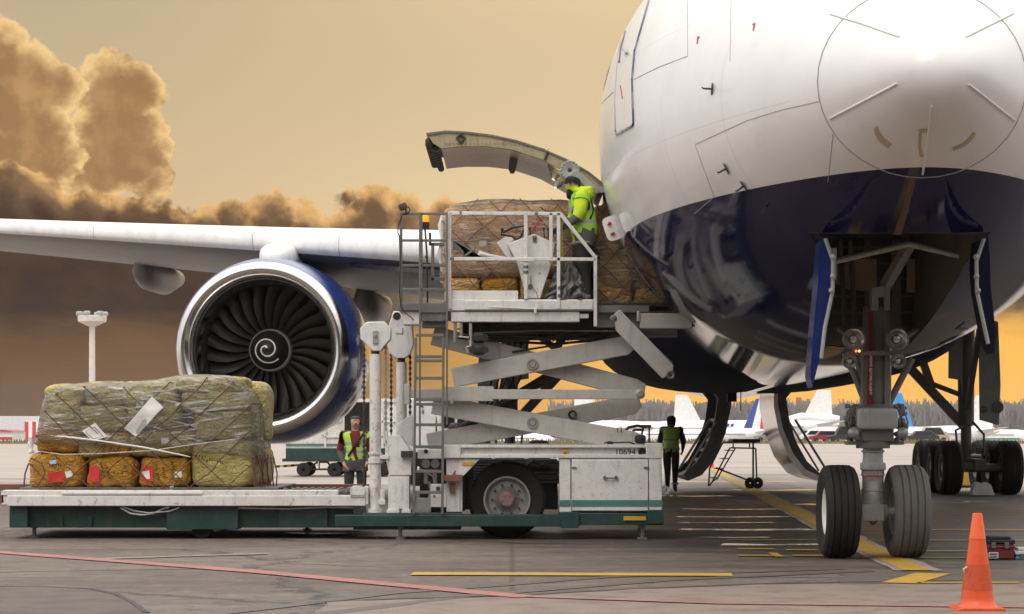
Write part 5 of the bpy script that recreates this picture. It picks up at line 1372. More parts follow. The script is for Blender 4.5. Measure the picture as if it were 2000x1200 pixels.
# -- pipes and valves under the deck
q = MB(); random.seed(4)
q.box(WX(900, D), WX(1240, D), D + .5, FD - .6, WZ(650, D), WZ(606, D))
for k in range(16):
    y = 632 + k * 2.2; a, b = random.uniform(885, 980), random.uniform(1080, 1230); dd = random.uniform(.05, 1.6); w_ = random.uniform(-6, 12)
    q.tube([W(a, y, D + dd), W((a + b) / 2, y + w_, D + dd), W(b, y - 4, D + dd)], random.uniform(.010, .022), 6)
for k in range(10): a = 1052 + k * 7; q.tube([W(a, 650, D + .7), W(a + 1, 664 + random.uniform(0, 8), D + .7)], [.028, .014], 6)
q.tube([W(1000, 688, D + .4), W(1100, 672, D + .4), W(1180, 660, D + .4), W(1240, 664, D + .4)], .016, 6); q.tube([W(1090, 664, D + .5), W(1150, 656, D + .5), W(1200, 648, D + .5)], .03, 6)
hy = part(q, 'hydraulic_lines', 'steel_dk', bev=0)
q = MB()
for a, b in ((935, 660), (935, 684)): q.rbox(W(a, b, D + .05), (.085, .08, .075), 4, 6); q.cyl(W(a - 12, b, D - .03), W(a - 12, b, D + .1), .05, seg=12); q.cyl(W(a + 12, b, D - .03), W(a + 12, b, D + .1), .05, seg=12)
part(q, 'valve_block', 'black', hy, .004)
q = MB()
for a, y1 in ((889, 668), (901, 660), (919, 690)): q.ptube([(a, 630), (a, y1)], D + .02, .022)
q.ptube([(895, 658), (920, 660)], D, .014); q.ptube([(920, 638), (920, 676), (912, 678)], D - .02, .018); q.pbox(916, 922, 634, 690, D - .02, D + .02); q.ptube([(912, 676), (914, 690)], D, .024); part(q, 'pipe_stubs', 'rim', hy, 0)
# -- bridge towards the hold
q = MB(); q.pbox(1166, 1268, 597, 611, D, FD); q.pbox(1166, 1252, 610, 640, D + .1, FD - .2); br = part(q, 'bridge', 'gear_dk', bev=.008)
q = MB(); q.box(WX(1250, D), WX(1352, D), FD - .5, FD - .34, WZ(642, D), WZ(612, D)); part(q, 'bridge_beam', 'greybeam', br, .012)
q = MB(); q.pbox(1250, 1352, 612, 642, D, D + .16); q.pbox(1244, 1250, 608, 628, D - .02, D + .1); part(q, 'bridge_beam', 'greybeam', br, .012)
q = MB(); c = W(1358, 628, D + .06); q.lathe([(.02, -.05), (.035, -.06), (.06, -.06), (.065, .3)], c, (0, 1, 0), 20); part(q, 'end_roller', 'steel_dk', br, 0)
for dd, p0, p1, m in ((-.06, (1203, 622), (1300, 722), 'greybeam'), (2.6, (1210, 636), (1300, 716), 'greybeam')):
    q = MB(); a, b = W(*p0, D + dd), W(*p1, D + dd); u = (b - a).normalized(); nrm = Vector((-u.z, 0, u.x)) * .118
    q.prism([((a - u * .05 + nrm).x, (a - u * .05 + nrm).z), ((b + u * .03 + nrm).x, (b + u * .03 + nrm).z), ((b + u * .10 + nrm * .3).x, (b + u * .10 + nrm * .3).z), ((b + u * .06 - nrm).x, (b + u * .06 - nrm).z), ((a + u * .12 - nrm).x, (a + u * .12 - nrm).z), ((a - u * .06 + nrm * .2).x, (a - u * .06 + nrm * .2).z)], a.y - .05, a.y + .05)
    st = part(q, 'stabiliser_arm', m, br, .008)
    q = MB(); c = W(p1[0] + 9, p1[1] + 11, D + dd); q.lathe([(.022, -.08), (.05, -.09), (.058, -.07), (.058, .08)], c, (0, 1, 0), 20); part(q, 'foot_roller', 'steel', st, 0)
    q = MB(); c = W(p0[0] - 5, p0[1], D + dd - .06); q.lathe([(.001, -.01), (.02, -.01), (.045, 0), (.05, .02)], c, (0, 1, 0), 16); part(q, 'pivot_pin', 'steel', st, 0)
# -- scissor arms
def arm(name, p0, p1, h, dd, w, m='greybeam', pins=(), taper=1.0):
    a, b = W(*p0, D + dd), W(*p1, D + dd); u = (b - a).normalized(); n_ = Vector((-u.z, 0, u.x)); h2 = h / 2
    pl_ = [(0, -h2 * taper), (0, h2 * taper), (.12, h2), ((b - a).length - .15, h2), ((b - a).length, h2 * .75), ((b - a).length + .02, -h2 * .4), ((b - a).length - .1, -h2), (.12, -h2)]
    q = MB(); q.prism([((a + u * s + n_ * t).x, (a + u * s + n_ * t).z) for s, t in pl_], a.y, a.y + w)
    o = part(q, name, m, bev=.010)
    for p in pins:
        c = W(*p, D + dd) ; c.y = a.y; q = MB(); q.lathe([(.001, -.035), (.04, -.035), (.045, -.02), (.05, -.02), (.055, -.03), (.075, -.03), (.08, 0)], c, (0, 1, 0), 24); part(q, 'pivot_pin', 'rim', o, 0)
    return o
for far in (0, 1):
    o = 2.35 * far
    arm('scissor_arm', (884, 738), (1238, 672), .27, .25 + o, .14, pins=((1040, 712),))
    arm('scissor_arm', (845, 655), (1258, 764), .27, .42 + o, .14)
    arm('scissor_arm', (845, 790), (1258, 866), .27, .25 + o, .14, pins=((1040, 826),))
    arm('scissor_arm', (835, 866), (1250, 788), .27, .42 + o, .14)
q = MB(); c = W(1118, 810, D + .41); q.lathe([(.035, -.01), (.06, -.02), (.062, .01)], c, (0, 1, 0), 20); part(q, 'bushing', 'steel_dk', bev=0)
q = MB(); q.pbox(862, 964, 755, 784, D + .12, D + .3); q.pbox(960, 1250, 761, 780, D + .10, D + .22); q.pbox(795, 864, 760, 778, D + .14, D + .25); q.cyl(W(1250, 770, D + .09), W(1250, 770, D + .23), .072, seg=24); q.pbox(790, 800, 750, 790, D + .1, D + .3); q.pbox(879, 886, 777, 789, D + .05, D + .1)
tb_ = part(q, 'tie_bar', 'greybeam', bev=.008)
q = MB(); q.lathe([(.001, -.02), (.035, -.02), (.055, -.005), (.06, 0)], W(1250, 770, D + .09), (0, 1, 0), 24); part(q, 'pivot_pin', 'rim', tb_, 0)
q = MB(); q.cyl(W(1250, 770, D + .2), W(1250, 770, FD - .4), .05); q.cyl(W(1040, 712, D + .3), W(1040, 712, D + 2.9), .05); q.cyl(W(1040, 826, D + .3), W(1040, 826, D + 2.9), .05); q.cyl(W(860, 795, D + .3), W(860, 795, D + 2.9), .06); part(q, 'cross_shaft', 'steel_dk', bev=0)
for dd in (.75, 2.0):
    q = MB(); q.tube([W(880, 850, D + dd), W(1080, 730, D + dd)], .065, 14); q.tube([W(1080, 730, D + dd), W(1220, 662, D + dd)], .04, 12); part(q, 'lift_cylinder', 'steel_dk', bev=0)
q = MB()
for k in range(5): q.tube([W(905 + k * 7, 862, D + 1.2), W(950 + k * 6, 800 + 5 * k, D + 1.3), W(960 + k * 14, 740, D + 1.3), W(985 + k * 12, 660, D + 1.2)], .016, 6)
q.tube([W(968, 800, D + 1.1), W(990, 700, D + 1.1)], .02, 6); part(q, 'hose_bundle', 'black', bev=0)
# -- front body
q = MB(); q.pbox(870, 1272, 869, 875, D - .02, D + .3); q.pbox(870, 1272, 888, 895, D - .02, D + .3); q.pbox(870, 1272, 874, 889, D + .04, D + .2); q.pbox(866, 900, 869, 895, D - .03, D + .2); q.pbox(816, 870, 878, 896, D, D + .1)
bd = part(q, 'main_beam', 'white', bev=.006)
q = MB(); q.box(WX(870, D), WX(1272, D), FD - .3, FD, WZ(895, D), WZ(869, D)); part(q, 'far_beam', 'white', bd, .006)
q = MB(); text_mesh('10694', .115, q, Matrix.Translation(W(1221, 883.5, D + .034))); part(q, 'fleet_number', 'ink', bd, 0, smooth=False)
q = MB(); c = W(1254, 883, D + .03); q.lathe([(.001, .01), (.035, .0), (.048, -.01), (.055, .01)], c, (0, 1, 0), 20); part(q, 'filler_cap', 'black', bd, 0)
q = MB(); q.pbox(1098, 1109, 878, 890, D, D + .05); r_ = part(q, 'amber_reflector', 'amber_flat', bd, .003); q = MB(); q.ball(W(1103.5, 884, D), .018); part(q, 'screw', 'hub', r_, 0)
q = MB(); q.cyl(W(832, 882, D - .01), W(832, 882, D + .02), .03, seg=12); part(q, 'rubber_buffer', 'black', bd, 0)
# body shell with cabinet
q = MB(); q.pbox(1093, 1114, 896, 976, D, D + .2); q.pbox(1093, 1116, 976, 1001, D - .004, D + .2); q.pbox(1268, 1293, 896, 1000, D - .02, D + .3); q.pbox(1262, 1294, 866, 896, D - .03, FD); q.box(WX(1100, D), WX(1290, D), D + .05, FD - .05, WZ(1000, D), WZ(872, D)); q.pbox(1116, 1268, 896, 900, D - .002, D + .06)
bs = part(q, 'body_shell', 'white', bev=.008)
q = MB(); q.pbox(1117, 1266, 899, 998, D - .025, D + .04); cabd = part(q, 'cabinet_door', 'white', bs, .006)
q = MB(); q.ptube([(1181, 930), (1181, 934), (1203, 934), (1203, 930)], D - .06, .010); q.cyl(W(1181, 933, D - .06), W(1181, 933, D - .02), .024, seg=10); q.cyl(W(1203, 933, D - .06), W(1203, 933, D - .02), .024, seg=10); part(q, 'handle', 'steel', cabd, 0)
q = MB()
for a in (1121, 1262): q.cyl(W(a, 914, D - .04), W(a, 914, D - .02), .018, seg=10); q.pbox(a - 5, a + 5, 912.5, 915.5, D - .035, D - .024)
part(q, 'latch', 'steel', cabd, 0)
q = MB(); q.pbox(1117.5, 1265.5, 977, 990, D - .029, D - .026); q.pbox(1093, 1115, 977, 990, D - .010, D - .006); q.pbox(1268.5, 1294, 977, 990, D - .026, D - .022); q.box(WX(1293, D) + .012, WX(1293, D) + .018, D, FD, WZ(990, D), WZ(977, D)); part(q, 'green_stripe', 'green_lt', bs, 0)
# front corner gear
q = MB(); q.tube([W(a, b, D + .4) for a, b in ((1215, 862), (1218, 845), (1228, 835), (1245, 832), (1262, 834))], .02, 6); q.tube([W(a, b, D + .55) for a, b in ((1222, 862), (1228, 848), (1240, 840), (1258, 840))], .02, 6); q.pbox(1254, 1272, 830, 836, D + .2, D + .5); q.cyl(W(1268, 834, D + .3), W(1268, 866, D + .3), .012, seg=8); q.cyl(W(1256, 836, D + .3), W(1250, 866, D + .3), .014, seg=8); q.rbox(W(1250, 858, D + .3), (.08, .1, .06), 4, 4)
q.ptube([(1180, 866), (1190, 863), (1200, 865), (1230, 864), (1240, 868)], D + .05, .010); q.pbox(1186, 1198, 863, 868, D, D + .1); q.ptube([(1207, 845), (1206, 838), (1213, 833), (1214, 845)], D + .2, .006); part(q, 'hose_fittings', 'black', bd, 0)
q = MB(); c = W(1299, 958, D + .2); q.lathe([(.025, -.03), (.03, -.06), (.058, -.06), (.065, .03)], c, (0, 1, 0), 20); part(q, 'tow_eye', 'white', bs, 0)
# left column, step, boxes
q = MB(); q.pbox(872, 898, 896, 1000, D + .03, D + .3); q.pbox(897, 903, 896, 1000, D + .06, D + .3); q.pprism([(897, 896), (938, 896), (903, 932), (897, 932)], D + .02, D + .05); part(q, 'side_column', 'white', bev=.005)
q = MB(); q.pbox(903, 926, 903, 909, D + .005, D + .02); part(q, 'warning_plate', 'amber_flat', bev=0)
q = MB(); q.pbox(865, 903, 928, 940, D - .12, D + .05); q.pprism([(882, 930), (888, 919), (890, 919), (890, 930)], D - .1, D - .06); q.pbox(878, 889, 944, 963, D - .03, D + .02); part(q, 'red_step', 'rusty', bev=.004)
q = MB(); q.pbox(841, 872, 946, 991, D + .06, D + .3); bx = part(q, 'switch_box', 'white', bev=.008)
q = MB(); q.pbox(852, 859, 951, 958, D + .04, D + .06); q.cyl(W(848, 969, D + .04), W(848, 969, D + .06), .014, seg=10); part(q, 'switch', 'steel_dk', bx, 0)
q = MB(); q.pbox(813, 842, 974, 1002, D + .2, D + .6); q.ptube([(814, 985), (822, 985), (824, 990), (824, 1002)], D + .1, .008); part(q, 'battery_box', 'gear', bev=.006)
q = MB()
for a in (832, 850): q.cyl(W(a, 906, D + .2), W(a, 906, D + .6), .06, seg=14); q.cyl(W(a, 920, D + .3), W(a, 945, D + .3), .03, seg=10)
q.ptube([(818, 915), (845, 930), (850, 945), (840, 975)], D + .25, .012); q.ptube([(838, 940), (842, 960), (835, 985)], D + .3, .02); part(q, 'pump_unit', 'rim', bev=0)
# underside
q = MB(); random.seed(6)
q.box(WX(905, D), WX(1092, D), D + .9, FD - .9, WZ(1000, D), WZ(900, D)); q.box(WX(815, D), WX(905, D), D + .8, FD - .3, WZ(1003, D), WZ(898, D))
for k in range(8): y = 903 + k * 5.5; q.cyl(W(925, y, D + .7 - k * .02), W(1092, y + random.uniform(-1, 1), D + .7 - k * .02), .022, seg=8)
for a, b in ((1000, 905), (1030, 902), (1050, 908)): q.tube([W(a, b + 6, D + .6), W(a + 10, b, D + .55), W(a + 25, b + 4, D + .6)], .03, 8)
part(q, 'undercarriage', 'steel_dk', bev=0)
# wheels
def truck_wheel(c, sgn):
    R_, w = .535, .32; s = sgn
    pf = [(.30, -.12), (.42, -.155), (.50, -.15), (.528, -.12)] + [x for k in range(4) for x in ((.535, -.10 + k * .055), (.535, -.065 + k * .055), (.522, -.062 + k * .055), (.522, -.048 + k * .055))] + [(.528, .13), (.50, .155), (.42, .155), (.30, .12)]
    q = MB(); q.lathe(pf, c, (0, 1, 0), 56)
    n = len(pf)
    for k in range(60):
        a = k * math.pi / 30; d = Vector((math.cos(a), 0, math.sin(a))); t = Vector((-math.sin(a), 0, math.cos(a)))
        p = Vector(c) + d * .525 + Vector((0, -s * .125, 0)); q.bar(p - t * .016, p + t * .016, .05, .024, up=d)
    w_ = part(q, 'wheel', 'tyre', bev=0)
    q = MB(); q.lathe([(.31, -s * .145), (.325, -s * .165), (.30, -s * .165), (.285, -s * .11), (.265, -s * .08), (.25, -s * .055), (.18, -s * .06), (.14, -s * .10), (.135, -s * .11)], c, (0, 1, 0), 44); rm_ = part(q, 'rim', 'rim', w_, 0)
    q = MB()
    for k in range(10): a = k * math.pi / 5; p = Vector(c) + Vector((math.cos(a) * .205, -s * .055, math.sin(a) * .205)); q.cyl(p, p - Vector((0, s * .045, 0)), .018, seg=6)
    part(q, 'wheel_nuts', 'steel_dk', rm_, 0)
    q = MB(); q.lathe([(.001, -s * .155), (.09, -s * .15), (.115, -s * .12), (.135, -s * .10)], c, (0, 1, 0), 24)
    for k in range(6): a = k * math.pi / 3; p = Vector(c) + Vector((math.cos(a) * .07, -s * .15, math.sin(a) * .07)); q.cyl(p, p - Vector((0, s * .02, 0)), .02, seg=8)
    part(q, 'hub', 'hub', rm_, 0)
cw = W(990, 980, D); truck_wheel((cw.x, D + .45, .535), 1); truck_wheel((cw.x, FD - .45, .535), -1)
# ------------------------------------------------------------------ wrapped cargo
def wrinkle(p, un, amp=.03, f=3.0):
    n = noise.noise_vector(p * f) * amp + noise.noise_vector(p * f * 2.7) * amp * .45
    return p + n
def add_sack(par, name, m, x0, x1, z0, z1, y0, y1, k=7, n=14, amp=.022, fn=None):
    q = MB(); f = fn or (lambda p, un: wrinkle(p, un, amp))
    q.rbox(((x0 + x1) / 2, (y0 + y1) / 2, (z0 + z1) / 2), ((x1 - x0) / 2, (y1 - y0) / 2, (z1 - z0) / 2), k, n, f)
    return q.build(name, M[m], par, ang=80)
def scribble(par, px, py, D, s, n, seed, ang=0.0):
    random.seed(seed); q = MB()
    ca, sa = math.cos(ang), math.sin(ang)
    for i in range(n):
        ox = (i - n / 2) * s * 1.05; pts = []
        for k in range(4):
            a, b = ox + random.uniform(-.4, .4) * s, random.uniform(-.7, .7) * s; pts.append(W(px + a * ca - b * sa, py + a * sa + b * ca, D))
        q.tube(pts, .006, 4)
    return q.build('handwriting', M['ink'], par)
def label(par, name, m, quad, D, bend=.012, n=6):
    """a sheet of paper given by four photo corners at distance D"""
    a, b, c, d = [W(*p, D) for p in quad]; q = MB()
    def f(u, v):
        p = (a.lerp(b, u)).lerp(d.lerp(c, u), v); return p + Vector((0, noise.noise(p * 5) * bend * 2, 0))
    q.grid(f, n, n); q.grid(lambda u, v: f(u, v) + Vector((0, .003, 0)), n, n, flip=True)
    return q.build(name, M[m], par)
# --- the sacks waiting on the lower platform
D = 30.75
base = W(290, 957, D); zb = WZ(955, D)
pal = thing('cargo_pallet', 'netted load of mustard and olive sacks wrapped in film on the lower platform', 'cargo', (base.x, D + 1.1, zb))
q = MB(); q.prism([(WX(40, D), zb), (WX(545, D), zb), (WX(545, D), zb + .02), (WX(40, D), zb + .02)], D - .06, D + 2.35); q.build('pallet_sheet', M['steel'], pal)
zb += .02
rows_ = [  # px0, px1, py top, py bottom, material, hang
    (50, 163, 884, 957, 'sack_y'), (166, 268, 892, 957, 'sack_y'), (271, 369, 892, 957, 'sack_y'), (370, 497, 858, 957, 'sack_g'),
    (64, 158, 838, 886, 'sack_y'), (150, 205, 850, 896, 'sack_g'), (196, 254, 842, 896, 'sack_y'), (248, 374, 838, 894, 'sack_g'), (372, 492, 800, 862, 'sack_g'),
    (82, 160, 778, 842, 'sack_g'), (150, 246, 790, 846, 'sack_g'), (244, 350, 788, 842, 'sack_g'), (350, 486, 762, 806, 'sack_g'),
    (82, 165, 752, 790, 'sack_g'), (160, 240, 745, 794, 'sack_g'), (232, 345, 746, 796, 'sack_g'), (342, 480, 735, 768, 'sack_g')]
for i, (a, b, y0, y1, m) in enumerate(rows_):
    add_sack(pal, 'sack', m, WX(a, D), WX(b, D), WZ(y1, D), WZ(y0, D), D + (0.0 if i < 4 else .03), D + 1.1, k=5.5, n=22, amp=.036)
# rear half, seen only from the side
for j, (a, b) in enumerate(((50, 200), (200, 350), (350, 505))):
    for y0, y1 in ((870, 957), (752 - 6 * j, 872)): add_sack(pal, 'sack', 'sack_g' if y0 < 800 or j == 2 else 'sack_y', WX(a, D), WX(b, D), WZ(y1, D), WZ(y0, D), D + 1.08, D + 2.2, k=6, n=12)
label(pal, 'red_label', 'red_label', ((94, 923), (124, 921), (125, 941), (95, 943)), D - .05)
label(pal, 'red_label', 'red_label', ((175, 911), (194, 912), (193, 941), (173, 940)), D - .05)
label(pal, 'red_label', 'red_label', ((279, 911), (299, 910), (298, 940), (278, 940)), D - .05)
label(pal, 'paper_slip', 'paper', ((126, 922), (139, 919), (143, 930), (130, 934)), D - .05)
label(pal, 'paper_slip', 'paper', ((340, 922), (355, 921), (355, 933), (341, 933)), D - .05)
label(pal, 'paper_slip', 'paper', ((314, 857), (329, 855), (331, 866), (316, 868)), D - .05)
label(pal, 'paper_slip', 'paper', ((277, 922), (291, 919), (293, 935), (286, 937)), D - .06)
label(pal, 'paper_slip', 'paper', ((266, 785), (280, 784), (280, 796), (267, 797)), D - .05)
label(pal, 'blue_slip', 'blue_label', ((97, 900), (110, 898), (110, 906), (97, 907)), D - .05)
label(pal, 'blue_slip', 'blue_label', ((332, 950), (339, 949), (338, 957), (331, 957)), D - .05)
label(pal, 'blue_slip', 'blue_label', ((166, 765), (177, 763), (176, 773), (166, 773)), D - .05)
rl = label(pal, 'framed_card', 'paper', ((160, 842), (186, 826), (209, 853), (182, 863)), D - .10)
q = MB(); q.tube([W(a, b, D - .125) for a, b in ((167, 844), (184, 834), (201, 852), (182, 858))], .006, 4, closed=True); q.build('red_frame', M['rusty'], rl)
label(pal, 'paper_sheet', 'paper', ((243, 837), (297, 774), (319, 796), (265, 853)), D - .11, .03, 10)
for px, py, s, n_, sd, an in ((118, 855, 5, 5, 1, .1), (112, 908, 4, 7, 2, 0), (130, 940, 5, 3, 3, .3), (200, 920, 4, 8, 4, 1.4), (212, 927, 4, 6, 5, 1.4), (234, 925, 7, 3, 6, .2), (245, 918, 5, 3, 7, 1.2),
                              (308, 925, 4, 8, 8, 1.4), (320, 925, 4, 5, 9, 1.4), (338, 912, 5, 6, 10, 1.3), (232, 850, 4, 6, 11, 0), (228, 878, 7, 3, 12, 0), (415, 900, 5, 10, 13, .15), (395, 893, 5, 4, 14, .2)):
    scribble(pal, px, py, D - .045, s, n_, sd, an)
TOPL = [(45, 955), (48, 900), (66, 850), (78, 800), (84, 772), (110, 754), (140, 746), (200, 743), (240, 748), (300, 742), (350, 733), (400, 730), (440, 732), (462, 738), (476, 748), (490, 772), (497, 800), (500, 850), (501, 890), (505, 948)]
def top_at(px, tl):
    best = None
    for (a, b), (c, d) in zip(tl, tl[1:]):
        if a <= px <= c and c > a:
            y = b + (d - b) * (px - a) / (c - a); best = y if best is None else min(best, y)
    return best if best is not None else 955
def shell(par, name, m, tl, ylow, D0, D1, amp=.03, n=26, low=None, x0=None, x1=None):
    """stretched film over a load: rounded box squeezed under an outline"""
    xa, xb = WX(x0 if x0 is not None else tl[0][0], D), WX(x1 if x1 is not None else tl[-1][0], D); zl = WZ(ylow, D); q = MB()
    def f(p, un):
        px = 1000 + p.x * F / D; zt = WZ(top_at(px, tl), D); zlo = zl if low is None else WZ(low(px), D)
        t = (un.z + 1) / 2; z = zlo + max(.02, zt - zlo) * t
        p = Vector((p.x, p.y, z))
        return p + noise.noise_vector(p * 2.2) * amp + noise.noise_vector(Vector((p.x * 2, p.y * 2, p.z * 9))) * amp * .5
    q.rbox(((xa + xb) / 2, (D0 + D1) / 2, 0), ((xb - xa) / 2, (D1 - D0) / 2, 1), 9, n, f)
    return q.build(name, M[m], par, ang=80)
shell(pal, 'stretch_film', 'film', TOPL, 894, D - .09, D + 2.28, low=lambda px: 872 + (px - 60) * .03 if px < 370 else 885 + (px - 370) * .15, x0=60, x1=502)
# film rope and bunched ends
q = MB(); q.tube([W(a, b, D - .14) for a, b in ((112, 852), (150, 856), (200, 862), (280, 874), (350, 888), (372, 893))], [.008, .015, .011, .013, .010, .005], 7); q.tube([W(a, b, D - .13) for a, b in ((64, 880), (120, 888), (200, 886), (300, 880), (380, 868), (460, 858))], [.003, .005, .004, .006, .004, .003], 5)
for k in range(9): q.rbox(W(60 + 4 * noise.noise(Vector((k, 0, 0))), 855 + k * 3.3, D - .05), (.035, .03, .025), 3, 4, lambda p, un: wrinkle(p, un, .02, 20))
q.build('film_tail', M['paper'], pal)
def net(par, xs0, xs1, pitch, D0, D1, tl, ylow, r, seed, slope=1.0, sag=6, m='rope'):
    random.seed(seed); q = MB()
    def rope(px, dr):
        pts = []; y = ylow; x = px
        while True:
            yt = top_at(x, tl) + 5 if tl[0][0] <= x <= tl[-1][0] else 9999
            if yt > y or x < xs0 - 2 or x > xs1 + 2: break
            wob = sag * noise.noise(Vector((x * .02, y * .02, seed))); pts.append(W(x + wob, y + wob * .5, D0 - .015 + .02 * noise.noise(Vector((x * .05, y * .05, 2)))))
            y -= 8; x += dr * 8 * slope
        if len(pts) > 1:
            p = pts[-1].copy(); p.y = D1; p.z -= .01; top = pts[-1].copy(); top.y += .12
            q.tube(pts + [top] + ([p] if 0 < (p.x - WX(xs0, D)) else []), r, 5)
    x = xs0 - 400
    while x < xs1 + 400:
        for dr in (-1, 1):
            # start where the rope enters the face
            y = ylow; xx = x
            if xs0 <= x <= xs1: rope(x + random.uniform(-6, 6), dr)
        x += pitch
    # ropes entering from the ends
    for k in range(1, 4):
        for dr, xe in ((1, xs0), (-1, xs1)):
            pts = []; y = ylow - k * pitch / slope; x = xe
            while tl[0][0] <= x <= tl[-1][0] and y > top_at(x, tl) and xs0 - 2 <= x <= xs1 + 2:
                wob = sag * noise.noise(Vector((x * .02, y * .02, seed + 5))); pts.append(W(x + wob, y + wob * .5, D0 - .015)); y -= 8; x += dr * 8 * slope
            if len(pts) > 1: q.tube(pts, r, 5)
    return q.build('cargo_net', M[m], par)
net(pal, 50, 502, 66, D - .075, D + 2.2, TOPL, 955, .0075, 3, 1.05)
q = MB()
for k in range(9):
    x = 492 + k * 5.2; q.tube([W(x, 888 + random.uniform(-4, 6), D - .03 + .1 * k), W(x + 4 + random.uniform(-5, 5), 925, D - .05 + .1 * k), W(x + 6, 955, D - .03 + .1 * k)], .010, 5)
q.tube([W(56, 905, D), W(49, 925, D), W(46, 955, D)], .012, 5); q.tube([W(60, 895, D - .08), W(82, 905, D - .1), W(88, 925, D - .1), W(70, 955, D - .05)], .010, 5)
q.build('net_strap', M['rope'], pal)
# --- load on the raised deck
D = 31.05; z0 = WZ(588, 30.4); zpx = HY - (z0 - CH) * F / D
c = W(1000, 590, D)
pal2 = thing('cargo_pallet', 'tan film wrapped load on the raised deck behind the control console', 'cargo', (c.x, D + 1.0, z0))
q = MB(); q.box(WX(866, D), WX(1150, D), D - .03, D + 1.95, z0, z0 + .02); q.build('pallet_sheet', M['steel'], pal2)
for a, b, y0, y1, m in ((868, 940, 540, zpx, 'sack_b'), (938, 1015, 540, zpx, 'sack_y'), (1012, 1085, 540, zpx, 'sack_b'), (1082, 1146, 540, zpx, 'sack_b'), (870, 958, 470, 545, 'sack_b'), (955, 1050, 462, 545, 'sack_b'), (1046, 1146, 468, 545, 'sack_b'),
                        (866, 945, 402, 474, 'sack_b'), (940, 1010, 394, 470, 'sack_b'), (1006, 1075, 396, 472, 'sack_b'), (1070, 1146, 398, 472, 'sack_b')):
    add_sack(pal2, 'carton', m, WX(a, D), WX(b, D), WZ(y1, D), WZ(y0, D), D, D + 1.9, k=8, n=12, amp=.016)
label(pal2, 'red_label', 'red_label', ((1030, 450), (1052, 424), (1064, 440), (1040, 455)), D - .025)
label(pal2, 'paper_slip', 'paper', ((936, 471), (950, 470), (950, 481), (936, 482)), D - .025)
label(pal2, 'blue_slip', 'blue_label', ((1002, 436), (1012, 434), (1012, 442), (1003, 443)), D - .025)
label(pal2, 'blue_slip', 'blue_label', ((915, 476), (923, 474), (922, 482), (915, 484)), D - .025)
TOP2 = [(858, 585), (860, 520), (861, 410), (880, 396), (930, 388), (980, 385), (1040, 388), (1100, 386), (1146, 392), (1152, 410), (1155, 585)]
shell(pal2, 'stretch_film', 'film_tan', TOP2, 540, D - .05, D + 1.98, amp=.025, low=lambda px: 548)
q = MB(); q.tube([W(a, b, D - .06) for a, b in ((932, 508), (938, 496), (955, 500), (990, 505), (1010, 507))], [.03, .05, .03, .015, .008], 8); q.tube([W(863, 420, D), W(860, 440, D - .02), W(863, 470, D), W(858, 500, D), W(862, 530, D)], [.01, .035, .02, .03, .01], 8); q.build('film_tail', M['paper'], pal2)
net(pal2, 864, 1150, 62, D - .045, D + 1.9, TOP2, 585, .0065, 8, 1.0, 9, 'rope_dim')
# --- load going into the hold
D = 31.05
c = W(1250, 590, D); z0 = 3.16
pal3 = thing('cargo_pallet', 'dark tan netted load half way through the open cargo door', 'cargo', (c.x, D + 1.0, z0))
zpx = HY - (z0 - CH) * F / D
q = MB(); q.box(WX(1158, D), WX(1500, D), D - .03, D + 1.95, z0, z0 + .02); q.build('pallet_sheet', M['steel'], pal3)
for a, b, y0, y1 in ((1160, 1240, 495, zpx), (1237, 1330, 495, zpx), (1326, 1480, 495, zpx), (1160, 1214, 398, 500), (1210, 1330, 390, 500), (1328, 1480, 390, 500)):
    add_sack(pal3, 'carton', 'sack_b', WX(a, D), WX(b, D), WZ(y1, D), WZ(y0, D), D, D + 1.9, k=8, n=12, amp=.016)
TOP3 = [(1156, 585), (1157, 400), (1180, 390), (1240, 386), (1330, 384), (1480, 388), (1484, 585)]
shell(pal3, 'stretch_film', 'film_tan', TOP3, 570, D - .05, D + 1.98, amp=.02, low=lambda px: 575)
net(pal3, 1160, 1480, 54, D - .05, D + 1.9, TOP3, 590, .007, 12, 1.0, 9, 'rope_dim')
q = MB(); q.pprism([(1268, 556), (1298, 534), (1306, 535), (1306, 543), (1278, 568), (1268, 568)], D - .10, D - .07); bu = q.build('blue_clip', M['royal'], pal3, bevel=.01)
q = MB(); q.pprism([(1275, 558), (1284, 551), (1288, 555), (1279, 562)], D - .105, D - .101); q.pprism([(1289, 547), (1297, 541), (1300, 545), (1292, 551)], D - .105, D - .101); q.build('clip_slot', M['wingwhite'], bu)
# --- tarpaulin slumped beside the console
D = 30.32; q = MB()
def tp(u, v):
    xt, xb = 1092 + 26 * u, 1064 + 92 * u; yt = 508 + 12 * abs(u - .4); y = yt + (586 - yt) * v; x = xt + (xb - xt) * v ** .8
    f = .07 * math.sin(u * 17 + v * 4 + 2 * noise.noise(Vector((u * 3, v * 2, 7)))) * (.3 + v * .7)
    rg = 1 - abs(2 * (noise.noise(Vector((u * 5 + v * 2, v * 4, 1))))) * 1.6
    return W(x + 5 * noise.noise(Vector((v * 6, 3, u * 2))), y, D + .18) + Vector((0, -.20 * v * math.sin(math.pi * u) + f * .6 + .07 * rg * (.3 + v), 0))
q.grid(tp, 60, 36); q.grid(lambda u, v: tp(u, v) + Vector((0, .02, 0)), 60, 36, flip=True)
tag(q.build('tarpaulin', M['tarp']), 'crumpled grey tarpaulin hung on the rail at the standing worker\'s legs', 'tarpaulin')
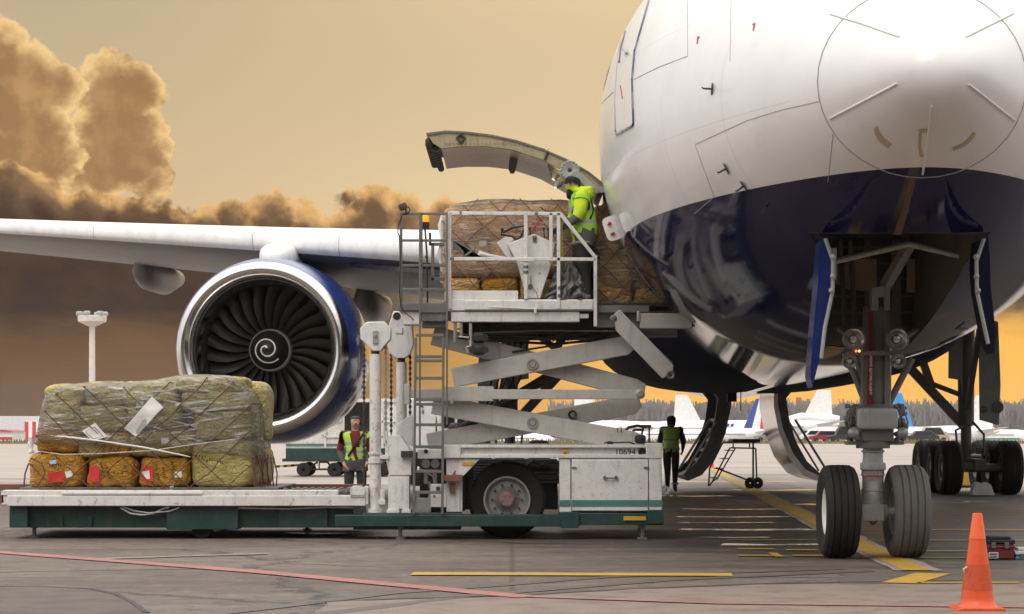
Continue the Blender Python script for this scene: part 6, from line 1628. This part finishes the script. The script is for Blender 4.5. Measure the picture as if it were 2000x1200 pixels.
# ------------------------------------------------------------------ people
BASE = dict(pelvis=(0, 0, .95), waist=(0, 0, 1.10), chest=(.01, 0, 1.30), base=(0, 0, 1.45), neck=(.015, 0, 1.52), jaw=(.035, 0, 1.585), skull=(.015, 0, 1.665), crown=(.01, 0, 1.715), nose=(.135, 0, 1.622),
            hip_l=(0, .10, .90), knee_l=(.02, .11, .50), ankle_l=(-.02, .115, .09), toe_l=(.17, .13, .045), hip_r=(0, -.10, .90), knee_r=(.02, -.11, .50), ankle_r=(-.02, -.115, .09), toe_r=(.17, -.13, .045),
            sh_l=(0, .19, 1.40), el_l=(-.03, .26, 1.13), wr_l=(.05, .26, .90), sh_r=(0, -.19, 1.40), el_r=(-.03, -.26, 1.13), wr_r=(.05, -.26, .90))
RADI = dict(pelvis=(.15, .12), waist=(.145, .11), chest=(.165, .125), base=(.085, .08), neck=(.06, .062), jaw=(.072, .080), skull=(.088, .105), crown=(.068, .080), nose=.014,
            hip=.098, knee=.068, ankle=.048, toe=.036, sh=.082, el=.056, wr=.036)
BON = [('pelvis', 'waist'), ('waist', 'chest'), ('chest', 'base'), ('base', 'neck'), ('neck', 'jaw'), ('jaw', 'skull'), ('skull', 'crown'), ('jaw', 'nose')]
for s_ in 'lr': BON += [('pelvis', 'hip_' + s_), ('hip_' + s_, 'knee_' + s_), ('knee_' + s_, 'ankle_' + s_), ('ankle_' + s_, 'toe_' + s_), ('chest', 'sh_' + s_), ('sh_' + s_, 'el_' + s_), ('el_' + s_, 'wr_' + s_)]
class Person:
    def __init__(self, label, loc, rz, height, pose, mats, bulk=1.0, hand_dir=None):
        J = {k: Vector(v) for k, v in BASE.items()}
        for k, v in pose.items(): J[k] = Vector(v)
        bones = list(BON); rad = {}
        for k in J:
            r = RADI.get(k, RADI.get(k.split('_')[0], .05)); r = r if isinstance(r, tuple) else (r, r)
            b = bulk if k.split('_')[0] in ('pelvis', 'waist', 'chest', 'hip', 'knee', 'sh', 'el') else 1
            rad[k] = (r[0] * b, r[1] * b)
        for s_, sy in (('l', 1), ('r', -1)):
            w, e = J['wr_' + s_], J['el_' + s_]; d = (w - e).normalized()
            if hand_dir: d = (d + Vector(hand_dir)).normalized()
            side = d.cross(Vector((0, sy, .25))).normalized(); out = side.cross(d).normalized()
            J['palm_' + s_] = w + d * .065; rad['palm_' + s_] = (.034, .026); bones.append(('wr_' + s_, 'palm_' + s_))
            for k in range(4):
                o = side * (k - 1.5) * .021; L = (.075, .085, .080, .062)[k]
                a, b = f'fk{k}_{s_}', f'ft{k}_{s_}'
                J[a] = w + d * .10 + o; J[b] = J[a] + d * L * .8 - out * L * .45
                rad[a] = (.0095, .0095); rad[b] = (.008, .008); bones += [('palm_' + s_, a), (a, b)]
            J['th_' + s_] = w + d * .075 + side * .052 - out * .01; rad['th_' + s_] = (.010, .010); bones.append(('palm_' + s_, 'th_' + s_))
        names = list(J); S = height / 1.785
        me = bpy.data.meshes.new('person'); me.from_pydata([tuple(J[n] * S) for n in names], [(names.index(a), names.index(b)) for a, b in bones], [])
        ob = bpy.data.objects.new('person', me); COL.objects.link(ob)
        sk = ob.modifiers.new('skin', 'SKIN'); sk.use_smooth_shade = True
        for i, n in enumerate(names):
            sv = me.skin_vertices[0].data[i]; sv.radius = (rad[n][0] * S, rad[n][1] * S); sv.use_root = (n == 'pelvis')
        sb = ob.modifiers.new('sub', 'SUBSURF'); sb.levels = sb.render_levels = 2
        dg = bpy.context.evaluated_depsgraph_get(); dg.update()
        new = bpy.data.meshes.new_from_object(ob.evaluated_get(dg)); ob.modifiers.clear(); ob.data = new
        new.name = 'person'; new.materials.clear()
        segs = [(a, b, J[a] * S, J[b] * S) for a, b in bones]
        slots = sorted(set(mats.values()))
        for m in slots: new.materials.append(M[m])
        self.seg = []
        for p in new.polygons:
            c = p.center; best = None
            for a, b, pa, pb in segs:
                d = pb - pa; t = max(0, min(1, (c - pa).dot(d) / max(d.length_squared, 1e-9))); q = (c - (pa + d * t)).length / (rad[a][0] * (1 - t) + rad[b][0] * t)
                if best is None or q < best[0]: best = (q, a, b, t)
            key = best[1] + '>' + best[2]; self.seg.append((best[1], best[2], best[3]))
            g = self.group(best[1], best[2], best[3]); p.material_index = slots.index(mats[g]); p.use_smooth = True
        ob.location = loc; ob.rotation_euler = (0, 0, rz); self.o, self.S = ob, S
        tag(ob, label, 'person')
    @staticmethod
    def group(a, b, t):
        if b.startswith(('palm', 'fk', 'ft', 'th_')) : return 'hand'
        if a in ('neck', 'jaw', 'skull') or b in ('crown', 'nose'): return 'head'
        if b == 'neck': return 'head' if t > .6 else 'top'
        if b.startswith('toe') or (b.startswith('ankle') and t > .90): return 'shoe'
        if a.startswith('hip') or b.startswith(('hip', 'ankle')): return 'legs'
        if b.startswith('wr') : return 'forearm'
        if b.startswith('el'): return 'upperarm'
        return 'top'
    def cover(self, name, m, test, off, parent=None):
        """a garment: the faces that pass the test, lifted off the body"""
        me = self.o.data; use = [p for p, s in zip(me.polygons, self.seg) if test(p.center / self.S, *s)]
        if not use: return None
        idx = {}; vs = []; fs = []
        def vid(i, k):
            if (i, k) not in idx: idx[(i, k)] = len(vs); v = me.vertices[i]; vs.append(v.co + v.normal * off * k)
            return idx[(i, k)]
        edge = {}
        for p in use:
            fs.append(tuple(vid(i, 1) for i in p.vertices)); fs.append(tuple(vid(i, .3) for i in reversed(p.vertices)))
            for a, b in p.edge_keys: edge[(a, b)] = edge.get((a, b), 0) + 1
        for p in use:
            vv = list(p.vertices)
            for i in range(len(vv)):
                a, b = vv[i], vv[(i + 1) % len(vv)]
                if edge[tuple(sorted((a, b)))] == 1: fs.append((vid(b, 1), vid(a, 1), vid(a, .3), vid(b, .3)))
        q = MB(); q._add(vs, fs); return q.build(name, m if not isinstance(m, str) else M[m], self.o, local=True, ang=80)
    def add(self, name, m, fn, **k):
        q = MB(); fn(q); q.v = [p * self.S for p in q.v]; return q.build(name, M[m] if isinstance(m, str) else m, self.o, local=True, **k)
TORSO = {('pelvis', 'waist'), ('waist', 'chest'), ('chest', 'base')}
def is_torso(a, b, t, lo=.0): return (a, b) in TORSO or (b.startswith('sh_')) or (b.startswith('el_') and t < .12)
def eyes(P, J=None):
    for s in (-1, 1):
        P.add('eye', 'mark_white', lambda q: q.ball((.103, s * .034, 1.655), .013, 8)); P.add('pupil', 'hair', lambda q: q.ball((.113, s * .034, 1.655), .007, 8))
    P.add('mouth', 'rusty', lambda q: q.tube([(.098, -.025, 1.568), (.108, 0, 1.566), (.098, .025, 1.568)], .006, 6))
# worker on the raised deck, facing the controls
D = 30.66; fx = WX(1141, D)
P = Person('worker in bright lime hooded jacket and black beanie at the loader controls', (fx, D, WZ(588, 30.4) + .02), R(186), 1.76,
           dict(waist=(.01, 0, 1.12), chest=(.06, 0, 1.31), base=(.09, 0, 1.47), neck=(.13, 0, 1.53), jaw=(.175, 0, 1.585), skull=(.16, 0, 1.665), crown=(.15, 0, 1.715), nose=(.275, 0, 1.612),
                sh_l=(.05, .20, 1.42), el_l=(.11, .27, 1.15), wr_l=(.31, .20, 1.01), sh_r=(.05, -.20, 1.42), el_r=(.12, -.26, 1.15), wr_r=(.34, -.16, 1.02),
                knee_l=(.03, .11, .50), ankle_l=(-.05, .12, .09), toe_l=(.14, .14, .045), knee_r=(.06, -.11, .50), ankle_r=(.02, -.115, .09), toe_r=(.21, -.13, .045)),
           dict(head='skin', top='lime', upperarm='lime', forearm='grey_cloth', hand='navy_cloth', legs='dark_cloth', shoe='black'), bulk=1.58)
vm = vest_mat('lime_vest_with_bands', (0.33, 0.60, 0.05), (1.07, 1.25), .055)
P.cover('vest', vm, lambda c, a, b, t: is_torso(a, b, t) and c.z < 1.44 and c.z > .93, .022)
P.cover('jacket_hem', 'grey_cloth', lambda c, a, b, t: (a.startswith('hip') and t < .30) or b.startswith('hip'), .020)
P.cover('beanie', 'knit', lambda c, a, b, t: c.z > 1.645 and a in ('jaw', 'skull') or (b == 'crown'), .022)
P.cover('neck_gaiter', 'lime', lambda c, a, b, t: a in ('neck', 'jaw') and b != 'nose' and c.z < 1.60, .018)
P.add('hood', 'lime', lambda q: q.rbox((.0, 0, 1.505), (.13, .15, .09), 2.6, 12, lambda p, un: wrinkle(p, un, .02, 9)), ang=80)
P.add('hood_collar', 'lime', lambda q: q.tube([(.02 + .13 * math.cos(t), .125 * math.sin(t), 1.50 + .045 * math.cos(t)) for t in [k * math.pi / 8 for k in range(16)]], .042, 8, closed=True), ang=80)
P.add('harness_strap', 'knit', lambda q: (q.tube([(.05, .21, 1.48), (-.06, .20, 1.40), (-.10, .19, 1.25), (-.05, .24, 1.12)], .016, 6), q.tube([(.10, .22, 1.47), (.16, .17, 1.35), (.19, .15, 1.2)], .014, 6)))
P.add('shoulder_patch', 'knit', lambda q: q.rbox((.0, .265, 1.30), (.045, .012, .06), 4, 5))
P.add('scarf', 'knit', lambda q: q.rbox((.20, 0, 1.50), (.05, .07, .08), 3, 6, lambda p, un: wrinkle(p, un, .012, 14)), ang=80)
P.add('knee_band', 'gear', lambda q: (q.tube([(.02 + .125 * math.cos(t), .10 + .125 * math.sin(t), .80) for t in [k * math.pi / 8 for k in range(16)]], .028, 6, closed=True), q.tube([(.02 + .125 * math.cos(t), -.10 + .125 * math.sin(t), .80) for t in [k * math.pi / 8 for k in range(16)]], .028, 6, closed=True)))
# man in a red jacket under the engine
D = 37.7
P = Person('man in dark red jacket and open lime vest standing beneath the engine', (WX(694, D), D, 0), R(-84), 1.79,
           dict(sh_l=(0, .185, 1.41), el_l=(-.03, .27, 1.14), wr_l=(.08, .20, .95), sh_r=(0, -.185, 1.41), el_r=(-.03, -.27, 1.14), wr_r=(.08, -.20, .95)),
           dict(head='skin', top='red_cloth', upperarm='red_cloth', forearm='grey_cloth', hand='skin', legs='dark_cloth', shoe='black'), bulk=1.15)
P.cover('vest', vest_mat('open_lime_vest', (0.40, 0.66, 0.07), (1.13, 1.27)), lambda c, a, b, t: is_torso(a, b, t) and .98 < c.z < 1.45 and not (c.x > 0 and abs(c.y) < .015 + max(0, c.z - 1.08) * .20), .02)
P.cover('jacket_skirt', 'grey_cloth', lambda c, a, b, t: (a.startswith('hip') and t < .25) or b.startswith('hip') or (a == 'pelvis' and c.z < 1.0), .026)
P.cover('hair', 'hair', lambda c, a, b, t: a in ('jaw', 'skull') and (c.z > 1.685 or (c.x < .03 and c.z > 1.60)), .020)
P.add('shoulder_strap', 'knit', lambda q: q.tube([(.05, .15, 1.47), (.145, .08, 1.36), (.165, -.02, 1.22), (.155, -.13, 1.05)], .018, 6))
eyes(P)
# man walking away by the loader's front corner
D = 53.7
P = Person('man in dark cap and striped vest seen from behind at the loader bumper', (WX(1311, D), D, 0), R(82), 1.90,
           dict(sh_l=(.02, .19, 1.42), el_l=(.05, .27, 1.15), wr_l=(.24, .20, 1.06), sh_r=(.02, -.19, 1.42), el_r=(.02, -.28, 1.15), wr_r=(.16, -.25, .98), knee_l=(.10, .09, .50), ankle_l=(.04, .09, .09), toe_l=(.22, .1, .045), knee_r=(.0, -.09, .50), ankle_r=(-.10, -.09, .10), toe_r=(.08, -.10, .04)),
           dict(head='skin', top='navy_cloth', upperarm='navy_cloth', forearm='navy_cloth', hand='skin', legs='dark_cloth', shoe='black'), bulk=1.22)
P.cover('vest', vest_mat('striped_lime_vest', (0.50, 0.68, 0.12), (1.06, 1.27), .05), lambda c, a, b, t: is_torso(a, b, t) and .92 < c.z < 1.46, .022)
P.cover('hooded_cap', 'knit', lambda c, a, b, t: a in ('jaw', 'skull', 'neck') and (c.z > 1.66 or c.x < .045) and b != 'nose', .030)
P.add('ankle_band', 'gear', lambda q: q.tube([(-.07 + .065 * math.cos(t), -.09 + .065 * math.sin(t), .20) for t in [k * math.pi / 8 for k in range(16)]], .022, 6, closed=True))
# man half hidden behind the lift arms
D = 37.5
P = Person('man with dark hair and yellow vest, only his head showing behind the lift arms', (WX(886, D), D, 0), R(20), 1.68, {},
           dict(head='skin', top='dark_cloth', upperarm='dark_cloth', forearm='dark_cloth', hand='skin', legs='navy_cloth', shoe='black'), bulk=1.15)
P.cover('vest', vest_mat('plain_lime_vest', (0.45, 0.66, 0.05), (1.06, 1.22)), lambda c, a, b, t: is_torso(a, b, t) and .95 < c.z < 1.50, .022)
P.cover('hair', 'hair', lambda c, a, b, t: a in ('jaw', 'skull') and (c.z > 1.685 or (c.x < .0 and c.z > 1.58)), .018)
# ------------------------------------------------------------------ carts, trucks and small things on the apron
D = 72.0
g0 = W(655, 930, D); g0.z = 0
t = thing('baggage_cart', 'green and white covered baggage cart with dark open side behind the engine', 'cart', g0)
q = MB(); q.pbox(551, 790, 896, 902, D, D + 2.2); part(q, 'frame', 'steel_dk', t, .01)
q = MB(); q.pbox(558, 785, 876, 896, D + .05, D + 2.1); q.pbox(668, 674, 876, 897, D + .02, D + .06); lo = part(q, 'lower_panel', 'green', t, .01)
q = MB(); q.pbox(558, 785, 867, 871.5, D + .03, D + .05); part(q, 'stripe', 'green_lt', lo, 0)
q = MB(); q.pbox(558, 673, 784, 876, D + .06, D + .12); q.pbox(724, 785, 784, 876, D + .06, D + .12); q.pbox(672, 724, 850, 876, D + .06, D + .12); q.pbox(555, 790, 779, 786, D, D + 2.2); q.pbox(558, 562, 786, 876, D + .1, D + 2.1); q.pbox(782, 785, 786, 876, D + .1, D + 2.1); q.pbox(558, 785, 786, 876, D + 2.0, D + 2.1)
bo_ = part(q, 'canopy_body', 'white_worn', t, .01)
q = MB()
for a in (633, 668, 745): q.pbox(a, a + 4, 786, 876, D, D + .06)
for b in (822, 852): q.pbox(634, 670, b, b + 3, D, D + .06); q.pbox(724, 785, b, b + 3, D, D + .06)
part(q, 'ribs', 'white_worn', bo_, .004)
for a in (593, 653, 745):
    for dd in (.05, 1.95):
        q = MB(); c = W(a, 917, D); c.y = D + dd; c.z = .23; q.lathe([(.05, -.08), (.12, -.09), (.20, -.09), (.23, -.06), (.23, .06), (.20, .09), (.05, .08)], c, (0, 1, 0), 24); part(q, 'wheel', 'tyre', t, 0)
q = MB(); q.tube([W(600, 917, D + .2), W(620, 903, D + .2), W(624, 917, D + .2), W(624, 903, D + .2), W(640, 903, D + .2), W(650, 917, D + .2)], .04, 6); q.bar(W(600, 917, D + .2), W(648, 917, D + .2), .05, .06); part(q, 'axle_frame', 'steel_dk', t, 0)
for k in range(9):
    q = MB(); a, b = 526 + k * 7, 912.5 - k * .45; q.bar(W(a, b, D + 1), W(a + 7, b - .45, D + 1), .08, .08); part(q, 'tow_bar', 'yellow' if k % 2 else 'black', t, 0)
D = 60.0
g0 = W(860, 900, D); g0.z = 0
t = thing('service_truck', 'white service truck numbered 8 behind the ladder of the loader', 'truck', g0)
q = MB(); q.pbox(792, 851, 778, 884, D, D + 2.2); part(q, 'box_body', 'planewhite', t, .03)
q = MB(); q.pprism([(853, 885), (853, 812), (862, 806), (905, 806), (925, 838), (940, 846), (942, 885)], D + .05, D + 2.1); cab = part(q, 'cab', 'planewhite', t, .04)
q = MB(); q.pprism([(893, 812), (903, 812), (916, 836), (893, 836)], D + .03, D + .05); q.pprism([(862, 812), (888, 812), (888, 836), (862, 836)], D + .03, D + .05); part(q, 'window', 'glassdark', cab, 0)
q = MB(); text_mesh('8', .17, q, Matrix.Translation(W(826, 805, D - .012))); part(q, 'fleet_number', 'ink', t, 0, smooth=False)
q = MB(); q.pbox(822, 827, 792, 796, D - .03, D); part(q, 'marker_lamp', 'red', t, .005)
for a in (815, 915):
    q = MB(); c = W(a, 900, D); c.z = .45; q.lathe([(.08, -.12), (.25, -.14), (.43, -.12), (.45, -.06), (.45, .12), (.1, .12)], c + Vector((0, .15, 0)), (0, 1, 0), 28); part(q, 'wheel', 'tyre', t, 0)
    q = MB(); q.lathe([(.08, -.12), (.25, -.14), (.43, -.12), (.45, -.06), (.45, .12), (.1, .12)], c + Vector((0, 1.9, 0)), (0, 1, 0), 28); part(q, 'wheel', 'tyre', t, 0)
q = MB(); q.pbox(795, 940, 884, 892, D + .1, D + 2.0); part(q, 'frame', 'steel_dk', t, 0)
D = 58.0
g0 = W(1920, 930, D); g0.z = 0
t = thing('tow_tractor', 'yellow tow tractor with lit headlights behind the main wheels', 'tractor', g0)
q = MB(); q.pbox(1872, 1976, 912, 950, D, D + 4.2); bd_ = part(q, 'body', 'yellow', t, .05)
q = MB(); q.pbox(1878, 1970, 885, 912, D + .05, D + 1.5); part(q, 'grille', 'steel_dk', bd_, .04)
q = MB(); q.pbox(1884, 1964, 862, 885, D + .9, D + 2.6); cb_ = part(q, 'cab', 'steel', t, .05)
q = MB(); q.pbox(1888, 1960, 865, 882, D + .86, D + .9); part(q, 'windscreen', 'glassdark', cb_, 0)
for a in (1893, 1941):
    q = MB(); c = W(a, 902, D + .02); q.lathe([(.001, -.03), (.06, -.02), (.085, 0), (.09, .05)], c, (0, 1, 0), 18); part(q, 'headlight', 'lamp_on', t, 0)
for a in (1886, 1962):
    for dd in (.7, 3.4):
        c = W(a, 930, D); q = MB(); q.cyl((c.x - .14, D + dd, .36), (c.x + .14, D + dd, .36), .36, seg=24); part(q, 'wheel', 'tyre', t, .03)
D = 50.5
c = W(1920, 960, D); q = MB(); q.pprism([(1899, 968), (1903, 947), (1911, 942), (1919, 946), (1928, 942), (1936, 948), (1943, 968)], D, D + .35)
tag(q.build('wheel_chock', M['rim_white'], bevel=.015), 'pale flared wheel chock in front of the far main wheels', 'chock')
# mobile work stand
D = 57.0
g0 = W(1435, 955, D); g0.z = 0
t = thing('work_stand', 'tubular mobile work stand with steps and black platform under the airliner', 'work stand', g0)
for dd in (0, .9):
    q = MB(); ds = D + dd
    q.tube([W(1384, 950, ds), W(1386, 915, ds), W(1410, 868, ds), W(1414, 864, ds), W(1480, 864, ds)], .022, 6); q.tube([W(1386, 949, ds), W(1392, 940, ds), W(1425, 876, ds), W(1428, 875, ds), W(1476, 876, ds)], .022, 6)
    q.tube([W(1471, 864, ds), W(1471, 935, ds)], .025, 6); q.tube([W(1476, 876, ds), W(1478, 935, ds)], .022, 6); q.tube([W(1398, 914, ds), W(1460, 938, ds)], .025, 6); q.tube([W(1392, 940, ds), W(1400, 936, ds), W(1436, 876, ds)], .02, 6)
    q.tube([W(1432, 866, ds), W(1432, 876, ds)], .018, 6); q.tube([W(1464, 866, ds), W(1464, 876, ds)], .018, 6); part(q, 'side_frame', 'steel_dk', t, 0)
for a, b in ((1424, 880), (1415, 896), (1404, 916), (1394, 934)):
    q = MB(); q.box(WX(a - 4, D), WX(a + 10, D), D, D + .9, WZ(b + 1, D), WZ(b - .6, D)); part(q, 'step', 'steel', t, 0)
q = MB(); q.pbox(1431, 1485, 858, 865, D - .05, D + .95); part(q, 'platform', 'black', t, .02)
for a, dd in ((1465, 0), (1480, .1), (1465, .9), (1480, .95)):
    q = MB(); c = W(a, 942, D + dd); c.z = .14; q.lathe([(.03, -.05), (.10, -.06), (.135, -.04), (.14, .0), (.135, .04), (.10, .06), (.03, .05)], c, (0, 1, 0), 24); part(q, 'wheel', 'tyre', t, 0)
# traffic cones
def cone(label_, g, h, rb, rt, base):
    t = thing('traffic_cone', label_, 'traffic cone', g)
    q = MB(); q.prism([(g.x - base / 2, .0), (g.x - base / 2, .012), (g.x - base / 2 + .02, .03), (g.x + base / 2 - .02, .03), (g.x + base / 2, .012), (g.x + base / 2, .0)], g.y - base / 2, g.y + base / 2); part(q, 'base_plate', 'orange', t, .01)
    pf = [(rb * 1.30, .028), (rb * 1.12, .05), (rb * 1.02, .085), (rb, .10)]
    for k in range(1, 11): pf.append((rb + (rt - rb) * k / 10, .10 + (h - .10) * k / 10))
    zs = .10 + (h - .10) * .70
    lo_ = [p for p in pf if p[1] <= zs + 1e-6]; hi_ = [p for p in pf if p[1] >= zs - 1e-6]
    q = MB(); q.lathe(lo_, g, (0, 0, 1), 40); bo = part(q, 'body', 'orange', t, 0)
    q = MB(); q.lathe([(lo_[4][0] + .002, lo_[4][1]), (lo_[7][0] + .002, lo_[7][1])], g, (0, 0, 1), 40); part(q, 'worn_sleeve', 'orange_worn', bo, 0)
    q = MB(); q.lathe([(hi_[0][0] + .003, hi_[0][1])] + [(a + .003, b) for a, b in hi_[1:]] + [(rt * .6, h + .004), (rt * .55, h - .05)], g, (0, 0, 1), 40); part(q, 'top_band', 'orange_top', bo, 0)
    return t
c = W(1909, 1193, 18.45); c.z = 0
cn = cone('tall orange traffic cone standing in front near the red line', c, .80, .135, .036, .40)
q = MB(); q.tube([c + Vector((-.115, -.03, .31)), c + Vector((-.125, -.04, .34)), c + Vector((-.10, -.06, .36))], .006, 5); part(q, 'tear', 'paper', cn, 0)
c = G(1387, 915); cone('small distant orange cone beyond the work stand', c, .62, .15, .05, .42)
# tool boxes
D = 25.6
def case(label_, x0, x1, y0, y1, D, dep, m, lid, slip=True):
    g = W((x0 + x1) / 2, y1, D); g.z = 0; t = thing('tool_box', label_, 'tool box', g); zb = 0.0; zt = WZ(y0, D); zm = zt - .10
    q = MB(); q.box(WX(x0, D), WX(x1, D), D, D + dep, .01, zm); q.box(WX(x0, D) - .01, WX(x1, D) + .01, D - .012, D + dep + .01, zm - .05, zm - .02); bo = part(q, 'body', m, t, .012)
    q = MB(); q.box(WX(x0, D) - .012, WX(x1, D) + .012, D - .015, D + dep + .015, zm + .002, zm + .05); q.box(WX(x0, D) + .03, WX(x1, D) - .03, D + .03, D + dep - .03, zm + .05, zm + .085); part(q, 'lid', lid, t, .012)
    for k in (.25, .72):
        q = MB(); x = WX(x0 + (x1 - x0) * k, D); q.box(x - .025, x + .025, D - .03, D - .014, zm - .05, zm + .02); part(q, 'latch', 'steel', t, .004)
    if slip:
        q = MB(); q.pbox(x0 + 5, x0 + 24, y0 + 33, y0 + 45, D - .006, D - .002); sl = part(q, 'white_label', 'paper', bo, 0)
        q = MB()
        for k in range(6): q.pbox(x0 + 7 + k * 2.7, x0 + 8.6 + k * 2.7, y0 + 35, y0 + 38.5, D - .012, D - .008); q.pbox(x0 + 7 + k * 2.7, x0 + 8.6 + k * 2.7, y0 + 40.5, y0 + 43.5, D - .012, D - .008)
        part(q, 'label_print', 'ink', sl, 0)
    return t
M['maroon'] = paint('maroon_plastic', (0.16, 0.022, 0.020), 0.45, grime=0.35)
case('maroon tool box with a black lid behind the tall cone', 1926, 1981, 1046, 1095, D, .32, 'maroon', 'black')
case('pale teal tool box beside the maroon one at the frame edge', 1984, 2030, 1068, 1095, D + .05, .3, 'teal', 'white', False)
# vest left on the undercarriage
D = 32.4; q = MB()
q.grid(lambda u, v: W(950 + 52 * u, 897 + 7 * v + 3 * noise.noise(Vector((u * 5, v * 3, 0))), D + .1 * noise.noise(Vector((u * 7, v * 3, 4)))) + Vector((0, -.02 * v, 0)), 16, 6)
q.grid(lambda u, v: W(950 + 52 * u, 897 + 7 * v + 3 * noise.noise(Vector((u * 5, v * 3, 0))), D + .1 * noise.noise(Vector((u * 7, v * 3, 4)))) + Vector((0, .03, 0)), 16, 6, flip=True)
tag(q.build('safety_vest', M['lime_fl']), 'crumpled lime safety vest lying above the truck wheel of the loader', 'vest')
# ------------------------------------------------------------------ terminal front behind the viewpoint, mirrored in the aircraft
t = thing('terminal_building', 'long grey terminal with dark window bands facing the stand', 'building', (0, -10, 0))
q = MB(); q.box(-90, 90, -30, -10, 0, 12.0); part(q, 'wall', 'gear_dk', t, .05)
for z0_, z1_ in ((.6, 3.6), (5.0, 8.0), (9.0, 11.4)):
    for k in range(30):
        q = MB(); q.box(-89 + k * 6, -83.6 + k * 6, -10.0, -9.9, z0_, z1_); part(q, 'window', 'glassdark', t, 0)
q = MB(); q.box(-91, 91, -31, -9.2, 12.003, 12.5); part(q, 'roof', 'steel', t, .03)
# ------------------------------------------------------------------ damp air over the field
hz = MB(); hz.box(-420, 460, -60, 1150, -4.2, 24)
m = bpy.data.materials.new('damp_air'); m.use_nodes = True; nt = m.node_tree; nt.nodes.clear()
pv = nt.nodes.new('ShaderNodeVolumePrincipled'); pv.inputs['Color'].default_value = (0.9, 0.89, 0.9, 1); pv.inputs['Density'].default_value = 0.00010; pv.inputs['Anisotropy'].default_value = 0.2
out = nt.nodes.new('ShaderNodeOutputMaterial'); nt.links.new(pv.outputs[0], out.inputs['Volume'])
ho = hz.build('haze', m, smooth=False); stuff(ho)

# ------------------------------------------------------------------ pieces that are separate in reality become parts of their own
def split_pieces(o, name):
    me = o.data; par = list(range(len(me.vertices)))
    def root(i):
        while par[i] != i: par[i] = par[par[i]]; i = par[i]
        return i
    for e_ in me.edges: par[root(e_.vertices[0])] = root(e_.vertices[1])
    groups = {}
    for p in me.polygons: groups.setdefault(root(p.vertices[0]), []).append(p)
    if len(groups) < 2: o.name = name; return
    for ps in groups.values():
        idx, vs, fs = {}, [], []
        for p in ps:
            for i in p.vertices:
                if i not in idx: idx[i] = len(vs); vs.append(tuple(me.vertices[i].co))
            fs.append([idx[i] for i in p.vertices])
        nm = bpy.data.meshes.new(name); nm.from_pydata(vs, [], fs)
        for m_ in me.materials: nm.materials.append(m_)
        nm.shade_smooth(); nm.set_sharp_from_angle(angle=R(40))
        c_ = o.copy(); c_.data = nm; c_.name = name; COL.objects.link(c_)
    bpy.data.objects.remove(o)
SPLIT = dict(panel_seams='panel_seam', collars='collar', net_strap='net_strap', control_levers='control_lever', film_tail='film_tail', mast_clamp='mast_clamp', stop_lug='stop_lug',
             rail_clamp='rail_clamp', door_fitting='door_fitting', ribs='canopy_rib', pipe_stubs='pipe_stub', deck_bracket='deck_bracket', coupling='coupling', valve_block='valve_block', latch='latch', door_rod='door_rod', door_latch='door_latch', console_fitting='console_fitting', support_wheel='support_wheel')
for o in list(scene.objects):
    k = o.name.split('.')[0]
    if o.type == 'MESH' and k in SPLIT and o.parent is not None: split_pieces(o, SPLIT[k])
